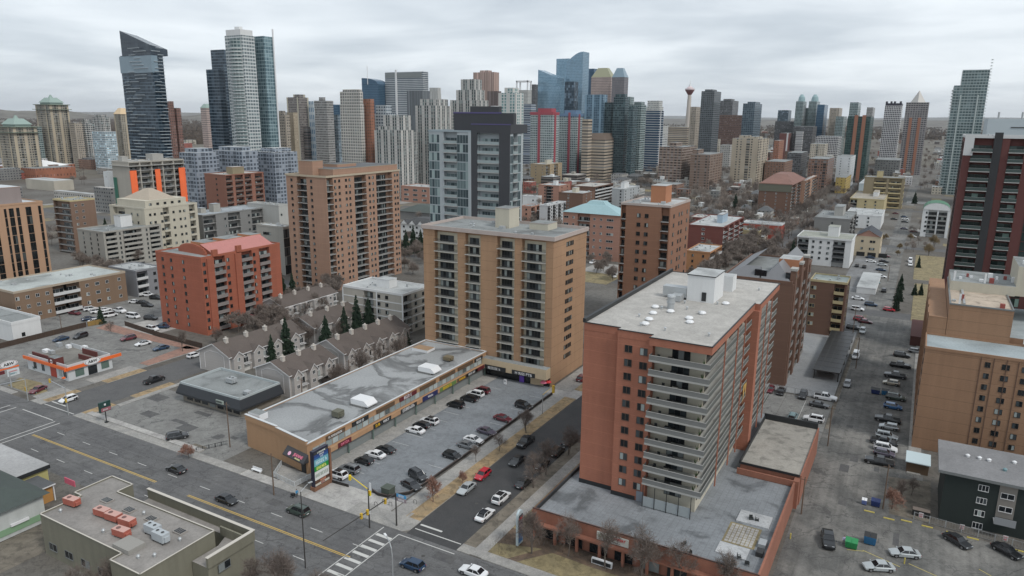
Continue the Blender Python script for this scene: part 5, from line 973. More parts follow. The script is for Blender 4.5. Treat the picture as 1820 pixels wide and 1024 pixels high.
tower('apartment_block','maroon brick block with dark balcony side and a pale blue roof box','building',(1286,405),None,1222,1322,6,.6,.7,by=458,S='w4 n1 w5',E='b3 w1 b3 w1 b3 w1 b3',mat=BRM,rail='bars',roof=RLIGHT,ph=[(.6,.35,.75,.6,5)],phm=plain('box_blue',(.33,.42,.5),.6),fr=WHB,ww=2.0,slab=WHB)
tower('apartment_block','low orange brick block with white balconies below the maroon one','building',(1262,450),None,1220,1283,4,.6,.6,by=495,S='w2 n.8 w3 n.8 w2',E='B3 w.5 B3',mat=wall('brick_lightorange',(.38,.19,.09),.08),railm=WHB,roof=RLIGHT)
b,bb = tower('residence','pink brick residence with pale teal hipped roof','building',(1104,384),None,1001,1122,5,1.6,.6,by=466,S='N1014 w1018 n1026 w b',E='n1 w1 n1',mat=BRP,fr=WHB,roof=RMEM,vents=0) if False else tower('residence','pink brick residence with pale teal hipped roof','building',(1104,384),None,1001,1122,6,1.6,.5,by=466,S='N1.6 w.4 n1.2 w.4 b3 w.5 n1.2 w.4 n1.2 w.4 N2.2 w1.4',E='n1 w1 n1',mat=BRP,fr=WHB,roof=RMEM,vents=0,parapet=0)
hip(b,bb,4.5,wall('roof_teal',(.28,.42,.45),.06,.6),.28); hip(b,(bb[0]+(bb[1]-bb[0])*.2,bb[1]-(bb[1]-bb[0])*.2,bb[2]+3,bb[3],bb[4]),6.5,MT['roof_teal'],.3)
tower('apartment_block','small white apartment block with checkered dark balconies','building',(973,366),None,959,1006,6,.6,.6,by=404,S='w',E='b1 n1 b1 n1 b1 n1 b1',mat=wall('white_chk',(.48,.49,.5),.05),rail='solid',railm=RAILD,roof=RLIGHT)
tower('apartment_block','low red brick block with cream balconies left of the checkered white one','building',(944,368),None,927,961,4,.6,.5,by=402,S='w1 n1 w1',E='b2 w1 b2',mat=BRP,roof=RMEM)
tower('apartment_block','plain white box building with a single dark window','building',(956,350),None,929,963,2,.6,.6,by=370,S='w5 n1 w2',E='w',mat=WHITE,roof=RLIGHT)
tower('apartment_block','dark brown block with a white window strip and cream side','building',(1036,345),None,993,1057,6,.6,.5,by=380,S='w2 n.6 w3',E='w1 n1 w1 n1 w1',mat=BRD,fr=WHB,roof=RLIGHT,ph=[(.4,.3,.55,.6,4)],phm=CREAM)
tower('apartment_block','block with long white balconies behind the dark brown one','building',(1058,333),None,1015,1090,6,.6,.5,by=370,S='w',E='B1 B1 B1',mat=BRD,railm=WHB,roof=RGRAV)
tower('apartment_block','pinkish brick block with central balconies left of the dark brown one','building',(994,331),None,957,1013,6,.6,.5,by=366,S='w2 n.6 b2 n.6 w2',E='n1 n1',mat=BRP,roof=RLIGHT,ph=[(.5,.4,.65,.6,4)],phm=WHITE)
tower('apartment_block','beige brick block with white square windows under the red and white towers','building',(970,293),None,943,999,6,.6,.5,by=327,S='w2 n1 w2 n1 w1',E='b1 n1 b1 n1',mat=wall('beige_brick',(.36,.28,.18),.06),fr=WHB,roof=RLIGHT,ph=[(.6,.3,.75,.6,5)],phm=CREAM)
tower('apartment_block','reddish brown block with pale balconies right of the beige brick one','building',(1031,283),None,1001,1056,7,.6,.5,by=316,S='w2 n1 w2 n1 w2',E='b1 b1 b1',mat=BRB,fr=WHB,roof=RGRAV)
tower('apartment_block','light grey block with window strips and a white roof box near the parking deck','building',(1110,337),None,1088,1137,6,.6,.5,by=372,S='w3 n1 w1',E='n1 w1 n1 n1 w1 n1',mat=wall('grey_light',(.36,.38,.39),.05),roof=RLIGHT,ph=[(.3,.3,.6,.6,5)],phm=WHITE)
tower('apartment_block','red brick block with flat roof behind the brown tower at right','building',(1262,389),None,1225,1275,3,.6,.5,by=412,S='w1 n1 w2 n1 w1',E='w',mat=BRM,roof=RGRAV)
tower('commercial_building','bright red low building with white roof edge beside the maroon block','building',(1389,401),None,1320,1395,2,.6,.5,by=428,S='w',E='w',mat=wall('wall_red',(.36,.07,.045),.05),roof=RLIGHT,trim=WHB)
tower('commercial_building','small cream walk-up with grey roof below the bright red building','building',(1350,412),None,1318,1354,3,.6,.5,by=436,S='w2 n1 w2',E='w',mat=YC,roof=RMEM)
# left side blocks
tower('office_building','brown brick office tower with vertical black glass stripes at the left edge','building',(-70,372),None,-150,75,9,3,1.5,by=540,S='w',E='w3 g2 w1 g2 w3 g2.4 w3 g1 w1 g2 w1 g1.4 w2.6 g2.4 w3 g1.2 w1',mat=wall('brick_orangebrown',(.4,.25,.16),.06,streak=.05),gl=panes('black_panes',(.008,.01,.011),(.012,.015,.016),(.06,.07,.07),(.7,.93)),fr=TRIMB,roof=roofm('roof_white',(.5,.53,.55),.8),vents=2,ph=[(.5,.2,.9,.8,7)],phm=wall('mauve_box',(.25,.21,.2),.05))
tower('apartment_block','brown brick block with white slab balconies right of the striped office','building',(124,358),None,94,168,8,1,.6,by=452,S='b1',E='w1 n.8 w1 n.8 w3',mat=wall('brick_umber',(.2,.13,.095),.07),rail='bars',roof=roofm('roof_moss',(.28,.29,.25),.7),fr=WHB,slab=SLABL,trim=YC)
tower('apartment_block','grey beige block with columns of narrow windows and a white rooftop box','building',(183,414),None,137,286,7,1,.6,by=479,S='w2 n.7 w2 n.7 w2 n.7 w2',E='w1 b5 w1 n1 w1 b9 w2 n1 w1 b5 w1',mat=BGR,rail='solid',railm=BGR,roof=RMEM,ph=[(.3,.5,.55,.7,6)],phm=WHITE,ww=.8)
b,bb = tower('hotel_building','cream stucco building with stepped top storey and low pyramid roof','building',(256,372),None,194,350,6,1,.6,by=462,S='w1 b3 w1 2 3 w1'.replace(' 2 3',' 23'),E='w1 23 w1 n1 b2 w1 n1 w1 23 w1 b2 w1',mat=CREAM,rail='solid',railm=CREAM,roof=RLIGHT,vents=0)
x0,x1,y0,y1,z = bb; m = MB(); m.box(x0+3,y0+3,z,x1-3,y1-5,z+4,0,0); m.build('upper_storey',[CREAM],b); hip(b,(x0+4.5,x1-5,y0+7,y1-11,z+4),5.5,wall('roof_tan',(.36,.31,.25),.08),.42)
for k in range(8): link('window',win_mesh(1.6,1.3,FRD),b,(x1-3-b.location.x+.01,y0+6+k*4.6-b.location.y,z+1.2),math.pi/2) if y0+6+k*4.6 < y1-7 else None
b,bb = tower('construction_tower','concrete tower under construction with bright orange netting strips','building',(228,289),None,198,326,12,1,1.5,by=426,S='w1',E='b3 w.3 b3 w.3 b3 w.3 b3 w.3 b3',mat=wall('bare_concrete',(.36,.34,.3),.1),rail='bars',railm=plain('scaffold',(.3,.3,.3),.6),nd=2.5,po=0,roof=CONC,gl=GLASSD,ph=[(.2,.55,.6,.75,4),(.05,.1,.3,.2,3)],phm=CONC)
x0,x1,y0,y1,z = bb; ON = wall('netting_orange',(.85,.16,.05),.08,.7)
for f,w_ in ((.0,.11),(.44,.09),(.88,.12)): m = MB(); ya = y0+(y1-y0)*f; m.box(x1+.3,ya,z-38,x1+.8,ya+(y1-y0)*w_,z-5.2); m.build('netting',[ON],b)
m = MB(); m.box(x0+1,y0-.7,z-40,x0+4,y0-.3,z-10); m.build('netting',[plain('netting_green',(.03,.13,.09),.7)],b); m = MB(); m.box(x0-1,y0-1,z-2.6,x1+1.2,y1,z-2.2); m.build('top_deck',[CONC],b)
tower('apartment_block','rust brown block with open balconies right of the construction tower','building',(400,312),None,363,468,9,1,.6,by=402,S='w4 n.7 w3',E='b2.5 w1 b3 w.6 b2.5 w1.4 b3 w.5',mat=wall('brick_rust',(.25,.115,.08),.07),rail='solid',railm=wall('panel_rust',(.16,.1,.08),.05),roof=RGRAV,ph=[(.5,.3,.8,.6,5)],phm=OLB)
tower('apartment_block','low grey block with long flat roof below the rust brown block','building',(360,384),None,318,476,4,.6,.6,by=440,S='w3 n1 w2',E='b2 w1 n1 b2 w1 n1 b2 w1',mat=GSID,roof=roofm('roof_bluish',(.3,.33,.35),.7),ph=[(.4,.3,.6,.4,5),(.3,.15,.5,.22,3)],phm=BGR)
MB1 = facade('skin_modern',(.24,.275,.325),(.07,.085,.105),3.4,3.0,.6,.6,(.3,.33,.37),bal=4,wgt=.15,slab=(.3,.335,.38))
for l,a in (('grey-blue modern block with white roof right behind the construction tower',(347,272,392,318,388)),('grey-blue modern block with paler penthouse in the middle of its group',(430,269,385,378,458)),('grey-blue modern block with white window frames nearest the glass twin tower',(487,271,378,452,528))):
    far('apartment_block',l,'building',*a,MB1,RLIGHT,steps=((.1,.2,.8,.9,3.0),),group='grey-blue modern blocks')
tower('apartment_block','long low brown brick block with a white balcony bay and pale roof, far left','building',(24,521),None,-40,222,3,1,.5,by=577,S='w',E='n1 w.8 n1 w.8 n1 w.8 n1 w.6 b2.6 b2.6 w1 n1 w1 N1.2 w1 n1 w1.6 n1 w1',mat=wall('brick_cocoa',(.2,.135,.09),.08),rail='solid',railm=WHB,slab=WHB,fr=WHB,roof=roofm('roof_pale',(.4,.43,.42),.55,.08),trim=wall('trim_sand',(.38,.32,.25),.05))
tower('apartment_block','small grey block with white framed balconies beside the red block','building',(241,483),None,193,286,3,1,.5,by=529,S='w',E='B2.4 w1 n1 w1',mat=wall('grey_plain',(.22,.225,.24),.05),railm=WHB,roof=RLIGHT)
tower('commercial_building','small white flat roofed building with parapet at the left edge','building',(20,577),None,-70,71,1,.6,1,by=609,S='w1 n1 w1',E='w2 n1 w4',mat=WHITE,roof=RMEM,parapet=.8,vents=3)
b,bb = tower('apartment_block','four storey grey beige block with white bands beside the tan tower','building',(716,525),None,610,764,5,.4,.5,by=597,S='w646 b663 w669 n677 w683 n691 w',E='b731 w735 n742 w748 n755 w',mat=wall('beige_cool',(.37,.35,.31),.05),rail='bars',railm=RAILD,slab=WHB,fr=FRD,roof=RLIGHT,trim=WHITE,ph=[(.4,.35,.62,.62,3.2)],phm=WHITE,vents=5)
x0,x1,y0,y1,z = bb; m = MB(); n = 5; fh = (z-.9)/5
for k in range(1,5): m.box(x0-.06,y0-.08,.4+fh*k-.18,x1+.06,y0-.001,.4+fh*k+.18); m.box(x1+.001,y0,.4+fh*k-.18,x1+.07,y1,.4+fh*k+.18)
for px in (609,669,716): X = min(solX(px,y0,z),x1-.3); m.box(X-.25,y0-.1,.1,X+.35,y0-.081,z-.4)
m.build('white_band',[WHITE],b)
# low buildings between the slab and the glass tower
tower('apartment_block','three storey pink brick block with white frames left of the black panelled tower','building',(763,334),None,713,790,3,.6,.6,by=362,S='w.3 N1 w.4 N1 w.4 N1 w.3',E='w',mat=BRP,fr=WHB,roof=RLIGHT,wh=2)
b,bb = tower('community_hall','low hall with broad dark green-grey hip roof','building',(772,380),None,710,800,1,.5,.5,by=396,S='w',E='w',mat=GSID,roof=RDARK,vents=0,parapet=0); hip(b,bb,5,wall('roof_dgreen',(.07,.085,.08),.1),.35,1)
b,bb = tower('town_house_row','white gabled town houses with dark roofs below the green-grey hall','town houses',(770,402),None,712,800,3,.5,.3,by=432,S='n1 n1 n1 n1 n1',E='w',mat=WHITE,roof=RDARK,vents=0,parapet=0); hip(b,bb,3.5,wall('roof_charcoal',(.06,.062,.065),.1),.3,.6)
for k in range(4): x = bb[0]+(bb[1]-bb[0])*(k+.5)/4; m = MB(); m.face([(x-2.6,bb[2]-.7,bb[4]-.3),(x+2.6,bb[2]-.7,bb[4]-.3),(x,bb[2]-.7,bb[4]+2.4)],0); [m.face([(x+s*2.9,bb[2]-.8,bb[4]-.4),(x,bb[2]-.8,bb[4]+2.6),(x,bb[2]+4,bb[4]+2.6),(x+s*2.9,bb[2]+4,bb[4]-.4)],1) for s in (-1,1)]; m.build('gable',[WHITE,MT['roof_charcoal']],b)
tower('clubhouse','low building with dark hip roofs between the tan tower and the orange tower','building',(1120,536),5,1040,1215,1,.5,.5,S='w',E='w',mat=BRD,roof=RDARK,vents=0,parapet=0) if False else None
for i,(a,l) in enumerate((((-96,-72,226,246),'low block with charcoal hip roof between the tan and orange towers'),((-100,-84,250,262),'smaller charcoal hip roofed block behind its larger neighbour'))):
    t = thing('low_block',l,'building',((a[0]+a[1])/2,(a[2]+a[3])/2,0)); m = MB(); m.box(a[0],a[2],0,a[1],a[3],4.5); m.build('wall',[BRD],t); hip(t,(*a,4.5),4,MT['roof_charcoal'],.4,.6)
b,bb = tower('town_houses','peach stucco town houses with dark gabled roof above the parking lot','town houses',(1566,422),None,1521,1594,2,3.2,.3,by=458,S='w1 n1 w1 n.6 n.6 w1',E='w1 n1 w1',mat=PEACH,roof=RDARK,vents=0,parapet=0,fr=FRD)
x0,x1,y0,y1,z = bb; m = MB(); c = (x0+x1)/2; [m.face([(x0 if s < 0 else x1,y0-.6,z-.3),(c,y0-.6,z+4),(c,y1+.6,z+4),(x0 if s < 0 else x1,y1+.6,z-.3)][::s]) for s in (-1,1)]; m.face([(x0,y0-.05,z),(x1,y0-.05,z),(c,y0-.05,z+3.7)],1); m.build('gable_roof',[wall('roof_slate',(.05,.055,.065),.1),BRP],b); m = MB(); [m.box(x0+1.5+k*6,y0-.1,.1,x0+6+k*6,y0-.01,2.6) for k in range(3)]; m.build('garage_opening',[BLACK],b)
b,bb = tower('apartment_block','white building with arched green roof beside the far alley','building',(1641,372),None,1633,1690,5,2.5,.6,by=420,side='W',S='w1 n1 b3 w.5 b3 w1',W='w',mat=WHITE,rail='bars',roof=RMEM,vents=0,parapet=0) 
x0,x1,y0,y1,z = bb; m = MB(); n = 9
for k in range(n): a0,a1 = math.pi*k/n,math.pi*(k+1)/n; c = (x0+x1)/2; r = (x1-x0)/2; m.face([(c+r*math.cos(a1),y0-.5,z+5*math.sin(a1)),(c+r*math.cos(a0),y0-.5,z+5*math.sin(a0)),(c+r*math.cos(a0),y1,z+5*math.sin(a0)),(c+r*math.cos(a1),y1,z+5*math.sin(a1))]); m.face([(c,y0-.4,z),(c+r*math.cos(a0),y0-.4,z+4.8*math.sin(a0)),(c+r*math.cos(a1),y0-.4,z+4.8*math.sin(a1))],1)
m.build('arched_roof',[plain('roof_green',(.05,.16,.09),.6),WHITE],b)
b,bb = tower('apartment_tower','dark red and charcoal high-rise with white slab balconies at the right edge','building',(1716,243),None,1690,1960,23,1,1.6,Y=285,side='W',W='w1 g1 w1 g1 w1',S='w1730 b1768 w1783 w1797 b1825 w1845 g1862 w1880 b1910 w',mat=wall('brick_oxblood',(.115,.042,.038),.08,streak=.05),rail='glass',railm=plain('rail_greenglass',(.06,.085,.082),.15),slab=SLABL,nd=1.8,po=.9,roof=RMEM,trim=WHB,gl=panes('green_tower_panes',(.02,.035,.033),(.05,.08,.075),(.2,.3,.27),(.6,.88)),vents=3)
x0,x1,y0,y1,z = bb; XD = [solX(p,y0,z) for p in (1768,1783)]; m = MB(); m.box(XD[0],y0-.3,0,XD[1],y0-.02,z+1.5); m.build('charcoal_panel',[wall('panel_charcoal',(.035,.037,.04),.06)],b); m = MB(); m.box(solX(1716,y0,z),y0-.25,z-6,solX(1733,y0,z),y0-.02,z+.6); m.build('white_panel',[WHB],b)
tower('office_building','pale grey stone building with large dark windows between the red block and the slab','building',(503,405),None,455,520,5,.6,.8,by=490,S='w1 N2 w2',E='g1 w.3',mat=BGR,roof=RLIGHT,vents=6)
tower('apartment_block','low grey roofed block with clutter behind the pale stone building','building',(495,366),None,440,512,3,.6,.8,by=425,S='w1 n1 w2',E='n1 w1',mat=LGREY,roof=roofm('roof_mixed',(.3,.3,.28),.6),vents=14)
b,bb = tower('tent','bright orange construction tent on the lot behind the slab','tent',(481,352),None,470,488,1,.1,.1,by=368,S='w',E='w',mat=wall('tent_orange',(.8,.12,.05),.05),roof=wall('tent_top',(.85,.2,.12),.05),vents=0,parapet=0)
# garages and sheds along the alley
tower('garage','long white garage with grey roof beside the alley parking','garage',(1557,513),3,1523,1566,1,.3,.3,S='w',E='w',mat=WHITE,roof=RLIGHT,vents=0,parapet=0)
tower('garage','dark maroon sheet metal garage wall on the right of the alley','garage',None,3.6,0,0,1,.3,.3,rect=(2.5,12.5,292,318),S='w',W='w',mat=wall('maroon_sheet',(.09,.035,.03),.06),roof=wall('roof_maroonsheet',(.1,.04,.035),.06),vents=0,parapet=0)
tower('garage','small garage with ribbed grey roof and white trim','garage',None,3.2,0,0,1,.3,.3,rect=(8.5,16,262,276),S='w',W='w',mat=WHITE,roof=RMEM,vents=0,parapet=.2)
tower('garage','narrow pale roofed shed beyond the ribbed garage','garage',None,3.0,0,0,1,.3,.3,rect=(12,18,280,289),S='w',W='w',mat=BGR,roof=RLIGHT,vents=0,parapet=.2)
# ---------------------------------------------------------------- skyline: far towers
F = facade
S_cond = F('skin_white_condo',(.46,.45,.43),(.035,.045,.05),3.2,3.0,.62,.66,(.12,.17,.18),bal=3,wgt=.2)
S_cond2 = F('skin_white_striped',(.4,.39,.37),(.05,.065,.07),2.8,3.0,.62,.85,(.16,.21,.21),k=3,wcol2=(.46,.45,.43),wgt=.35,slab=(.3,.3,.29))
S_beige = F('skin_beige',(.3,.27,.22),(.04,.045,.045),3.0,3.0,.5,.55,k=4,wcol2=(.42,.36,.27),bal=5)
S_tan = F('skin_tan',(.34,.3,.25),(.04,.04,.04),2.6,3.0,.5,.5,k=5)
S_grey = F('skin_grey_ribbed',(.28,.275,.27),(.045,.05,.05),2.2,2.9,.62,.5,slab=(.36,.36,.35))
S_dkgr = F('skin_dark_grey',(.12,.12,.125),(.03,.035,.04),2.5,3.0,.7,.6)
S_blue = F('skin_blue_glass',(.07,.13,.19),(.035,.085,.14),2.5,3.6,.92,.86,(.05,.11,.18),metal=.35,wgt=.4)
S_sky = F('skin_sky_glass',(.25,.35,.42),(.15,.26,.35),3.0,4.0,.94,.9,(.22,.34,.43),metal=.5,wgt=.5)
S_teal = F('skin_teal_glass',(.24,.29,.29),(.05,.085,.09),2.8,3.0,.8,.66,(.13,.19,.2),wgt=.4,slab=(.34,.38,.38),metal=.2)
S_dteal = F('skin_dark_teal',(.06,.09,.1),(.02,.04,.05),2.6,3.0,.8,.7,(.08,.13,.14),wgt=.3,slab=(.13,.17,.18))
S_stripe = F('skin_office_bands',(.4,.42,.43),(.06,.09,.12),60,3.9,1.1,.5,(.08,.11,.14))
S_navy = F('skin_navy_balcony',(.045,.07,.1),(.015,.03,.045),3.4,3.0,.9,.74,(.07,.1,.13),wgt=.35,slab=(.2,.25,.29),metal=.15)
S_brown = F('skin_brown',(.2,.115,.085),(.035,.035,.035),3.0,3.0,.45,.5,bal=3)
S_rust = F('skin_rust',(.3,.14,.09),(.05,.04,.04),3.0,3.0,.3,.45)
S_dbrown = F('skin_brown_grid',(.14,.085,.07),(.05,.045,.045),2.0,3.4,.55,.5)
S_pink = F('skin_pink_granite',(.42,.33,.3),(.1,.1,.11),2.4,3.7,.6,.55,(.2,.18,.17))
S_bands = F('skin_tan_bands',(.4,.34,.27),(.05,.05,.05),70,3.8,1.1,.42)
S_grid = F('skin_white_grid',(.52,.54,.54),(.05,.06,.07),4.2,3.9,.55,.5,(.1,.12,.13))
S_bw = F('skin_black_white',(.55,.55,.55),(.02,.022,.03),2.6,3.1,.74,.74,(.06,.06,.08))
S_redw = F('skin_redwhite',(.38,.43,.43),(.06,.09,.1),2.6,2.9,.7,.6,(.16,.22,.22),slab=(.42,.45,.45),wgt=.4)
S_pale = F('skin_pale_office',(.45,.45,.43),(.08,.1,.11),3.0,3.6,.5,.45)
S_cream = F('skin_cream',(.46,.42,.35),(.05,.055,.055),3.0,3.0,.4,.45,bal=4)
S_low = F('skin_low_brick',(.22,.13,.095),(.05,.05,.05),3.2,3.0,.4,.42)
S_low2 = F('skin_low_pale',(.36,.35,.33),(.05,.055,.06),3.2,3.0,.42,.42)
S_low3 = F('skin_low_grey',(.19,.19,.185),(.04,.045,.05),3.2,3.0,.5,.42)
S_dg = F('skin_darkgreen',(.03,.07,.065),(.02,.04,.04),2.4,3.0,.8,.6,(.06,.1,.1))
T = 'building'; tw = 'skyscraper'
def FB(l,a,skin,name='high_rise',cat=tw,**k): return far(name,l,cat,*a,skin,**k)
# a = (near x, top y, base y, left x, right x)
COPPER = plain('copper_green',(.25,.33,.3),.7); RDK = RDARK
def crown(b,r,dz,ins,mat,name='roof_crown',ov=1.5): hip(b,r,dz,mat,ins,ov,name)
for l,a,pk in (('beige stone tower with wide green copper roof, shorter one at the far left edge',(22,226,318,-6,66),1),('taller beige stone tower with green copper roof and cornice',(86,186,300,62,121),1)):
    b,r = FB(l,a,S_beige,'stone_tower'); x0,x1,y0,y1,z = r; m = MB(); m.box(x0-3,y0-3,z-7,x1+3,y1+3,z-6.2); m.box(x0-2,y0-2,z-.5,x1+2,y1+2,z+.5); m.build('cornice',[wall('cornice_green',(.17,.2,.16),.08)],b)
    w_ = x1-x0; hip(b,(x0+w_*.1,x1-w_*.1,y0+4,y1-4,z+3),7,COPPER,.25); m = MB(); m.box(x0+w_*.12,y0+5,z,x1-w_*.12,y1-5,z+3); m.cyl((x0+x1)/2,(y0+y1)/2,z+9.5,z+14,3.5,8,0,1); m.build('lantern',[COPPER],b)
FB('teal-grey slab between the two green-roofed stone towers',(66,225,300,56,72),S_teal)
FB('grey beige slab right of the taller stone tower',(132,218,300,122,146),S_tan)
b,r = FB('cream condo tower with gabled dormers',(150,219,298,140,168),S_cond,steps=((.2,.1,.8,.8,6),)); b,r = FB('cream condo tower with gables, farther one',(178,209,282,163,195),S_cond,steps=((.2,.1,.5,.8,5),(.6,.1,.9,.8,5)))
FB('pale blue-grey glass mid-rise in front of the cream condo towers',(185,234,305,163,206),F('skin_icy',(.4,.45,.48),(.16,.22,.25),3,3,.8,.6,slab=(.45,.48,.5)))
b,r = FB('beige tower with a golden hipped roof',(214,203,295,202,232),S_beige); hip(b,r,9,plain('gold_roof',(.6,.45,.28),.5),.3)
# slanted navy glass tower
b,r = FB('tall navy glass tower with a slanted dark crown',(268,97,352,213,289),S_navy,'glass_tower',maxd=42); x0,x1,y0,y1,z = r; m = MB(); zt = zof(x0,y0+4,55); zr = zof(x1-4,y0+4,80)
CR = F('skin_crown',(.035,.045,.06),(.03,.045,.065),3,4,.9,.9,(.05,.07,.09))
A,B_,C_,D_ = (x0+.5,y0+2),(x1-3,y0+2),(x1-3,y0+20),(x0+.5,y0+20)
for p,q_,zp,zq in ((A,B_,zt,zr),(B_,C_,zr,zr-3),(C_,D_,zr-3,zt-3),(D_,A,zt-3,zt)): m.face([(*p,z),(*q_,z),(*q_,zq),(*p,zp)])
m.face([(*A,zt),(*B_,zr),(*C_,zr-3),(*D_,zt-3)]); m.build('crown',[CR],b); m = MB(); m.box(x0-.6,y0-.6,z-16,x1+.6,y0+6,z-.8); m.build('glass_band',[plain('band_pale',(.2,.27,.32),.2)],b)
rv = random.Random(4); m = MB()
for k in range(44): zz_ = 8+k*3.05; a_ = x0+rv.uniform(0,.5)*(x1-x0); m.box(a_,y0-1.4,zz_,min(x1,a_+rv.uniform(8,22)),y0,zz_+.45); a_ = y0+rv.uniform(0,.6)*(y1-y0); m.box(x1,a_,zz_,x1+1.4,min(y1,a_+rv.uniform(6,20)),zz_+.45)
m.build('balcony',[plain('balcony_pale',(.4,.45,.48),.6)],b)
b,r = FB('reddish brown stepped tower right of the slanted navy tower',(300,180,325,288,303),F('skin_redbrown',(.2,.11,.09),(.06,.05,.05),2.6,3,.5,.5),steps=()); FB('lower reddish brown step beside its taller half',(313,192,324,299,318),MT['skin_redbrown'])
b,r = FB('brick tower with green mansard roof between the tall glass towers',(366,192,285,356,378),S_pink); hip(b,r,7,COPPER,.3)
# twin glass towers
FB('dark navy glass tower left half of the twin pair',(388,123,352,366,398),S_navy,'glass_tower'); FB('dark navy stepped top rising behind its lower half',(397,88,340,374,412),S_navy,'glass_tower')
b,r = FB('tall white tower with rounded stacked balconies',(430,62,358,399,452),F('skin_white_round',(.44,.47,.47),(.11,.14,.155),3,3,.75,.6,(.2,.26,.27),slab=(.6,.62,.62)),'glass_tower',maxd=30); x0,x1,y0,y1,z = r
m = MB(); [m.cyl((x0+x1)/2+2,y0+4,6+k*3.05,6.5+k*3.05,9.3,18) for k in range(int((z-12)/3.05))]; m.build('curved_balcony',[plain('white_slab',(.62,.64,.64),.6)],b); m = MB(); m.cyl((x0+x1)/2+2,y0+4,0,z-3,8.3,18); m.build('curved_glass',[S_teal],b)
m = MB(); m.box(x0+2,y0,z,x1-2,y1,z+5); m.box(x0+8,y0+5,z+5,x1-9,y1-5,z+8); m.build('penthouse',[WHITE],b)
b,r = FB('tall green glass tower with a slanted parapet, right half of the twin pair',(468,64,355,446,485),F('skin_green_glass',(.26,.34,.36),(.1,.17,.2),3,3.2,.88,.8,(.22,.32,.35),metal=.4,wgt=.5),'glass_tower',maxd=34); x0,x1,y0,y1,z = r; m = MB(); m.box(x1+.3,y1-1.2,4,x1+1.2,y1,z+7); m.build('fin',[WMET],b)
# middle-left cluster
FB('tan brown pair of slabs, left dark half',(507,204,335,490,511),S_tan,steps=((.3,.1,.8,.5,197),)); FB('tan brown slab attached to its dark left half',(521,200,333,510,529),F('skin_tan_plain',(.33,.28,.21),(.2,.17,.13),3,3,.3,.3))
FB('grey brown high-rise with a cream side panel',(531,173,318,509,548),F('skin_greybrown',(.2,.18,.17),(.05,.05,.05),2.2,3,.6,.5,k=8,wcol2=(.45,.42,.34)),steps=((.4,.2,.9,.8,168),)); FB('low dark banded office block below the cream panelled high-rise',(546,226,318,528,555),F('skin_dkband',(.16,.14,.13),(.04,.04,.04),50,3.5,1.1,.5))
FB('slim tower with a blue and white diagonal glass face',(557,180,318,548,560),F('skin_diag',(.45,.5,.53),(.1,.2,.3),3,9,.5,.6,(.2,.3,.4))); FB('grey ribbed concrete apartment tower',(580,179,322,558,592),S_grey,steps=((.3,.2,.6,.6,4),))
FB('deep blue glass block right of the ribbed tower',(600,186,300,588,606),S_blue); FB('pale blue-grey block under the deep blue glass one',(600,204,320,590,607),F('skin_steel',(.2,.24,.27),(.06,.09,.11),3,3.5,.7,.6))
b,r = FB('white grid apartment tower with a rounded crown',(640,186,345,604,645),F('skin_white_gridres',(.52,.5,.46),(.04,.05,.06),3.1,3.0,.52,.6,(.14,.17,.19)),steps=((.02,.02,.98,.9,163),(.15,.1,.95,.85,159))); FB('narrow rust coloured tower stacked against the white grid tower',(658,176,344,643,664),S_rust)
FB('white and grey lattice tower right of the rust coloured one',(690,202,342,663,706),F('skin_lattice',(.42,.46,.48),(.05,.07,.1),3.4,3.2,.6,.55,(.12,.16,.2)),steps=((.0,.3,.7,.9,187),))
b,r = FB('curved deep blue glass office behind the white grid tower',(672,150,270,643,688),S_blue); x0,x1,y0,y1,z = r; m = MB(); n = 8
for k in range(n): f0,f1 = k/n,(k+1)/n; m.face([(x0+(x1-x0)*f0,y0,z-.5),(x0+(x1-x0)*f1,y0,z-.5),(x0+(x1-x0)*f1,y0,z+14*(1-f1**2)**.5),(x0+(x1-x0)*f0,y0,z+14*(1-f0**2)**.5)]); m.face([(x0+(x1-x0)*f0,y0,z+14*(1-f0**2)**.5),(x0+(x1-x0)*f1,y0,z+14*(1-f1**2)**.5),(x0+(x1-x0)*f1,y1,z+14*(1-f1**2)**.5),(x0+(x1-x0)*f0,y1,z+14*(1-f0**2)**.5)])
m.build('curved_top',[S_blue],b); m = MB(); m.cyl(x0+18,y0-1,z,z+40,.7,6); m.build('mast',[WMET],b)
b,r = FB('broad pale office tower with dark horizontal window bands',(752,127,272,684,761),S_stripe,'office_tower'); x0,x1,y0,y1,z = r; m = MB(); m.box(x0+(x1-x0)*.28,y0-2,0,x0+(x1-x0)*.32,y0-.1,z+5); m.build('light_rib',[WMET],b); m = MB(); m.box(x0+1,y0-.6,z-12,x1-4,y0-.1,z-2); m.build('louvre',[plain('louvre_grey',(.2,.22,.22),.6)],b)
FB('dark grey ribbed office tower in front of the broad pale one',(750,161,300,723,764),F('skin_dkrib',(.14,.15,.16),(.06,.075,.085),1.6,80,.5,1.2)); b,r = FB('white tower with a dark blue glass cube on top',(778,166,290,763,784),F('skin_whiterib',(.5,.5,.48),(.14,.15,.15),1.6,60,.4,1.2),steps=((.02,.02,.98,.95,156),),trim=S_blue)
b,r = FB('white framed condo tower with curved cream rooftop, left of two',(712,232,352,665,737),S_cond2,steps=((.1,.1,.5,.6,224),(.25,.2,.98,.8,205))); FB('tall white framed condo tower with grey stone top',(775,188,346,738,806),S_cond2,steps=((.15,.1,.9,.8,176),))
FB('white framed condo tower stepping up behind the black panelled tower',(850,178,340,800,868),S_cond2,steps=((.2,.05,.9,.9,160),(.35,.1,.85,.8,141))); FB('small white framed condo block far right of the stepping towers',(722,235,350,690,742),S_cond2)
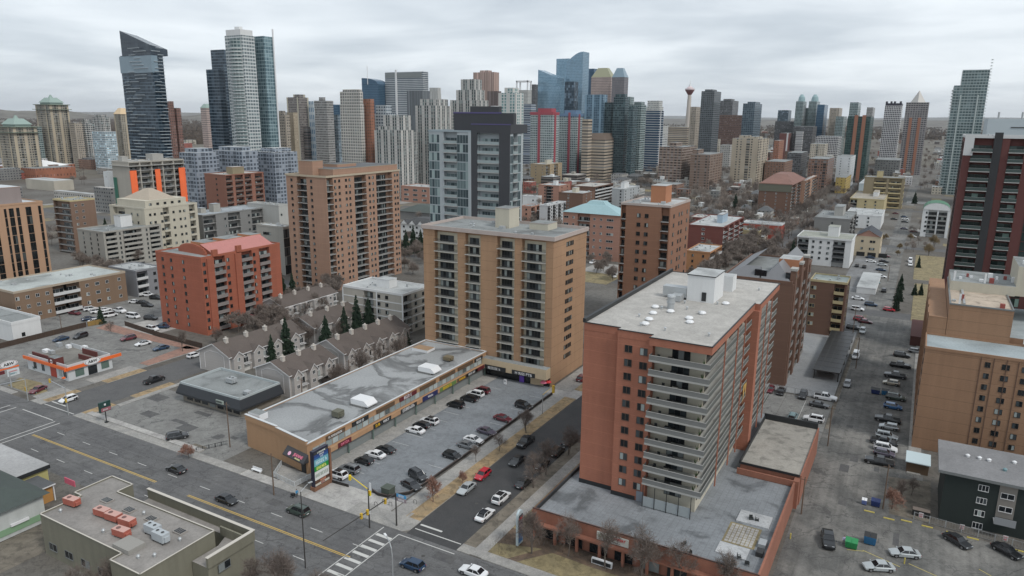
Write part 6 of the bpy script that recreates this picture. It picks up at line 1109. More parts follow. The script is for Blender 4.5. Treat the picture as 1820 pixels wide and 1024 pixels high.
b,r = FB('pink granite tower with fluted sides',(878,128,272,841,887),F('skin_pinkflute',(.4,.3,.26),(.2,.13,.11),4.5,90,.4,1.3),steps=((.3,.1,.7,.8,4),)); FB('dark brown ribbed office block under the pink granite tower',(885,162,300,866,891),F('skin_brownrib',(.16,.12,.11),(.06,.05,.05),2,90,.5,1.3))
FB('white and teal glass condo tower with balconies',(917,165,345,886,931),F('skin_whiteteal',(.48,.5,.49),(.1,.2,.2),3.3,3,.6,.7,(.2,.33,.33),k=3,wcol2=(.5,.5,.48)),steps=((.3,.1,.8,.8,156),))
b,r = FB('pale tower with an open white frame on its roof',(938,160,262,917,945),S_pale); x0,x1,y0,y1,z = r; m = MB()
for x in (x0,x1-3): [m.box(x,y,z,x+3,y+3,z+24) for y in (y0,y1-3)]
m.box(x0,y0,z+20,x1,y0+3,z+24); m.box(x0,y1-3,z+20,x1,y1,z+24); m.box(x0,y0+3,z+20,x0+3,y1-3,z+24); m.box(x1-3,y0+3,z+20,x1,y1-3,z+24); m.build('roof_frame',[WMET],b)
FB('dark grey office tower beside the open framed one',(951,150,258,942,960),S_dkgr); FB('striped mid-rise with white side below the open framed tower',(944,185,292,931,953),F('skin_stripe2',(.3,.33,.36),(.05,.07,.1),40,3.8,1.1,.55))
# red and white twins
for l,a in (('red-crowned white and glass tower, left of the twin pair',(983,200,322,943,994)),('blue-and-red-crowned white and glass tower, right of the twin pair',(1026,203,318,992,1038))):
    b,r = FB(l,a,S_redw); x0,x1,y0,y1,z = r; RDC = plain('crown_red',(.33,.07,.09),.5); BLC = plain('crown_blue',(.14,.22,.33),.5); cm = RDC if 'left' in l else BLC
    m = MB(); m.box(x0-.5,y0-.5,z-3,x1+.5,y1,z+.5); m.box(x0+(x1-x0)*.3,y0+2,z+.5,x1-(x1-x0)*.1,y1-3,z+5); m.build('roof_crown',[cm],b); m = MB(); xx = x0+(x1-x0)*(.35 if 'left' in l else .55); m.box(xx,y0-.8,4,xx+3,y0-.05,z+2); m.box(x1+.05,y0+4,4,x1+.8,y0+8,z); m.build('red_stripe',[RDC],b)
# downtown glass
def wedge(b,r,zl,zr_,mat,name='slanted_top',y_in=0):
    x0,x1,y0,y1,z = r; m = MB(); m.face([(x0,y0,z-.3),(x1,y0,z-.3),(x1,y0,zr_),(x0,y0,zl)]); m.face([(x1,y0,z-.3),(x1,y1,z-.3),(x1,y1,zr_),(x1,y0,zr_)]); m.face([(x0,y0,zl),(x1,y0,zr_),(x1,y1,zr_),(x0,y1,zl)]); m.face([(x0,y1,z-.3),(x0,y0,z-.3),(x0,y0,zl),(x0,y1,zl)]); m.face([(x1,y1,z-.3),(x0,y1,z-.3),(x0,y1,zl),(x1,y1,zr_)]); m.build(name,[mat],b)
b,r = FB('sky blue faceted glass tower with sloping shoulder',(996,152,262,956,1008),S_sky,'glass_tower'); z = r[4]; wedge(b,(r[0],r[1]-10,r[2],r[3],z),zof(r[0],r[2],124),zof(r[1],r[2],138),S_sky)
FB('tall grey-blue glass tower left of the highest one',(1012,104,258,989,1020),S_sky,'glass_tower'); b,r = FB('highest blue glass tower with rounded bright top',(1036,110,262,1007,1047),F('skin_brightglass',(.2,.28,.34),(.16,.25,.32),3,4,.95,.92,(.2,.32,.42),metal=.6,wgt=.4),'glass_tower'); x0,x1,y0,y1,z = r; m = MB(); n = 7
for k in range(n): f0,f1 = k/n,(k+1)/n; g0,g1 = 26*math.sin(f0*1.57),26*math.sin(f1*1.57); m.face([(x0+(x1-x0)*f0,y0,z-.4),(x0+(x1-x0)*f1,y0,z-.4),(x0+(x1-x0)*f1,y0,z+g1),(x0+(x1-x0)*f0,y0,z+g0)]); m.face([(x0+(x1-x0)*f0,y0,z+g0),(x0+(x1-x0)*f1,y0,z+g1),(x0+(x1-x0)*f1,y1,z+g1),(x0+(x1-x0)*f0,y1,z+g0)])
m.face([(x1,y0,z-.4),(x1,y1,z-.4),(x1,y1,z+26),(x1,y0,z+26)]); m.build('rounded_top',[MT['skin_brightglass']],b)
FB('dark navy glass slab in front of the highest blue tower',(1021,145,300,1004,1028),F('skin_dknavyglass',(.03,.05,.07),(.02,.04,.06),3,4,.9,.85,metal=.3)); FB('dark teal office tower behind the pink gabled one',(1056,122,256,1045,1064),S_blue)
for l,a,sk,rf in (('pink granite tower with chamfered green-gold gable roof',(1086,137,270,1051,1094),S_pink,plain('roof_olivegold',(.3,.3,.2),.5)),('dark granite tower with chamfered blue glass roof',(1110,137,272,1088,1117),F('skin_darkgranite',(.17,.15,.16),(.1,.12,.14),2.4,3.7,.6,.6,(.16,.18,.2)),plain('roof_blueglass',(.2,.28,.34),.3))): b,r = FB(l,a,sk); x0,x1,y0,y1,z = r; hip(b,r,zof(x0,y0,121)-z,rf,.27,.2)
FB('blue glass mid-rise with rounded bays left of the dark balcony towers',(1072,168,318,1040,1080),F('skin_bluebay',(.13,.2,.26),(.06,.12,.17),2.6,3,.8,.75,(.14,.24,.32),k=4,wcol2=(.2,.3,.38),metal=.3)); FB('dark grey balcony tower with thin white slabs',(1087,182,318,1072,1094),S_dteal)
FB('dark teal balcony tower in the middle of the row',(1112,172,320,1091,1118),S_dteal,steps=((.1,.1,.9,.8,167),)); FB('white topped glass condo tower behind the dark teal ones',(1120,172,300,1100,1127),S_teal); FB('teal glass tower with white fins right of the dark row',(1140,186,316,1112,1149),S_teal,steps=((.5,.1,.95,.8,181),)); FB('narrow dark tower tucked beside the white-finned teal one',(1126,190,322,1118,1134),S_dteal)
b,r = FB('beige office tower with boxed top',(1172,190,285,1149,1179),S_pale,steps=((.05,.05,.95,.9,179),)); FB('dark blue glass block with white edges below the beige office',(1172,197,306,1147,1180),F('skin_blueedge',(.5,.5,.5),(.03,.06,.1),30,3.5,.9,.8,(.05,.09,.13)))
FB('brown and white banded slab beside the red-crowned twins',(1046,212,322,1035,1053),S_bands)
b,r = FB('tan banded office block with a dark hipped top',(1075,249,322,1041,1098),S_bands,'office_building',T); hip(b,r,8,wall('roof_brownmetal',(.13,.1,.08),.06),.2,.3); FB('long white grid office with square windows',(1165,247,300,1120,1195),S_grid,'office_building',T,steps=((.6,.1,.98,.8,238),))
FB('low beige building with green peaked roof beyond the white grid office',(1175,224,268,1152,1190),S_pale,'office_building',T); b,r = FB('brown curved office with a teal side near the observation tower',(1222,226,280,1188,1262),S_bands,'office_building',T)
# observation tower
X,Y = G(1220,258); zt = zof(X,Y,146); s_ = zt/190; t = thing('observation_tower','slim concrete observation tower with a red pod on top','tower',(X,Y,0)); cm = plain('shaft_concrete',(.46,.42,.38),.8); RP = plain('pod_red',(.17,.06,.06),.5)
m = MB(); m.cyl(X,Y,0,zt*.8,9,16,0,5.2); m.build('shaft',[cm],t); m = MB(); m.cyl(X,Y,zt*.8,zt*.875,5.5,20,0,14); m.build('pod',[RP],t); m = MB(); m.cyl(X,Y,zt*.875,zt*.895,14,20,0,14.4); m.cyl(X,Y,zt*.895,zt*.93,11.5,20,0,5); m.build('pod_roof',[plain('pod_white',(.55,.45,.46),.5)],t); m = MB(); m.cyl(X,Y,zt*.93,zt*.97,4,10,0,2); m.cyl(X,Y,zt*.97,zt*1.03,1.2,6,0,.3); m.build('mast',[WMET],t)
# right of the observation tower
FB('beige grey tower just right of the observation tower',(1238,190,290,1227,1248),S_tan); b,r = FB('tall dark charcoal tower with pale slab ends',(1270,162,300,1247,1282),F('skin_charcoal',(.1,.11,.12),(.03,.04,.045),3,3,.7,.6,(.08,.1,.11),slab=(.17,.18,.19)),steps=((.2,.1,.8,.7,159),))
FB('dark glass tower behind the brown grid office',(1303,179,282,1280,1313),S_dkgr,steps=((.2,.1,.8,.7,176),)); FB('dark navy glass tower with rounded corner and white frames',(1342,184,296,1321,1356),F('skin_navyframe',(.13,.17,.2),(.03,.05,.07),3.4,3,.8,.7,(.09,.13,.16)),steps=((.3,.1,.95,.8,181),))
b,r = FB('large brown grid office block with a pale right flank',(1322,205,285,1278,1340),S_dbrown,'office_building',T); FB('beige concrete apartment tower with stepped tops',(1350,247,332,1302,1379),F('skin_beige_conc',(.38,.33,.26),(.06,.06,.055),4.2,3,.4,.55,k=3,bal=5),'apartment_tower',T,steps=((.2,.1,.5,.5,241),(.6,.1,.9,.6,243)))
FB('brown apartment block with long white balcony bands',(1213,262,334,1172,1245),F('skin_brownband',(.19,.13,.1),(.05,.045,.045),4.5,3,.6,.5,slab=(.42,.4,.37)),'apartment_block',T,steps=((.3,.2,.6,.6,5),)); FB('brown apartment block with dark balconies at its right end',(1262,275,338,1228,1290),F('skin_brownbal',(.19,.13,.1),(.04,.04,.04),4,3,.5,.5,slab=(.25,.22,.2),k=3),'apartment_block',T,steps=((.0,.1,.3,.5,5),))
for l,a,s in (('white block with purple-white flank between brown and beige blocks',(1298,258,305,1280,1304),S_low2),('cream grey low tower left of the brown grid office',(1272,248,290,1252,1281),S_cream),('maroon block with a white centre stripe',(1402,237,285,1386,1416),F('skin_maroonstripe',(.15,.06,.055),(.5,.5,.5),30,90,.1,1.3)),('red and grey glass-sided mid-rise left of the maroon one',(1385,250,300,1376,1394),S_rust),
               ('white banded mid-rise right of the maroon block',(1427,234,285,1415,1440),F('skin_whiteband',(.5,.5,.5),(.1,.11,.12),50,3.2,1.1,.4)),('pale beige block with dark balconies in the middle distance',(1466,256,300,1441,1477),S_cream),('white and black framed mid-rise pair',(1490,243,298,1450,1508),S_bw),('brown brick block with pale peaked roofs',(1395,288,330,1360,1425),S_low),('brick and glass mid-rise with flat roof',(1425,272,318,1400,1440),S_dkgr),
               ('tall reddish brown block with dark balconies left of the white tower',(1472,283,345,1438,1493),S_brown),('white slab tower with a line of small dark windows',(1513,279,335,1488,1528),F('skin_whitedots',(.58,.6,.61),(.06,.07,.08),9,3,.12,.4)),('small mustard yellow block at the foot of the white slab tower',(1504,316,344,1486,1516),F('skin_mustard',(.42,.31,.1),(.1,.08,.05),4,3,.3,.4))):
    FB(l,a,s,'apartment_block',T)
FB('dark glass tower standing alone left of the domed pair',(1402,196,270,1383,1407),F('skin_solodark',(.07,.1,.12),(.04,.06,.08),3,3.6,.8,.7)); FB('dark stepped glass block below the lone dark tower',(1425,216,275,1378,1432),S_dkgr)
for l,a in (('glass tower with domed top, left of the domed pair',(1428,180,278,1415,1434)),('glass tower with domed top, right of the domed pair',(1452,180,278,1438,1458))): b,r = FB(l,a,S_teal); x0,x1,y0,y1,z = r; m = MB(); c = ((x0+x1)/2,(y0+y1)/2); R_ = min(x1-x0,y1-y0)/2; m.cyl(*c,z,z+9,R_,12,0,R_*.85); m.cyl(*c,z+9,z+15,R_*.85,12,0,R_*.35); m.build('dome',[plain('dome_glass',(.25,.36,.38),.3)],b)
for l,a,s in (('slim pale glass tower between the domed pair',(1437,192,276,1431,1441),S_teal),('blue-grey tower right of the domed pair',(1466,186,280,1453,1473),S_blue),('dark blue sloping building at the foot of the domed pair',(1445,225,285,1410,1480),S_dkgr),('grey stone tower with stepped top beside the cranes',(1492,192,282,1475,1500),S_tan),('glass and stone tower pressed against its grey neighbour',(1500,207,285,1486,1507),S_teal),('pale glass tower with white crown behind the orange striped one',(1526,182,292,1511,1534),S_teal),('grey-blue condo tower with twin steps',(1552,191,285,1541,1564),S_grey)): FB(l,a,s)
b,r = FB('dark green tower with two rust orange vertical stripes',(1548,207,325,1507,1556),S_dg); x0,x1,y0,y1,z = r; m = MB(); [m.box(x0+(x1-x0)*f,y0-.7,0,x0+(x1-x0)*(f+.16),y0-.05,z+1.5) for f in (.3,.64)]; m.build('orange_stripe',[plain('stripe_rust',(.3,.135,.085),.7)],b)
b,r = FB('white lattice tower with black crenellated crown',(1603,188,300,1573,1608),S_bw); x0,x1,y0,y1,z = r; m = MB(); m.box(x0+.5,y0+.5,z,x1-.5,y1-.5,z+4); [m.box(x0+(x1-x0)*f,y0+.5,z+4,x0+(x1-x0)*(f+.12),y0+6,z+7) for f in (.02,.3,.5,.85)]; m.build('crown',[plain('crown_black',(.02,.02,.035),.5)],b)
b,r = FB('grey balcony tower with rust stripes and a white pyramid top',(1652,182,312,1611,1659),F('skin_greybal',(.22,.2,.2),(.05,.055,.06),3.2,3,.66,.6,(.12,.13,.14),slab=(.36,.36,.36))); x0,x1,y0,y1,z = r; c = ((x0+x1)/2,y0+14); m = MB(); m.cyl(*c,z,z+17,10,4,0,.2); m.build('pyramid',[plain('pyramid_white',(.5,.48,.45),.6)],b); m = MB(); [m.box(x0+(x1-x0)*f,y0-.8,0,x0+(x1-x0)*(f+.13),y0-.05,z-22) for f in (.22,.6)]; m.build('rust_stripe',[MT['stripe_rust']],b)
FB('long low grey block in front of the grey balcony tower',(1600,285,322,1556,1612),S_low3,'apartment_block',T)
b,r = far('glass_tower','tall pale green glass condo tower with stepped left side near the right edge',tw,1696,152,345,1681,1756,S_teal,side='W',maxd=34,steps=((.2,.02,1,.9,124),)); x0,x1,y0,y1,z = r; m = MB(); [m.box(x0-1.3,y0+2,6+k*3.1,x0,y1-2,6.5+k*3.1) for k in range(int(z/3.1)-2)]; m.build('side_balcony',[plain('slab_palegreen',(.42,.47,.46),.6)],b)
m = MB(); [m.box(x0+(x1-x0)*f,y0-.8,0,x0+(x1-x0)*f+1.2,y0-.02,z-10) for f in (.22,.74)]; m.build('pale_fin',[MT['slab_palegreen']],b); m = MB(); [m.box(x1,y0+1,6+k*3.1,x1+1.6,y0+9,6.5+k*3.1) for k in range(int(z/3.1)+8)]; m.build('corner_balcony',[MT['slab_palegreen']],b)
b,r = far('hall_building','large white box building beyond the dark red high-rise',T,1757,211,370,1750,1960,plain('hall_white',(.44,.5,.53),.6),side='W',maxd=60); m = MB(); x0,x1,y0,y1,z = r; m.box(x0+18,y0-.4,z-8,x0+42,y0-.05,z-7.2); m.build('vent_strip',[RAILD],b); [MB().cyl(x0+f,y0+8,z,z+6,.8,8).build('flue',[GALV],b) for f in (8,26,38)]
# far left low-rise
b,r = far('drill_hall','red brick drill hall with a broad white roof',T,62,300,320,-4,133,F('skin_redbrickhall',(.3,.12,.07),(.1,.05,.04),4,8,.3,.3,var=.2),maxd=90); x0,x1,y0,y1,z = r; m = MB(); w_ = y1-y0; c = (x0+x1)/2; xx0 = x0-4; xx1 = x0+(x1-x0)*.62; m.face([(xx0,y0+2,z),(xx1,y0+2,z),((xx0+xx1)/2+8,y0+20,z+6.5),((xx0+xx1)/2-16,y0+20,z+6.5)]); m.face([(xx1,y0+2,z),(xx1,y0+60,z),((xx0+xx1)/2+8,y0+40,z+6.5),((xx0+xx1)/2+8,y0+20,z+6.5)]); m.face([((xx0+xx1)/2-16,y0+20,z+6.5),((xx0+xx1)/2+8,y0+20,z+6.5),((xx0+xx1)/2+8,y0+40,z+6.5),((xx0+xx1)/2-16,y0+40,z+6.5)]); m.build('roof',[plain('roof_bright',(.75,.76,.76),.6)],b)
for l,a,s,rf in (('long brick wing right of the drill hall',(120,292,312,70,133),MT['skin_redbrickhall'],RGRAV),('black glass pavilion behind the drill hall',(150,281,300,114,172),S_dkgr,RDARK),('low beige retail block with a maroon wall panel',(95,322,340,45,130),F('skin_retail',(.42,.39,.33),(.4,.37,.31),20,20,.1,.1),RLIGHT),('low grey roofed block at the far left below the drill hall',(20,334,352,-30,40),S_low3,RLIGHT),('low pale building by the school field',(200,300,312,172,210),S_low2,RLIGHT),
                    ('white boxy building left of the construction tower',(192,305,338,183,199),F('skin_whitebox',(.6,.62,.62),(.5,.5,.5),9,9,.2,.2),RLIGHT),('dark grey block left of the cream hotel',(196,335,380,166,200),S_low3,RGRAV),('flat grey warehouse with rooftop units left of centre',(160,345,372,95,170),S_low2,RLIGHT)): far('low_building',l,T,*a,s,rf)
# numberless low roofs between the blocks: each one a block of its own
LM = [(60,300,'brick drill hall'),(95,330,'beige retail block'),(185,270,'pale blue-grey glass mid-rise'),(265,330,'construction tower'),(265,400,'cream stucco building'),(215,440,'grey beige block'),(300,480,'red brick block'),(415,345,'rust brown block'),(455,300,'grey-blue modern blocks'),(400,395,'long grey flat block'),(610,400,'tan brick slab'),(690,560,'grey beige four storey block'),(740,345,'pink three storey block'),(740,420,'white gabled houses'),(840,300,'black panelled tower'),(905,500,'tan brick tower'),(965,250,'red-crowned twin towers'),(970,310,'beige brick block'),(1030,300,'reddish brown block'),(1070,270,'tan banded office'),(1150,270,'white grid office'),(1015,360,'dark brown block'),(980,385,'checkered white block'),(1050,420,'teal-roofed residence'),(1110,350,'light grey block'),(1140,310,'pink-red block'),(1160,440,'brown brick tower'),(1210,295,'white-banded brown block'),(1262,305,'brown block with dark balconies'),(1270,425,'maroon brick block'),(1250,470,'low orange brick block'),(1355,415,'bright red building'),(1340,285,'beige concrete tower'),(1310,240,'brown grid office'),(1380,350,'hip-roofed brick tower'),(1395,300,'brick block with pale peaks'),(1465,310,'tall reddish brown block'),(1508,295,'white slab tower'),(1530,260,'orange-striped green tower'),(1485,400,'grey sided block'),(1465,450,'white dark-balconied block'),(1545,365,'pale yellow block'),(1585,340,'olive and cream block'),(1590,245,'white lattice tower'),(1635,240,'pyramid-topped tower'),(1585,305,'long grey block'),(1660,385,'green arched building'),(1700,250,'pale green glass tower'),(1555,440,'peach houses'),(1220,220,'observation tower'),(430,200,'twin glass towers'),(250,180,'slanted navy tower'),(575,230,'grey ribbed tower'),(400,560,'town house gardens'),(1360,480,'skylit brown block')]
def where(X,Y):
    px,py = PX(X,Y,3); d,lx_,ly_,n_ = min(((a-px)**2+((b_-py)*2.2)**2,a,b_,c) for a,b_,c in LM); dx,dy = px-lx_,(py-ly_)*2.2; far_ = 'a way ' if d > 3600 else 'close ' if d < 500 else ''
    return (far_+('right of' if dx > 0 else 'left of') if abs(dx) > abs(dy)*2 else ('in front' if dy > 0 else 'behind')+(' and right' if dx > 8 else ' and left' if dx < -8 else '')+(' of' if dy > 0 or abs(dx) > 8 else '')) + ' the '+n_
CW = dict(skin_low_brick='brown brick',skin_low_pale='pale',skin_low_grey='grey',skin_brown='brown',skin_tan='tan',skin_cream='cream',skin_pale_office='pale beige',skin_dkband='dark banded',skin_low_white='white',skin_low_red='dull red')
CRF = dict(roof_light='pale',roof_membrane='grey',roof_gravel='gravel',roof_dark='dark')
rv = random.Random(21); occ = []
def ok(x,y): return all(abs(x-a) > 9 or abs(y-b_) > 4 for a,b_ in occ)
SK = [S_low,S_low2,S_low3,S_brown,S_tan,S_cream,S_pale,S_low2,MT['skin_dkband'],F('skin_low_white',(.5,.5,.5),(.06,.07,.08),3.2,3,.4,.4),F('skin_low_red',(.28,.09,.07),(.06,.05,.05),3.2,3,.35,.4)]
RF = [RLIGHT,RMEM,RGRAV,RLIGHT,RDARK]; cnt = 0
def filler(n,xa,xb,ya,yb,hmin,hmax,lab,grp,wmin=9,wmax=24):
    global cnt
    k = 0; tries = 0
    while k < n and tries < n*30:
        tries += 1; x = rv.uniform(xa,xb); y = ya+(yb-ya)*rv.random()**.8
        if not ok(x,y): continue
        occ.append((x,y)); X,Y = G(x,y); w_ = rv.uniform(wmin,wmax); d_ = rv.uniform(wmin,wmax*1.2); h = rv.uniform(hmin,hmax)
        if abs((X+6) % 1e9) < 0: continue
        if -20 < X < 12 or -86 < X < -62: continue
        s1,s2 = rv.choice(SK),rv.choice(RF); hp = h < 9 and rv.random() < .45; root = thing('low_building',('small ' if w_ < 14 else 'long ' if w_ > 22 else '')+CW[s1.name]+' block with '+('dark pitched' if hp else CRF[s2.name])+' roof '+where(X,Y),T,(X,Y,0),grp); m = MB(); m.prism([(X-w_/2,Y-d_/2),(X+w_/2,Y-d_/2),(X+w_/2,Y+d_/2),(X-w_/2,Y+d_/2)],-.1,h,0,1); m.build('wall',[s1,s2],root)
        if hp: hip(root,(X-w_/2,X+w_/2,Y-d_/2,Y+d_/2,h),rv.uniform(2,3.5),RDARK,.35,.5); k += 1; continue
        if rv.random() < .5: m = MB(); a = rv.uniform(-.3,.1)*w_; m.box(X+a,Y-2,h,X+a+4,Y+3,h+rv.uniform(2,4)); m.build('roof_room',[rv.choice([WHITE,CONC,BGR,CREAM])],root)
        k += 1
filler(80,1130,1500,226,300,6,22,'','far low blocks on the right',12,34)
filler(60,930,1240,258,360,5,14,'small flat-roofed block between the low apartment houses in the middle','low blocks in the middle')
filler(50,0,520,245,330,6,16,'small low block scattered on the left beyond the grey-blue blocks','far low blocks on the left',10,30)
filler(56,1170,1430,325,440,4,8,'small house roof among the bare trees of the residential streets','house roofs among the trees',8,13)
filler(40,1540,1680,236,345,5,12,'small block among the trees near the long street end','small blocks near the street end',8,18)
filler(30,520,1500,216,235,8,40,'far pale block close to the horizon','blocks close to the horizon',20,60)
# ---------------------------------------------------------------- trees
def leafmat(name,a,b_,rough=.95):
    m,t,bs = _new(name); P = geo(t); oi = t.nodes.new('ShaderNodeObjectInfo').outputs['Random']; ri = t.nodes.new('ShaderNodeNewGeometry').outputs['Random Per Island']
    f = nmath(t,'FRACT',nmath(t,'ADD',nmath(t,'MULTIPLY',oi,3.1),ri)); t.links.new(nmix(t,f,a,b_),bs.inputs['Base Color']); bs.inputs['Roughness'].default_value = rough; MT[name] = m; return m
BARK = leafmat('bark_grey',(.085,.07,.06),(.13,.11,.095)); TWIG = leafmat('twigs_grey',(.1,.078,.066),(.19,.155,.135)); TWIGF = leafmat('twigs_pale',(.13,.11,.095),(.24,.2,.175)); TWIGR = leafmat('twigs_reddish',(.17,.085,.06),(.28,.16,.12)); NEED = leafmat('needles',(.012,.03,.018),(.035,.062,.035)); TWIGO = leafmat('twigs_ochre',(.16,.12,.06),(.24,.18,.1))
def bare_tree(seed,h=10.,spread=.5,dens=1.,twig=TWIG,fine=True,mr=.03):
    r = random.Random(seed); tr = MB(); cr = MB()
    def grow(p,d,L,rad,lev):
        q = p+d*L; mb = tr if lev < 2 else cr; mb.tube(p,q,rad,rad*.62,5 if lev < 2 else 3)
        if lev == 4: return
        n = (4,5,5,6)[lev] if fine else (3,4,3,4)[lev]
        for i in range(n):
            f = r.uniform(.35,1.) if lev else r.uniform(.55,1.); a = r.uniform(0,6.283); el = r.uniform(.35,.9)*(1+.2*lev)
            o = d.orthogonal().normalized(); o = Matrix.Rotation(a,3,d) @ o; nd = (d*math.cos(el)+o*math.sin(el)*spread*2); nd.z += .12*(lev < 3); nd.normalize()
            grow(p+d*L*f,nd,L*r.uniform(.55,.8),max(rad*.5,mr),lev+1)
        if lev: grow(q,(d+Vector((r.uniform(-.3,.3),r.uniform(-.3,.3),.1))).normalized(),L*.6,rad*.6,lev+1)
    n0 = 2 if r.random() < .4 else 1
    for k in range(n0): grow(Vector((0,0,0)),Vector((r.uniform(-.1,.1)+.15*k,r.uniform(-.1,.1),1)).normalized(),h*.36,h*.016,0)
    top = grow(Vector((0,0,h*.33)),Vector((0,0,1)),h*.26,h*.01,1)
    zt = max(v[2] for v in cr.v); k = h/zt; tr.v = [(a*k,b_*k,c*k) for a,b_,c in tr.v]; cr.v = [(a*k,b_*k,c*k) for a,b_,c in cr.v]
    return tr.mesh('trunk',[BARK]),cr.mesh('crown',[twig])
def lite_tree():
    r = random.Random(2); tr = MB(); tr.tube((0,0,0),(0,0,6),.2,.08,4); cr = MB()
    for i in range(170):
        a,e,q = r.uniform(0,6.28),r.uniform(-.25,1.3),r.uniform(1.2,3.7); c = Vector((math.cos(a)*math.cos(e)*q,math.sin(a)*math.cos(e)*q,5.6+math.sin(e)*q*1.1)); d = (c-Vector((0,0,4.2))).normalized()+Vector((r.uniform(-.5,.5),r.uniform(-.5,.5),r.uniform(-.2,.4))); s = d.orthogonal().normalized()*.13
        cr.face([c-d*.9-s,c-d*.9+s,c+d*.8])
    return tr.mesh('trunk',[BARK]),cr.mesh('crown',[TWIGF])
def spruce(seed,h=13.,R=3.0):
    r = random.Random(seed); tr = MB(); tr.tube((0,0,0),(0,0,h),.2,.03,6); cr = MB(); z = h*.06
    while z < h*.98:
        f = 1-z/h; rr = R*(f**.85)*r.uniform(.8,1.12)+.15; n = max(5,int(13*f)+4)
        for i in range(n):
            a = r.uniform(0,6.283); L = rr*r.uniform(.72,1.1); dx,dy = math.cos(a),math.sin(a); px,py = -dy,dx; w_ = .34+.2*f; dr = -.28*L-.1
            for s in range(3):
                a0,a1 = s/3,(s+1)/3+.08; z0,z1 = z+dr*a0**1.5,z+dr*a1**1.5+r.uniform(-.1,.1); w0,w1 = w_*(1.15-a0),w_*(1.1-a1)*.9; tilt = r.uniform(-.25,.25)
                cr.face([(dx*L*a0-px*w0,dy*L*a0-py*w0,z0-tilt*.4-.1),(dx*L*a1-px*w1,dy*L*a1-py*w1,z1-tilt*.4-.12),(dx*L*a1+px*w1,dy*L*a1+py*w1,z1+tilt*.4-.12),(dx*L*a0+px*w0,dy*L*a0+py*w0,z0+tilt*.4-.1)])
                cr.face([(dx*L*a0,dy*L*a0,z0+.08),(dx*L*a1,dy*L*a1,z1+.04),(dx*L*a1,dy*L*a1,z1-.42),(dx*L*a0,dy*L*a0,z0-.45)])
        z += .34+.12*f
    cr.tube((0,0,h*.93),(0,0,h*1.02),.12,.02,4)
    return tr.mesh('trunk',[BARK]),cr.mesh('crown',[NEED])
BT = [bare_tree(s,10,sp,mr=.02) for s,sp in ((1,.4),(2,.5),(5,.34),(8,.45))]; BTR = bare_tree(11,6.5,.6,twig=TWIGR); BTL = [bare_tree(s,10,.6,mr=.055,twig=TWIGF) for s in (21,22,23)]; BTX = lite_tree(); BTO = bare_tree(31,7,.6,twig=TWIGO); SP = [spruce(3),spruce(4,13,2.6),spruce(6,13,3.4)]
rt_ = random.Random(77)
def tree(x,y,h,proto,label,group=None,name='bare_tree',cat='tree',base=10.,z=0,fat=1.):
    t = thing(name,label,cat,(x,y,z),group,rt_.uniform(0,6.28)); s = h/base; t.scale = (s*fat,s*fat,s); link('trunk',proto[0],t); link('crown',proto[1],t); return t
def tp(px,py,h,k,label,**kw): X,Y = G(px,py); return tree(X,Y,h,BT[k % 4],label,**kw)
# near trees, one by one
tp(945,985,9,0,'bare tree on the corner lawn beside the blue-topped pylon sign',z=.1); tp(1010,990,9,1,'bare tree in front of the podium, second from the street corner',z=.1); tp(1075,1012,10,2,'bare tree in front of the white sign on the podium',z=.1); tp(1140,1024,11,3,'bare tree with pale trunk in front of the middle of the podium',z=.1); tp(1205,1040,9,1,'bare tree in front of the right part of the podium',z=.1); tp(1290,1065,9,2,'bare tree near the right podium corner',z=.1)
for px,py,h,l in ((770,893,6.2,'reddish bare tree on the verge beside the silver parked sedan'),(822,862,3.5,'small bare sapling on the verge near the red car')): X,Y = G(px,py); tree(X,Y,h,BTR,l,base=6.5,z=.1)
tp(887,803,5,1,'thin bare tree on the verge by the parking lot barrier',z=.1); tp(846,822,4.5,2,'leaning bare tree between the barrier and the parked red car',z=.1); tp(935,770,6.5,0,'bare tree on the verge near the driveway',z=.1)
for i,(px,py,h) in enumerate(((948,868,9),(970,845,9.5),(1010,810,8.5))): tp(px,py,h,i+1,['bare tree between the avenue and the podium, nearest the corner','tall bare tree over the cars parked by the podium','bare tree between avenue and podium, farthest back'][i],z=.1)
tp(148,1075,8,1,'bare tree in front of the olive block at its left end'); tp(200,1060,8,3,'dark bare tree in front of the middle of the olive block'); tp(500,1075,10,0,'big bare tree at the bottom edge left of the zebra crossing'); tp(455,1060,8,2,'bare tree at the corner of the olive block'); tp(560,1085,8,3,'bare tree at the bottom edge under the street lamp')
for px,py,h,l in ((336,815,3.6,'reddish brown shrub in the corner of the restaurant parking lot'),(330,806,2.6,'small reddish shrub behind its larger neighbour')): X,Y = G(px,py); tree(X,Y,h,BTR,l,base=6.5,name='shrub',cat='shrub',fat=1.3)
tp(1600,895,6,2,'tangled bare tree beside the brick slab shed'); X,Y = G(1585,905); tree(X,Y,5,BTR,'reddish bare tree on the soil patch by the alley',base=6.5,fat=1.3); tp(1620,880,4.5,1,'small bare tree close to the pale shed roof')
tree(-142.6,150,10,BT[0],'bare tree in the lane behind the strip mall, nearer one'); tree(-142.2,169,12,BT[1],'bare tree in the lane behind the strip mall, middle one'); tree(-143,160,12,BT[2],'bare tree leaning over the town house roofs in the lane'); tree(-142.6,181,11,BT[3],'bare tree in the lane near the grey beige block')
tp(325,625,8,2,'bare tree at the end of the pink gravel strip'); tp(198,592,5,1,'small bare tree in the fast food lot corner'); tp(384,612,7,3,'bare tree between the red block and the town houses')
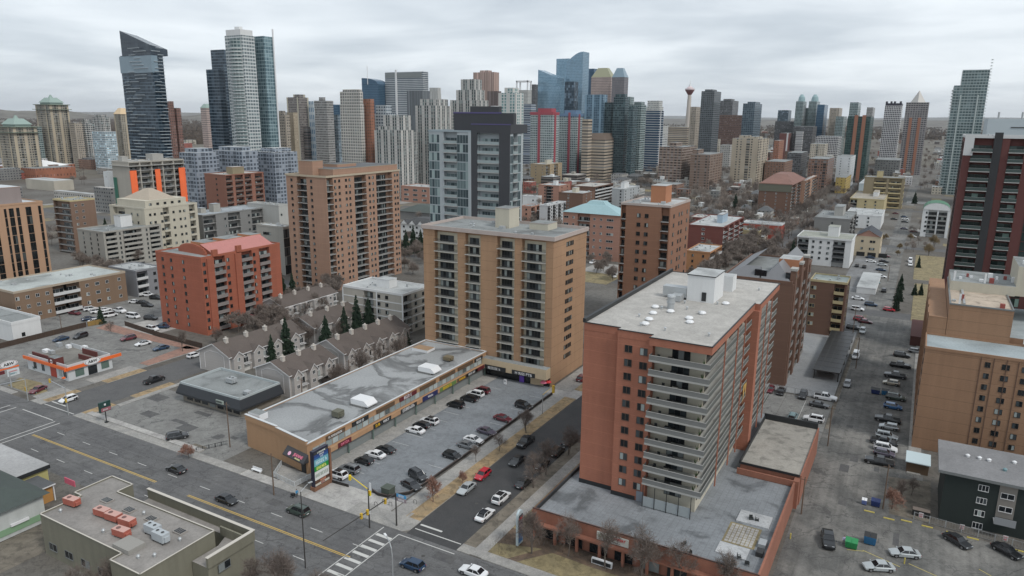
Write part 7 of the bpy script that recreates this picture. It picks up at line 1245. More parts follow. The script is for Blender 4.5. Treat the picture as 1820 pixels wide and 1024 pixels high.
for i,(px,py,h) in enumerate(((510,634,14),(484,645,10),(580,618,12),(613,600,12),(635,592,15),(656,590,13.5),(504,545,15),(522,545,15),(724,620,7))):
    X,Y = G(px,py); tree(X,Y,h,SP[i % 3],['tall dark spruce between the town house rows','smaller spruce left of the tall one between the rows','spruce behind the middle town house row','spruce in front of the grey beige block, left of three','tallest spruce in front of the grey beige block','spruce in front of the grey beige block, right of three','dark spruce beside the red block, left one','dark spruce beside the red block, right one','small dark spruce at the lane end'][i],name='spruce_tree',base=13)
X,Y = G(180,575); tree(X,Y,7,SP[1],'lone bluish spruce at the corner of the fast food fence',name='spruce_tree',base=13,fat=1.3)
SPL = (('tall spruce left of the black panelled tower, nearest one',722,452,15),('tall spruce left of the black panelled tower, second',735,450,17),('tall spruce left of the black panelled tower, third',748,448,14),('spruce at the edge of the black panelled tower',758,446,15),('dark spruce beside the white block with the rooftop box',1406,480,17),('dark spruce left of the hip-roofed brick tower',1306,376,16),('second dark spruce left of the hip-roofed brick tower',1322,384,10),('slim dark spruce row along the alley, nearest',1592,552,9),('slim dark spruce row along the alley, middle',1596,535,9),('slim dark spruce row along the alley, farthest',1600,515,8),('dark bushy spruce on the far lawn by the alley',1632,476,7),('spruce in the small fenced yard, left',1625,525,6),('spruce in the small fenced yard, right',1636,525,6),('spruce beside the mustard yellow block',1502,336,15),('dark spruce on the far street side',1625,362,12),('spruce near the cream hotel',190,425,14))
for i,(l,px,py,h) in enumerate(SPL): X,Y = G(px,py); tree(X,Y,h,SP[i % 3],l,name='spruce_tree',base=13)
POOL = []
def scatter(n,xa,xb,ya,yb,hm,lab,grp,protos=BTL,name='bare_tree',base=10.,avoid=True):
    for i in range(n):
        for _ in range(20):
            x = rt_.uniform(xa,xb); y = ya+(yb-ya)*rt_.random(); X,Y = G(x,y)
            if not (-16 < X < -5 and Y > 100) and not (-80 < X < -69 and Y < 320): break
        POOL.append((X*X+Y*Y,X,Y,hm*rt_.uniform(.75,1.2),protos[i % len(protos)],lab,grp,name,base))
scatter(110,1235,1345,335,405,10,'bare tree in the leafless streets left of the hip-roofed brick tower','bare trees in the residential streets')
scatter(34,1255,1410,428,475,10,'bare tree in the leafless belt below the bright red building','bare trees below the bright red building')
scatter(80,1440,1525,310,420,10,'bare tree lining the long street right of the hip-roofed brick tower','bare trees along the long street')
scatter(100,1530,1665,250,340,11,'bare tree in the far grove at the end of the alley','bare trees in the far grove')
scatter(30,365,505,535,600,8,'bare tree in the garden between the red block and the slab','bare trees in the garden')
scatter(34,455,605,560,628,9,'x','bare trees in the town house gardens',BT); scatter(10,130,215,470,500,9,'bare tree in front of the grey beige block at left','bare trees before the grey beige block'); scatter(12,150,320,430,480,9,'bare tree between the cream hotel and the grey beige block','bare trees by the cream hotel')
scatter(12,1040,1110,440,500,7,'bare tree on the street behind the tan tower','bare trees behind the tan tower'); scatter(70,930,1250,315,365,9,'bare tree between the low blocks in the middle','bare trees between the low blocks')
scatter(60,1080,1440,285,330,10,'bare tree beside the pink-red block','bare trees beside the pink-red block'); scatter(8,680,765,455,490,7,'bare tree in the slab garden','bare trees in the slab garden')
scatter(6,1440,1500,540,570,5,'bare tree near the garage lot','bare trees near the garage lot',BT); scatter(16,1440,1640,420,432,5,'bare shrub along the parking lots','bare shrubs along the parking lots',[BTO],'shrub',6.5)
for i,(px,py,h) in enumerate(((1650,455,8),(1660,440,9),(1598,445,5),(1595,455,4))): X,Y = G(px,py); tree(X,Y,h,BTO,['ochre bare tree on the far lawn, nearer','ochre bare tree on the far lawn, farther','ochre bush at the alley corner beside the peach houses','small ochre bush at the alley corner'][i],base=7)
scatter(36,0,520,255,330,10,'bare tree between the low blocks on the far left','bare trees on the far left'); scatter(22,20,200,395,440,9,'bare tree behind the grey beige block at left','bare trees at left'); scatter(20,690,765,395,470,9,'bare tree between the slab and the black panelled tower','bare trees beside the slab')
scatter(24,930,1100,395,450,8,'bare tree before the pink brick residence','bare trees by the residence'); scatter(14,480,620,520,560,9,'bare tree at the foot of the tan slab','bare trees at the slab foot'); scatter(16,1600,1662,395,460,6,'bare tree on the far lawn beside the arched building','bare trees on the far lawn',[BTO],base=7); scatter(12,1215,1300,470,520,7,'bare tree beside the low orange brick block','bare trees by the orange brick block')
scatter(260,1130,1690,236,335,11,'x','x'); scatter(120,0,760,225,330,10,'x','x'); scatter(90,930,1240,255,330,10,'x','x')
scatter(260,1150,1440,285,440,12,'x','x'); scatter(110,930,1180,330,450,11,'x','x')
for k in range(60):
    for X in (-88.5,-61): Y = 335+k*11+rt_.uniform(-3,3); POOL.append((X*X+Y*Y,X+rt_.uniform(-2,2),Y,rt_.uniform(9,14),BTL[k % 3],'x','street trees on the long avenue','bare_tree',10.))
POOL.sort(key=lambda t: t[0]); m = MB(); n_ = 0
for _,X,Y,h,pr,lab,grp,nm,base in POOL:
    if n_ < 245 or nm == 'shrub': tree(X,Y,h,pr,('low ' if nm == 'shrub' else 'small ' if h < 7.5 else 'tall ' if h > 10.5 else '')+('bare shrub ' if nm == 'shrub' else 'leafless tree ')+where(X,Y),grp,nm,base=base); n_ += nm != 'shrub'
    else: M_ = Matrix.Translation((X,Y,0)) @ Matrix.Rotation(rt_.uniform(0,6.28),4,'Z') @ Matrix.Scale(h/10,4); m.add(BTX[0],M_); m.add(BTX[1],M_,1)
o = link('distant_trees',m.mesh('distant_trees',[BARK,TWIGF])); tag(o,'leafless street trees in the far blocks','trees',kind='stuff')
# far woods: one mass
m = MB(); rw = random.Random(5)
def clump(X,Y,s,h):
    for k in range(7):
        a,e = rw.uniform(0,6.28),rw.uniform(-.5,.5); c = (X+rw.uniform(-s,s),Y+rw.uniform(-s,s),h*rw.uniform(.3,.8)); q = h*rw.uniform(.35,.6); dx,dy = math.cos(a)*q,math.sin(a)*q
        m.face([(c[0]-dx,c[1]-dy,c[2]-q),(c[0]+dx,c[1]+dy,c[2]-q*.8),(c[0]+dx*.8,c[1]+dy*.8,c[2]+q*.7),(c[0]-dx*.5,c[1]-dy*.5,c[2]+q)])
for i in range(5200):
    x = rw.uniform(-40,620) if rw.random() < .5 else rw.uniform(600,1860); y = 213.5+.0091*(x-910)+(rw.random()**1.7)*(48 if x < 500 else 30); X,Y = G(x,y)
    if Y > 9000 or abs(X) > 9000: continue
    clump(X,Y,24 if Y > 1500 else 12,13)
o = link('far_woods',m.mesh('far_woods',[leafmat('woods',(.06,.045,.036),(.115,.09,.07))])); tag(o,'brown leafless woods spreading to the horizon','trees',kind='stuff')
m = MB(); rw = random.Random(8)
for i in range(1500):
    r_ = rw.random(); x0_,x1_,y0_,y1_ = ((-64,-59,104,112) if r_ < .15 else (-60,-17,110.5,113)); X,Y = rw.uniform(x0_,x1_),rw.uniform(y0_,y1_); h = rw.uniform(.3,1.1); a = rw.uniform(0,6.28)
    m.tube((X,Y,.1),(X+.3*math.cos(a),Y+.3*math.sin(a),h),.015,.01,3)
o = link('dry_shrubs',m.mesh('dry_shrubs',[TWIG])); tag(o,'dry leafless ground cover along the podium front','shrubs',kind='stuff')
# ---------------------------------------------------------------- vehicles
PNT = {k: plain('paint_'+k,c,.28,.25 if k in ('silver','grey','dgrey','gold','teal') else 0,.35) for k,c in dict(white=(.68,.69,.7),black=(.012,.013,.015),dgrey=(.04,.043,.047),grey=(.19,.2,.21),silver=(.42,.45,.46),red=(.4,.015,.03),maroon=(.12,.02,.03),blue=(.03,.12,.28),navy=(.015,.04,.085),gold=(.4,.37,.3),teal=(.2,.3,.32),green=(.05,.07,.06),purple=(.09,.08,.11)).items()}
CG = plain('car_glass',(.01,.012,.015),.08,0,.5); TYRE = plain('tyre',(.012,.012,.012),.85); RIM = plain('rim',(.3,.3,.31),.35,.6); HL = plain('headlight_glass',(.55,.58,.6),.2); TL = plain('taillight_red',(.3,.01,.01),.3); DK = plain('car_underside',(.01,.01,.01),.9)
def loft(m,st,mi):
    """st: stations of (x, [(y,z)...]) half profiles, mirrored"""
    R = [[(x,y,z) for y,z in pr]+[(x,-y,z) for y,z in reversed(pr)] for x,pr in st]
    for a,b in zip(R,R[1:]):
        n = len(a)
        for i in range(n): j = (i+1) % n; m.face([a[i],a[j],b[j],b[i]],mi)
    m.face(R[0][::-1],mi); m.face(R[-1],mi)
def car_proto(kind):
    L,W,H,belt,hood,trunk,cab = {'sedan': (4.7,.91,1.43,.92,.86,.95,(.95,.28,-1.0,-1.75)),'suv': (4.65,.95,1.7,1.05,1.02,1.1,(1.05,.45,-1.85,-2.2)),'hatch': (4.2,.9,1.5,.95,.9,1.0,(1.0,.35,-1.5,-1.95)),'pickup': (5.6,1.0,1.85,1.12,1.15,1.1,(1.05,.45,-.75,-1.0)),'van': (5.0,.98,1.95,1.1,1.05,1.2,(1.75,1.05,-2.3,-2.45))}[kind]
    h = L/2; b = MB()
    def P(w_,zb,zs,zt): return [(w_*.9,zb),(w_,zb+.12),(w_*1.0,zs),(w_*.9,zt)]
    loft(b,[(-h,P(W*.8,.45,.7,trunk-.2)),(-h+.14,P(W*.95,.28,.75,trunk-.05)),(-h+.7,P(W,.22,.78,trunk)),(cab[3]+.1,P(W,.22,.8,belt)),(cab[0],P(W,.22,.8,belt)),(cab[0]+.25,P(W,.22,.78,hood)),(h-.55,P(W*.98,.22,.7,hood-.1)),(h-.14,P(W*.9,.26,.62,hood-.22)),(h,P(W*.72,.38,.56,hood-.34))],0)
    if kind == 'pickup': b.box(-h+.25,-W*.82,belt-.42,cab[3]-.05,W*.82,belt+.004,1)
    g = MB(); wb,wt = W*.88,W*.7; f0,f1,r1,r0 = cab
    B_ = [(f0,-wb),(f0,wb),(r0,wb),(r0,-wb)]; T_ = [(f1,-wt),(f1,wt),(r1,wt),(r1,-wt)]; zb,zt = belt-.02,H-.05
    for i in range(4): j = (i+1) % 4; g.face([(*B_[i],zb),(*B_[j],zb),(*T_[j],zt),(*T_[i],zt)][::-1])
    wg = g.mesh('windows',[CG])
    s = .03; b.prism([(f1+.06,-wt-s),(r1-.06,-wt-s),(r1-.06,wt+s),(f1+.06,wt+s)][::-1],zt,H,0,0); b.face([(f1+.0,-wt*.9,H),(f1,wt*.9,H),(r1,wt*.9,H+.015),(r1,-wt*.9,H+.015)])
    for (xa,ya),(xb,yb) in zip(B_,T_): b.tube((xa,ya,zb),(xb,yb,zt+.02),.05,.045,4,0)
    for sy in (-1,1):
        xm = (f1+r1)/2-.05; b.tube((xm+.05,sy*wb,zb),(xm,sy*wt,zt),.04,.04,4,0); b.box(f0-.1,sy*(W+.02),belt-.05,f0+.08,sy*(W+.2),belt+.1,0)
    wx = (h-.85,-h+.85); R = .35 if kind in ('suv','pickup','van') else .32; wm = []
    for x in wx:
        for sy in (-1,1): b.box(x-R*1.12,sy*(W+.004),.2,x+R*1.12,sy*(W-.2),R*2.05,1)
    if kind == 'suv':
        for sy in (-1,1): b.tube((f1-.2,sy*wt*.85,H+.05),(r1+.2,sy*wt*.85,H+.05),.03,.03,4,1)
    body = b.mesh('body',[PNT['white'],DK]); wh = MB(); n = 14
    A = [(R*math.cos(6.2832*i/n),R*math.sin(6.2832*i/n)) for i in range(n)]
    for i in range(n): j = (i+1) % n; wh.face([(A[i][0],-.11,A[i][1]),(A[j][0],-.11,A[j][1]),(A[j][0],.11,A[j][1]),(A[i][0],.11,A[i][1])][::-1])
    wh.face([(a,-.11,c) for a,c in A]); wh.face([(a,.11,c) for a,c in reversed(A)]); tyre = wh.mesh('wheel',[TYRE])
    rm = MB(); Q_ = [(a*.62,c*.62) for a,c in A]; [rm.face([(Q_[i][0],-.118,Q_[i][1]),(Q_[(i+1) % n][0],-.118,Q_[(i+1) % n][1]),(Q_[(i+1) % n][0],.118,Q_[(i+1) % n][1]),(Q_[i][0],.118,Q_[i][1])][::-1]) for i in range(n)]; [rm.face([(a*.62,s_*.118,c*.62) for a,c in (A if s_ < 0 else A[::-1])]) for s_ in (-1,1)]; rim = rm.mesh('rim',[RIM])
    hl = MB().box(-.03,-.2,-.07,.03,.2,.07).mesh('headlight',[HL]); tl = MB().box(-.03,-.18,-.1,.03,.18,.1).mesh('taillight',[TL]); pl = MB().box(-.01,-.26,-.07,.01,.26,.07).mesh('number_plate',[WMET])
    return dict(body=body,windows=wg,tyre=tyre,rim=rim,hl=hl,tl=tl,pl=pl,wx=wx,W=W,R=R,h=h,hood=hood,trunk=trunk)
CP_ = {k: car_proto(k) for k in ('sedan','suv','hatch','pickup','van')}
CK = {'sedan': 'sedan','suv': 'sport_utility_car','hatch': 'hatchback','pickup': 'pickup_truck','van': 'van'}
def car(px,py,kind,col,deg,label,group=None,roof=None):
    X,Y = G(px,py,.75); c = CP_[kind]; t = thing(CK[kind],label,{'sedan': 'car','suv': 'car','hatch': 'car','pickup': 'pickup truck','van': 'van'}[kind],(X,Y,.03),group,math.radians(deg))
    t.scale = (1.15,1.15,1.12); o = link('body',c['body'],t); o.material_slots[0].link = 'OBJECT'; o.material_slots[0].material = PNT[col]; link('windows',c['windows'],t)
    d = math.hypot(X,Y)
    for x in c['wx']:
        for sy in (-1,1): w_ = link('wheel',c['tyre'],t,(x,sy*(c['W']-.1),c['R'])); (link('rim',c['rim'],w_) if d < 260 else None)
    if d < 330:
        for sy in (-1,1): link('headlight',c['hl'],t,(c['h']-.12,sy*.58,c['hood']-.28)); link('taillight',c['tl'],t,(-c['h']+.07,sy*.66,c['trunk']-.25))
        link('number_plate',c['pl'],t,(-c['h']-.01,0,.6))
    if roof: m = MB(); m.box(-1.2,-.62,1.43 if kind != 'suv' else 1.7,.3,.62,1.47 if kind != 'suv' else 1.74); link('roof_panel',m.mesh('roof_panel',[PNT[roof] if roof in PNT else CG]),t)
    return t
g1,g2,g3,g4 = 'cars nosed in along the strip mall','cars backed against the plaza barrier','cars parked along the avenue','cars in the row beside the brick slab'
for a in [(599,843,'suv','white',180,'white car with dark sunroof nearest the pylon sign',g1,'g'),(621,833,'suv','grey',180,'grey car second from the pylon sign along the mall',g1),(647,818,'hatch','black',180,'black hatchback under the red and pink mall sign',g1),(667,807,'sedan','white',180,'white sedan between two black cars near the mall columns',g1),(685,798,'sedan','black',180,'black sedan just past the white one along the mall',g1),
          (738,764,'sedan','white',180,'white sedan parked alone before the open stretch of the mall front',g1),(749,755,'hatch','black',180,'black hatchback squeezed between the white sedan and the jeep',g1),(763,748,'suv','white',180,'white jeep with black top at the mall front',g1,'black'),(810,719,'suv','black',180,'black car with glossy roof standing apart near the wine shop',g1),(834,708,'suv','black',180,'black car next to the white one at the far mall end',g1),(845,700,'suv','white',180,'white car between a black and a red one at the far mall end',g1),(856,694,'suv','maroon',180,'deep red car last in the mall row',g1),
          (931,721,'suv','black',-8,'black boxy car nearest the side driveway',g2),(894,743,'sedan','maroon',-4,'maroon sedan by the plaza barrier',g2),(865,766,'sedan','purple',-4,'purple-grey sedan in the barrier row behind bare twigs',g2),(842,781,'sedan','white',0,'white sedan behind a grey one in the barrier row',g2),(831,791,'sedan','grey',0,'grey sedan in the middle of the barrier row',g2),(804,809,'hatch','black',0,'small black hatchback backed to the barrier',g2),(743,845,'suv','dgrey',-18,'dark grey car near the rounded end of the barrier',g2),(731,861,'sedan','dgrey',-14,'dark sedan nearest the transformer box',g2),
          (858,843,'hatch','red',-90,'bright red car parked on the avenue kerb',g3),(829,867,'sedan','silver',-90,'silver sedan parked behind the bright red car',g3),(891,884,'suv','white',90,'white car with roof window on the far side of the avenue',g3,'g'),(862,914,'sedan','white',90,'white car with black glass roof nearest the stop line',g3,'g'),(934,785,'pickup','dgrey',-90,'dark grey pickup under the twigs on the avenue',g3),(919,818,'sedan','dgrey',-90,'dark sedan parked behind the dark pickup',g3),(931,857,'sedan','dgrey',90,'dark grey sedan ahead of the white cars by the podium',g3),(963,824,'suv','black',90,'black car by the podium under the bare tree',g3),(990,802,'suv','black',90,'black car by the podium, middle of the far three',g3),(1011,783,'sedan','dgrey',90,'dark car by the podium, farthest of three',g3),
          (313,833,'sedan','black',180,'black sedan driving in the far lane below the restaurant lot'),(403,887,'sedan','black',0,'black sedan driving beside the yellow line'),(530,907,'suv','green',180,'dark green boxy car driving toward the driveway'),(733,1003,'hatch','navy',180,'dark blue car crossing the junction'),(841,1015,'sedan','white',180,'white sedan entering at the bottom of the junction'),
          (108,602,'sedan','navy',-90,'dark blue car behind the fast food roof'),(143,597,'suv','dgrey',-80,'dark grey car behind the fast food roof'),(228,601,'suv','maroon',-100,'maroon car in the fast food lot'),(254,610,'sedan','white',-100,'white sedan in the fast food lot',None,'g'),(286,618,'sedan','navy',-100,'dark teal sedan in the fast food lot'),(345,631,'hatch','white',90,'small white car waiting beside the town house gable'),(274,675,'pickup','black',90,'black pickup on the side street'),(121,709,'hatch','white',-90,'white hatchback stopped at the side street junction'),(67,692,'sedan','maroon',-70,'maroon sedan leaving the fast food lot'),(315,775,'suv','dgrey',60,'dark car alone in the restaurant parking lot'),
          (133,556,'sedan','maroon',10,'dark maroon sedan by the brown apartment wall'),(152,547,'sedan','maroon',60,'maroon car half hidden behind the white ones'),(161,549,'suv','white',70,'white car left of the lone bluish spruce'),(173,553,'suv','white',70,'white car just behind the lone bluish spruce'),(186,550,'sedan','white',70,'white car right of the lone bluish spruce'),(158,566,'sedan','navy',70,'dark car in front of the white row at the spruce'),(170,570,'sedan','white',70,'white car with teal windows by the yellow fence gate'),(195,560,'van','white',80,'white van behind the lone bluish spruce'),(213,552,'pickup','white',0,'white pickup in the open apartment lot'),(237,562,'van','white',10,'dusty white van by the fence end'),(268,565,'suv','black',20,'black car beside the red block ramp'),(271,584,'suv','white',5,'white car below the ramp of the red block'),(288,580,'sedan','navy',30,'dark car below the ramp, left of two'),(297,576,'sedan','navy',30,'dark car below the ramp, right of two'),(263,524,'suv','white',20,'white car against the small grey block'),(240,536,'sedan','white',20,'white car left of two black ones by the small grey block'),(253,537,'sedan','black',20,'black car right of the white one by the small grey block'),(262,542,'sedan','black',15,'black car nearest in the row by the small grey block'),(277,529,'suv','black',20,'black car touching the edge of the red block'),
          (1371,673,'suv','white',0,'white car behind the yard fence near the orange tower'),(1380,668,'suv','maroon',0,'maroon car behind the white one in the yard'),(1369,691,'sedan','maroon',-90,'dark red car at the yard fence, left of three'),(1388,695,'sedan','black',-90,'black car at the yard fence, middle of three'),(1427,702,'suv','black',-90,'black car at the yard fence, right of three'),(1467,706,'pickup','white',0,'white pickup with black bed in the rear lot',None),(1456,719,'sedan','dgrey',0,'long dark sedan below the white pickup'),(1409,741,'suv','teal',90,'grey-teal car behind the black parapet'),(1446,744,'suv','white',180,'white car nearest the alley in the rear lot'),
          (1521,632,'van','white',-90,'white van parked beside the black carport'),(1506,682,'hatch','grey',-90,'grey car parked at the carport end'),(1628,624,'hatch','grey',0,'small grey car tucked beside the sheds'),
          (1603,631,'suv','black',0,'black car farthest in the slab row',g4),(1600,649,'pickup','black',0,'long black pickup second from the far end',g4),(1591,667,'pickup','dgrey',180,'dark grey pickup behind the gold hatchback',g4),(1584,680,'hatch','gold',180,'pale gold hatchback before the two bins',g4),(1592,706,'suv','green',0,'dark green car with pale hood above the blue one',g4),(1587,722,'hatch','blue',0,'bright blue hatchback in the slab row',g4),(1578,745,'pickup','black',180,'black pickup below the blue hatchback',g4),(1580,758,'hatch','silver',180,'silver car tight under the black pickup',g4),(1576,775,'suv','silver',0,'pale silver car third pair from the near end',g4),(1571,785,'pickup','dgrey',0,'dark pickup between a silver and a white car',g4),(1574,796,'suv','white',0,'white car above the purple-dark one near the shed',g4),(1572,805,'hatch','purple',0,'purple-dark car just behind the nearest pickup',g4),(1563,820,'pickup','black',180,'black pickup nearest the camera in the slab row',g4),
          (1608,982,'sedan','silver',200,'silver-green sedan pulled up to the yellow kerb on the corner lot'),(1562,1006,'sedan','silver',205,'silver sedan at the bottom of the corner lot'),(1702,960,'sedan','dgrey',-40,'dark grey sedan along the chain link fence'),(1790,978,'sedan','black',-38,'black sports car with two pale stripes at the right edge'),(1472,958,'pickup','black',-80,'dark pickup beside the green bin'),
          (1548,464,'sedan','white',0,'white car in front of the peach garages'),(1547,457,'sedan','navy',0,'dark car under the peach building'),(1574,455,'sedan','maroon',0,'maroon car nearest the peach building corner'),(1571,464,'sedan','black',0,'black car beside the white one below the peach building'),(1568,470,'sedan','silver',0,'silver car in the pale lot'),(1566,479,'sedan','navy',0,'navy car at the edge of the pale lot'),(1523,472,'hatch','black',90,'black car left of two in the pale lot'),(1536,474,'hatch','black',90,'black car right of two in the pale lot'),(1554,493,'sedan','navy',0,'dark blue car above the teal one near the long garage'),(1566,491,'sedan','white',0,'white car right of the dark blue one near the long garage'),(1554,501,'sedan','teal',0,'teal car against the long garage'),(1571,516,'suv','black',90,'black car at the end of the long garage'),
          (1525,530,'sedan','white',0,'white car first row below the long garage'),(1548,541,'suv','navy',0,'dark blue car in the second row below the long garage'),(1524,549,'suv','white',0,'white car alone in the third row below the long garage'),(1529,567,'suv','red',0,'bright red car near the cream balcony block'),(1538,571,'sedan','maroon',0,'dark car overlapping the bright red one'),(1517,582,'suv','dgrey',0,'dark grey car close to the cream balcony block'),(1533,588,'suv','silver',-90,'silver car above the carport end'),(1580,550,'hatch','red',0,'small red car at the alley bend'),(1618,463,'van','white',-90,'white van parked on the alley by the lawn'),(1618,470,'suv','white',-90,'white car close behind the white van on the alley'),
          (1622,420,'hatch','white',0,'white car crossing the alley in front of the arched building'),(1624,411,'sedan','maroon',0,'dark car behind the crossing white one'),(1607,385,'sedan','navy',0,'dark car topmost in the far alley lot'),(1609,389,'sedan','white',0,'white car second in the far alley lot'),(1608,394,'sedan','dgrey',0,'grey car third in the far alley lot'),(1589,389,'sedan','black',0,'black car left in the far alley lot'),(1592,379,'sedan','maroon',0,'maroon car at the top left of the far alley lot'),(1607,406,'sedan','purple',0,'violet-blue car below the far alley lot'),
          (1053,466,'suv','white',-90,'white car on the street behind the tan tower'),(1091,490,'van','white',-60,'white van by the foot of the brown tower'),(1330,360,'sedan','navy',0,'dark car by the hip-roofed brick tower'),(1035,672,'suv','maroon',90,'dark car half hidden behind the orange tower edge')]: car(*a)
# white pickup's black bed cover, sports-car stripes
# ---------------------------------------------------------------- street furniture
PD = plain('pole_dark',(.04,.038,.036),.6); YS = plain('signal_yellow',(.75,.55,.02),.5); YSD = plain('signal_ochre',(.55,.36,.04),.5); WOOD_ = wall('pole_wood',(.13,.09,.065),.15)
def pole(name,label,cat,px,py,top,mat,r=.13,**k): X,Y = G(px,py); z = zof(X,Y,top); t = thing(name,label,cat,(X,Y,0),k.get('group')); m = MB(); m.cyl(X,Y,0,z,r,8,0,r*.7); m.build('pole',[mat],t); return t,X,Y,z
def sig(t,x,y,z,face,mat=YS): 
    m = MB(); m.box(x-.2,y-.2,z-.55,x+.2,y+.2,z+.55); h = m.build('signal_head',[mat],t); dx,dy = face
    for k,c in enumerate(((.3,.02,.01),(.3,.2,.01),(.02,.2,.05))):
        zz_ = z+.35-.35*k; q = MB(); a,b_ = (x+dx*.22,y+dy*.22); (q.box(a-.02,b_-.12,zz_-.12,a+.02,b_+.12,zz_+.12) if dx else q.box(a-.12,b_-.02,zz_-.12,a+.12,b_+.02,zz_+.12)); q.build('lamp_lens',[plain('lens_%d' % k,c,.3)],h)
def arm(t,a,b,r,mat,name='mast_arm'): m = MB(); m.tube(a,b,r,r*.7,6); m.build(name,[mat],t)
t,X,Y,z = pole('traffic_signal','dark pole with yellow mast arm and walk sign at the plaza corner','traffic light',657,938,868,PD,.16); arm(t,(X,Y,z-.2),(X-6,Y+1.5,z+.5),.1,YS); sig(t,X-6,Y+1.5,z,(-1,0)); sig(t,X+.4,Y,z-.9,(0,-1)); sig(t,X+.2,Y-.4,z-5,(0,-1),PD)
m = MB(); m.box(X+.3,Y-.05,z-.3,X+.75,Y+.05,z+1.3); m.build('side_sign',[WMET],t); m = MB(); m.box(X+.3,Y-.5,z-5.2,X+.75,Y-.45,z-4.4); m.build('walk_sign',[WMET],t)
t,X,Y,z = pole('traffic_signal','dark pole holding the long mast arm over the road and street name signs','traffic light',705,935,877,PD,.17); arm(t,(X,Y,z),(X-1,Y-19,z-.3),.13,PD); [sig(t,X-f,Y-q,z-.2,(0,1),YSD) for f,q in ((.4,8),(.5,9.6))]; sig(t,X-.2,Y-3.0,z-.3,(0,1),YSD)
m = MB(); m.box(X+.2,Y-.05,z-.6,X+2.6,Y+.02,z+.1); m.build('street_name_sign',[plain('sign_blue',(.08,.3,.55),.5)],t); scribble(5,.4,WMET,t,(X+1.5,Y-.06,z-.25)); m = MB(); m.box(X+.2,Y-.05,z-1.5,X+2.6,Y+.02,z-.7); m.build('street_name_plate',[plain('sign_mauvegrey',(.3,.24,.26),.5)],t); scribble(6,.4,WMET,t,(X+1.5,Y-.06,z-1.1))
t,X,Y,z = pole('traffic_signal','grey signal pole at the left edge with an arm reaching over the road','traffic light',50,712,674,GALV,.14); arm(t,(X,Y,z),(X-1,Y-8,z+.3),.09,GALV); sig(t,X-.7,Y-8,z,(0,-1),YSD); sig(t,X-.4,Y,z-3,(0,-1),YSD)
t,X,Y,z = pole('traffic_signal','grey signal pole at the side street corner with yellow signals','traffic light',122,738,690,GALV,.15); arm(t,(X,Y,z),(X-8,Y+.5,z+.6),.09,GALV); sig(t,X-8,Y+.5,z+.4,(-1,0),YSD); sig(t,X+.2,Y-.3,z-3.4,(0,-1),YSD)
t,X,Y,z = pole('street_lamp','tall dark street lamp with a short curved arm beside the zebra crossing','street lamp',543,1010,874,PD,.12); arm(t,(X,Y,z),(X+.3,Y+1.5,z+.9),.07,GALV,'lamp_arm'); m = MB(); m.obox((X+.4,Y+2),1.3,.4,.15,z+.9,z+1.05); m.build('lamp_head',[GALV],t)
X,Y = G(700,1075); t = thing('street_lamp','pale curved street lamp arm rising at the bottom edge over the junction','street lamp',(X,Y,0)); P_ = [(X,Y,0),(X,Y,9),(X-.2,Y+.1,10.5),(X-.9,Y+.5,11.3),(X-2.2,Y+1.2,11.6)]; m = MB(); [m.tube(a,b,.09,.08,6) for a,b in zip(P_,P_[1:])]; m.build('pole',[GALV],t); m = MB(); m.obox((X-2.5,Y+1.4),-.5,.4,.17,11.5,11.7); m.build('lamp_head',[WMET],t)
for px,py,tp_,l in ((409,795,715,'wooden pole at the corner of the restaurant lot'),(487,880,806,'brown wooden pole by the mall terrace'),(1471,793,722,'wooden pole beside the podium wall in the alley'),(1569,905,826,'thin wooden pole by the blue bins'),(1424,914,848,'dark pole against the podium wall'),(1515,600,545,'pole among the cars above the carport'),(1521,655,600,'dark pole close to the white van'),(1578,500,470,'wooden pole by the long garage'),(622,694,640,'pole in the mall lane between the trees'),(538,720,672,'dark pole between the town house garages'),(110,590,560,'pole behind the fast food fence')): t,X,Y,z = pole('utility_pole',l,'pole',px,py,tp_,WOOD_,.15); (arm(t,(X-1,Y,z-.6),(X+1,Y,z-.6),.07,WOOD_,'crossarm'))
t,X,Y,z = pole('gate_signal','grey post with angled arm and yellow box at the side driveway','signal',964,736,702,GALV,.12); arm(t,(X,Y,z),(X+.5,Y+5.5,z+1.0),.08,YSD); m = MB(); m.box(X+.2,Y+5.3,z-1.2,X+.8,Y+5.9,z+1.0); m.build('yellow_box',[YSD],t)
t,X,Y,z = pole('deck_lamp','slim lamp post with white globe on the aggregate deck','lamp',1412,778,757,PD,.06)
t.location = (X,Y,0)
# rounded pylon by the podium
X,Y = G(922,968); t = thing('pylon_sign','slim round-topped sign pillar, dark above and blue below, at the podium corner','sign',(X,Y,0)); n = 10; zt = zof(X,Y,906); m = MB(); P_ = [(-1.0,.3),(1.0,.3)]+[(1.0*math.cos(3.1416*k/n),zt-1+1.0*math.sin(3.1416*k/n)) for k in range(n+1)]
m.face([(X+.35,Y+a,b) for a,b in P_]); m.face([(X-.1,Y+a,b) for a,b in reversed(P_)]); [m.face([(X-.1,Y+P_[k][0],P_[k][1]),(X+.35,Y+P_[k][0],P_[k][1]),(X+.35,Y+P_[(k+1) % len(P_)][0],P_[(k+1) % len(P_)][1]),(X-.1,Y+P_[(k+1) % len(P_)][0],P_[(k+1) % len(P_)][1])][::-1]) for k in range(len(P_))]; m.build('pillar',[plain('pillar_palegrey',(.42,.5,.53),.4)],t)
m = MB(); m.box(X+.36,Y-.75,3.0,X+.42,Y+.75,zt-.9); m.build('dark_panel',[plain('panel_ink',(.03,.035,.05),.4)],t); m = MB(); m.box(X+.36,Y-.75,.8,X+.42,Y+.75,2.95); m.build('blue_panel',[plain('panel_blue',(.06,.16,.34),.4)],t)
for i in range(4): scribble(4,.5,plain('ink_mauve',(.4,.3,.38),.5) if i else RED,t,(X+.43,Y,zt-1.6-i*.75),'E',i+3)
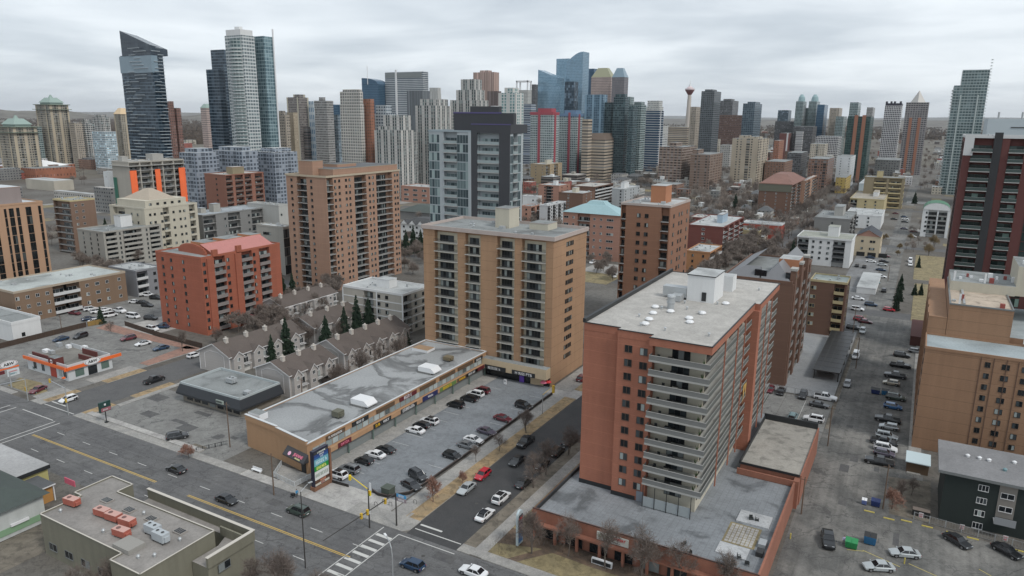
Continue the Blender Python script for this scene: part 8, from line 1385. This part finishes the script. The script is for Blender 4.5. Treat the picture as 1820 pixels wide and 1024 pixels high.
X,Y = G(1089,957,4.6); m = MB(); m.box(X-3.1,113.25,3.6,X+3.1,113.42,5.2); t = solo(m,'shop_sign',[plain('sign_offwhite',(.6,.62,.58),.6)],'white sign board on the podium wall ending in red EXPERT lettering','sign'); lettering('EXPERT',.7,RED,t,(X+1.4,113.2,4.65)); scribble(6,.55,plain('ink_green',(.08,.3,.12),.6),t,(X-1.5,113.22,4.5)); scribble(9,.28,plain('ink_grey',(.2,.2,.2),.6),t,(X+.9,113.22,3.95))
X,Y = G(1070,999,.8); m = MB(); m.box(X-2,Y-.25,.1,X+2,Y+.25,1.2,0); t = solo(m,'low_sign',[WMET],'low white framed sign with a dark face on the lawn','sign'); m = MB(); m.box(X-1.8,Y-.35,.35,X+1.8,Y-.26,1.05); m.build('dark_face',[TRIMB],t)
# bins
def dumpster(px,py,mat,label,lid,w_=.9,d_=.65,h=1.25,rz=0):
    X,Y = G(px,py,.5); t = thing('dumpster',label,'bin',(X,Y,.03),None,rz); m = MB(); B_ = [(-w_*.9,-d_*.85),(w_*.9,-d_*.85),(w_*.9,d_*.85),(-w_*.9,d_*.85)]; T_ = [(a/.9,b/.85) for a,b in B_]
    for i in range(4): j = (i+1) % 4; m.face([(*B_[i],.15),(*B_[j],.15),(*T_[j],h),(*T_[i],h)])
    m.face([(*p,.15) for p in reversed(B_)]); [m.box(x-.05,-d_-.06,.4,x+.05,-d_*.9,h-.1) for x in (-w_*.6,0,w_*.6)]; link('bin_body',m.mesh('bin_body',[mat]),t); m = MB(); [m.face([(s*.02,-d_,h),(s*w_,-d_,h),(s*w_,d_,h+.3),(s*.02,d_,h+.3)][::s]) for s in (-1,1)]; link('lid',m.mesh('lid',[lid]),t)
    [link('castor',MB().cyl(a*w_*.7,b*d_*.6,0,.16,.09,8).mesh('castor',[BLACK]),t) for a in (-1,1) for b in (-1,1)]
GB_ = plain('bin_green',(.02,.22,.07),.5); BB_ = plain('bin_blue',(.02,.12,.25),.5); BN_ = plain('bin_navy',(.015,.03,.12),.5); BK_ = plain('lid_black',(.02,.02,.02),.5)
dumpster(1513,969,GB_,'bright green steel bin on the corner lot',GB_,1.1,.8,1.4); dumpster(1546,962,BB_,'blue steel bin with raised lid beside the green one',BK_,1.1,.8,1.7); dumpster(1536,893,plain('bin_violet',(.12,.16,.35),.5),'small violet-blue bin beside the navy one',WMET,.5,.4,1.1); dumpster(1556,896,BN_,'navy steel bin by the thin pole',BN_,.9,.6,1.3); dumpster(1556,697,BN_,'dark navy bin standing out in the alley',BK_,1.2,.8,1.4); dumpster(1573,699,BB_,'dark bin beside the navy one in the alley row',BK_,1.0,.7,1.4); dumpster(64,655,plain('bin_dkgreen',(.02,.06,.05),.5),'dark green bin behind the fast food restaurant',BK_,.8,.6,1.2); dumpster(1607,1000,BK_,'tiny black bin by the yellow kerb',BK_,.3,.3,.8) if False else None
X,Y = G(690,874,.6); m = MB(); m.box(X-1.1,Y-1.0,0,X+1.1,Y+1.0,1.7); m.box(X-1.2,Y-1.1,1.7,X+1.2,Y+1.1,1.85); solo(m,'transformer_box',[plain('olive_box',(.07,.085,.07),.7)],'olive green transformer box at the plaza corner','utility box')
X,Y = G(456,836,.5); t = thing('bench','pale metal bench on the pavement left of the mall end','bench',(X,Y,.13)); [link(n_,MB().box(*b_).mesh(n_,[WMET]),t) for n_,b_ in (('seat',(-1.5,-.3,.4,1.5,.3,.5)),('backrest',(-1.5,.25,.5,1.5,.35,1.0)),('leg',(-1.3,-.25,0,-1.15,.25,.4)),('leg',(1.15,-.25,0,1.3,.25,.4)))]
X,Y = G(898,680,.5); m = MB(); m.box(X-.5,Y-.1,0,X+.5,Y+.1,1.5); t = solo(m,'notice_board',[WMET],'white notice board standing before the shops of the tan tower','sign'); scribble(4,.25,TRIMB,t,(X,Y-.12,1)); m = MB(); m.box(-101.8,186.3,0,-100.2,186.6,3.0); solo(m,'door_surround',[plain('purple',(.13,.06,.4),.5)],'purple door surround under the cream fascia','doorway')
for i,(px,py,c) in enumerate(((966,683,PINK),(974,682,RED))): X,Y = G(px,py,1); t = thing('parasol',['pink folded parasol at the corner of the tan tower','red parasol at the corner of the tan tower'][i],'umbrella',(X,Y,0)); m = MB(); m.cyl(X,Y,0,2.2,.05,6); m.build('pole',[PD],t); m = MB(); m.cyl(X,Y,1.5,2.5,1.1,8,0,.05); m.build('canopy',[c],t)
for i,(px,py) in enumerate(((1545,909),(1580,922),(1611,926),(1648,936),(1692,947),(1729,957),(1812,979))): X,Y = G(px,py,.1); m = MB(); m.prism([(X-1,Y-.14),(X+1,Y-.14),(X+1,Y+.14),(X-1,Y+.14)],0,.17,0,0); solo(m,'wheel_stop',[YELB],['yellow wheel stop beside the navy bin','yellow wheel stop below the tangled tree','yellow wheel stop left of the first fence notice','yellow wheel stop between the first two fence notices','yellow wheel stop at the dark grey sedan tail','yellow wheel stop between the dark sedan and the black one','yellow wheel stop behind the black sports car'][i],'wheel stop','yellow wheel stops along the fence')
for i,(px,py) in enumerate(((1418,870),(1395,955),(1607,1002))): X,Y = G(px,py); m = MB(); m.cyl(X+(1 if i < 2 else 0),Y,0,1.2,.12,8); solo(m,'bollard',[YELB],['yellow bollard under the podium step wall','yellow bollard at the lower podium wall','yellow bollard on the kerb of the corner lot'][i],'bollard')
m = MB(); X,Y = G(1637,912,.5); m.box(X-1.6,Y-.8,0,X+1.6,Y+.8,1.3,0,1); solo(m,'storage_hut',[BLACK,plain('hut_roof',(.16,.13,.11),.8)],'low brown roofed storage hut behind the chain link fence','shed')
for i,(px,py) in enumerate(((682,893),(694,897),(738,893),(668,897))):
    X,Y = G(px,py,.4); t = thing('bicycle_rack',['bicycle rack in front of the transformer box, left','bicycle rack in front of the transformer box, right','lone bicycle rack near the street name signs','bicycle rack closest to the signal pole'][i],'bike rack',(X,Y,.1)); m = MB(); P_ = [(-.4,0,0),(-.4,0,.7),(-.2,0,.9),(.2,0,.9),(.4,0,.7),(.4,0,0)]; [m.tube(a,b,.05,.05,5) for a,b in zip(P_,P_[1:])]; link('hoop',m.mesh('hoop',[PD]),t)
# ---------------------------------------------------------------- people
def person(px,py,label,top,legs,deg,reach=.0,skin=(.45,.27,.2),hair=(.03,.02,.015)):
    X,Y = G(px,py); J = [(0,0,.95,.15),(0,0,1.18,.13),(0,0.02,1.4,.17),(0,.01,1.52,.06),(0,-.02,1.66,.1),(0,-.02,1.76,.085)]; E_ = [(0,1),(1,2),(2,3),(3,4),(4,5)]
    for s in (-1,1):
        n_ = len(J); J += [(s*.1,-.02,.88,.1),(s*.11,-.06*s,.5,.065),(s*.12,.12*s,.1,.045),(s*.12,.12*s-.16,.04,.045)]; E_ += [(0,n_),(n_,n_+1),(n_+1,n_+2),(n_+2,n_+3)]
        n_ = len(J); J += [(s*.2,.02,1.43,.065),(s*.26,-.04-reach*.2,1.15,.045),(s*.24,-.12-reach*.35,.92+reach*.1,.035),(s*.24,-.16-reach*.42,.86+reach*.12,.03)]; E_ += [(2,n_),(n_,n_+1),(n_+1,n_+2),(n_+2,n_+3)]
    me = bpy.data.meshes.new('sk'); me.from_pydata([j[:3] for j in J],E_,[]); o = bpy.data.objects.new('sk',me); COL.objects.link(o); o.modifiers.new('s','SKIN'); sv = me.skin_vertices[0].data
    for k,j in enumerate(J): sv[k].radius = (j[3],j[3]); sv[k].use_root = k == 0
    o.modifiers.new('d','SUBSURF').levels = 1; b_ = bpy.data.meshes.new_from_object(o.evaluated_get(bpy.context.evaluated_depsgraph_get())); bpy.data.objects.remove(o); b_.materials.clear()
    for c_,n_ in ((top,'cloth_top'),(legs,'cloth_legs'),(skin,'skin')): b_.materials.append(plain(n_+'%d' % px,c_,.8))
    for p in b_.polygons: c_ = p.center; p.material_index = 2 if c_.z > 1.5 or (abs(c_.x) > .19 and c_.z < .93 and c_.z > .7) else 0 if c_.z > .9 else 1; p.use_smooth = True
    t = thing('person',label,'person',(X,Y,.13),None,math.radians(deg)); link('body',b_,t); m = MB(); m.cyl(0,.01,1.72,1.84,.11,8,0,.05); m.box(-.1,.03,1.58,.1,.1,1.75); link('hair',m.mesh('hair',[plain('hair%d' % px,hair,.8)]),t); return t
def balcony_item(i,x,y,z):
    r = random.Random(i); t = thing(*(('potted_plant','plant') if i % 3 == 0 else ('patio_chair','chair') if i % 3 == 1 else ('storage_box','box'))[:1],BL[i],('plant','chair','box')[i % 3],(x,y,z+.01))
    if i % 3 == 0: link('pot',MB().cyl(0,0,0,.35,.2,8).mesh('pot',[plain('pot_clay',(.3,.12,.07),.8)]),t); m = MB(); [m.tube((0,0,.3),(r.uniform(-.4,.4),r.uniform(-.4,.4),r.uniform(.8,1.5)),.06,.02,3) for _ in range(14)]; link('foliage',m.mesh('foliage',[plain('leaf_green',(.05,.1,.03),.8)]),t)
    elif i % 3 == 1: [link(n_,MB().box(*b_).mesh(n_,[TRIMB]),t) for n_,b_ in (('seat',(-.28,-.28,.38,.28,.28,.45)),('backrest',(-.28,.22,.45,.28,.28,.95)),('leg',(-.25,-.25,0,-.2,.2,.38)),('leg',(.2,-.25,0,.25,.2,.38)))]
    else: link('body',MB().box(-.5,-.3,0,.5,.3,.8).mesh('body',[plain('box_grey%d' % (i % 2),(.12,.13,.14) if i % 2 else (.3,.28,.24),.7)]),t); link('lid',MB().box(-.53,-.33,.8,.53,.33,.86).mesh('lid',[BLACK]),t)
FN = ['top','second','third','fourth','fifth','sixth','seventh','eighth','ninth','lowest']
BL = [('green potted plant on the %s corner balcony of the orange tower' if i % 3 == 0 else 'dark patio chair on the %s corner balcony of the orange tower' if i % 3 == 1 else 'low storage box on the %s corner balcony of the orange tower') % FN[i//3 if i < 30 else 0] for i in range(30)]
for i in range(30): k = i//3; balcony_item(i,(-31.2,-39.8,-37.4)[i % 3]+(k*37 % 5)*.25*(1 if i % 3 else -.3),127.6+(k % 3)*.3,35.4-2.83*k)
person(528,884,'person in a bright blue jacket pushing a small cart on the pavement',(.03,.22,.42),(.02,.02,.025),60,1.0)
X,Y = G(521,884); t = thing('cart','small dark wheeled cart pushed by the person in blue','cart',(X,Y,.13)); [link(n_,MB().box(*b_).mesh(n_,[TRIMB]),t) for n_,b_ in (('basket',(-.4,-.3,.35,.4,.3,.8)),('handle',(.4,-.3,.9,.46,.3,.96)))]; [link('wheel',MB().cyl(a*.3,b*.3,0,.2,.1,8).mesh('wheel',[BLACK]),t) for a in (-1,1) for b in (-1,1)]
person(1499,968,'person in a white and violet top standing beside the green bin',(.5,.48,.7),(.03,.03,.05),10)
haze()
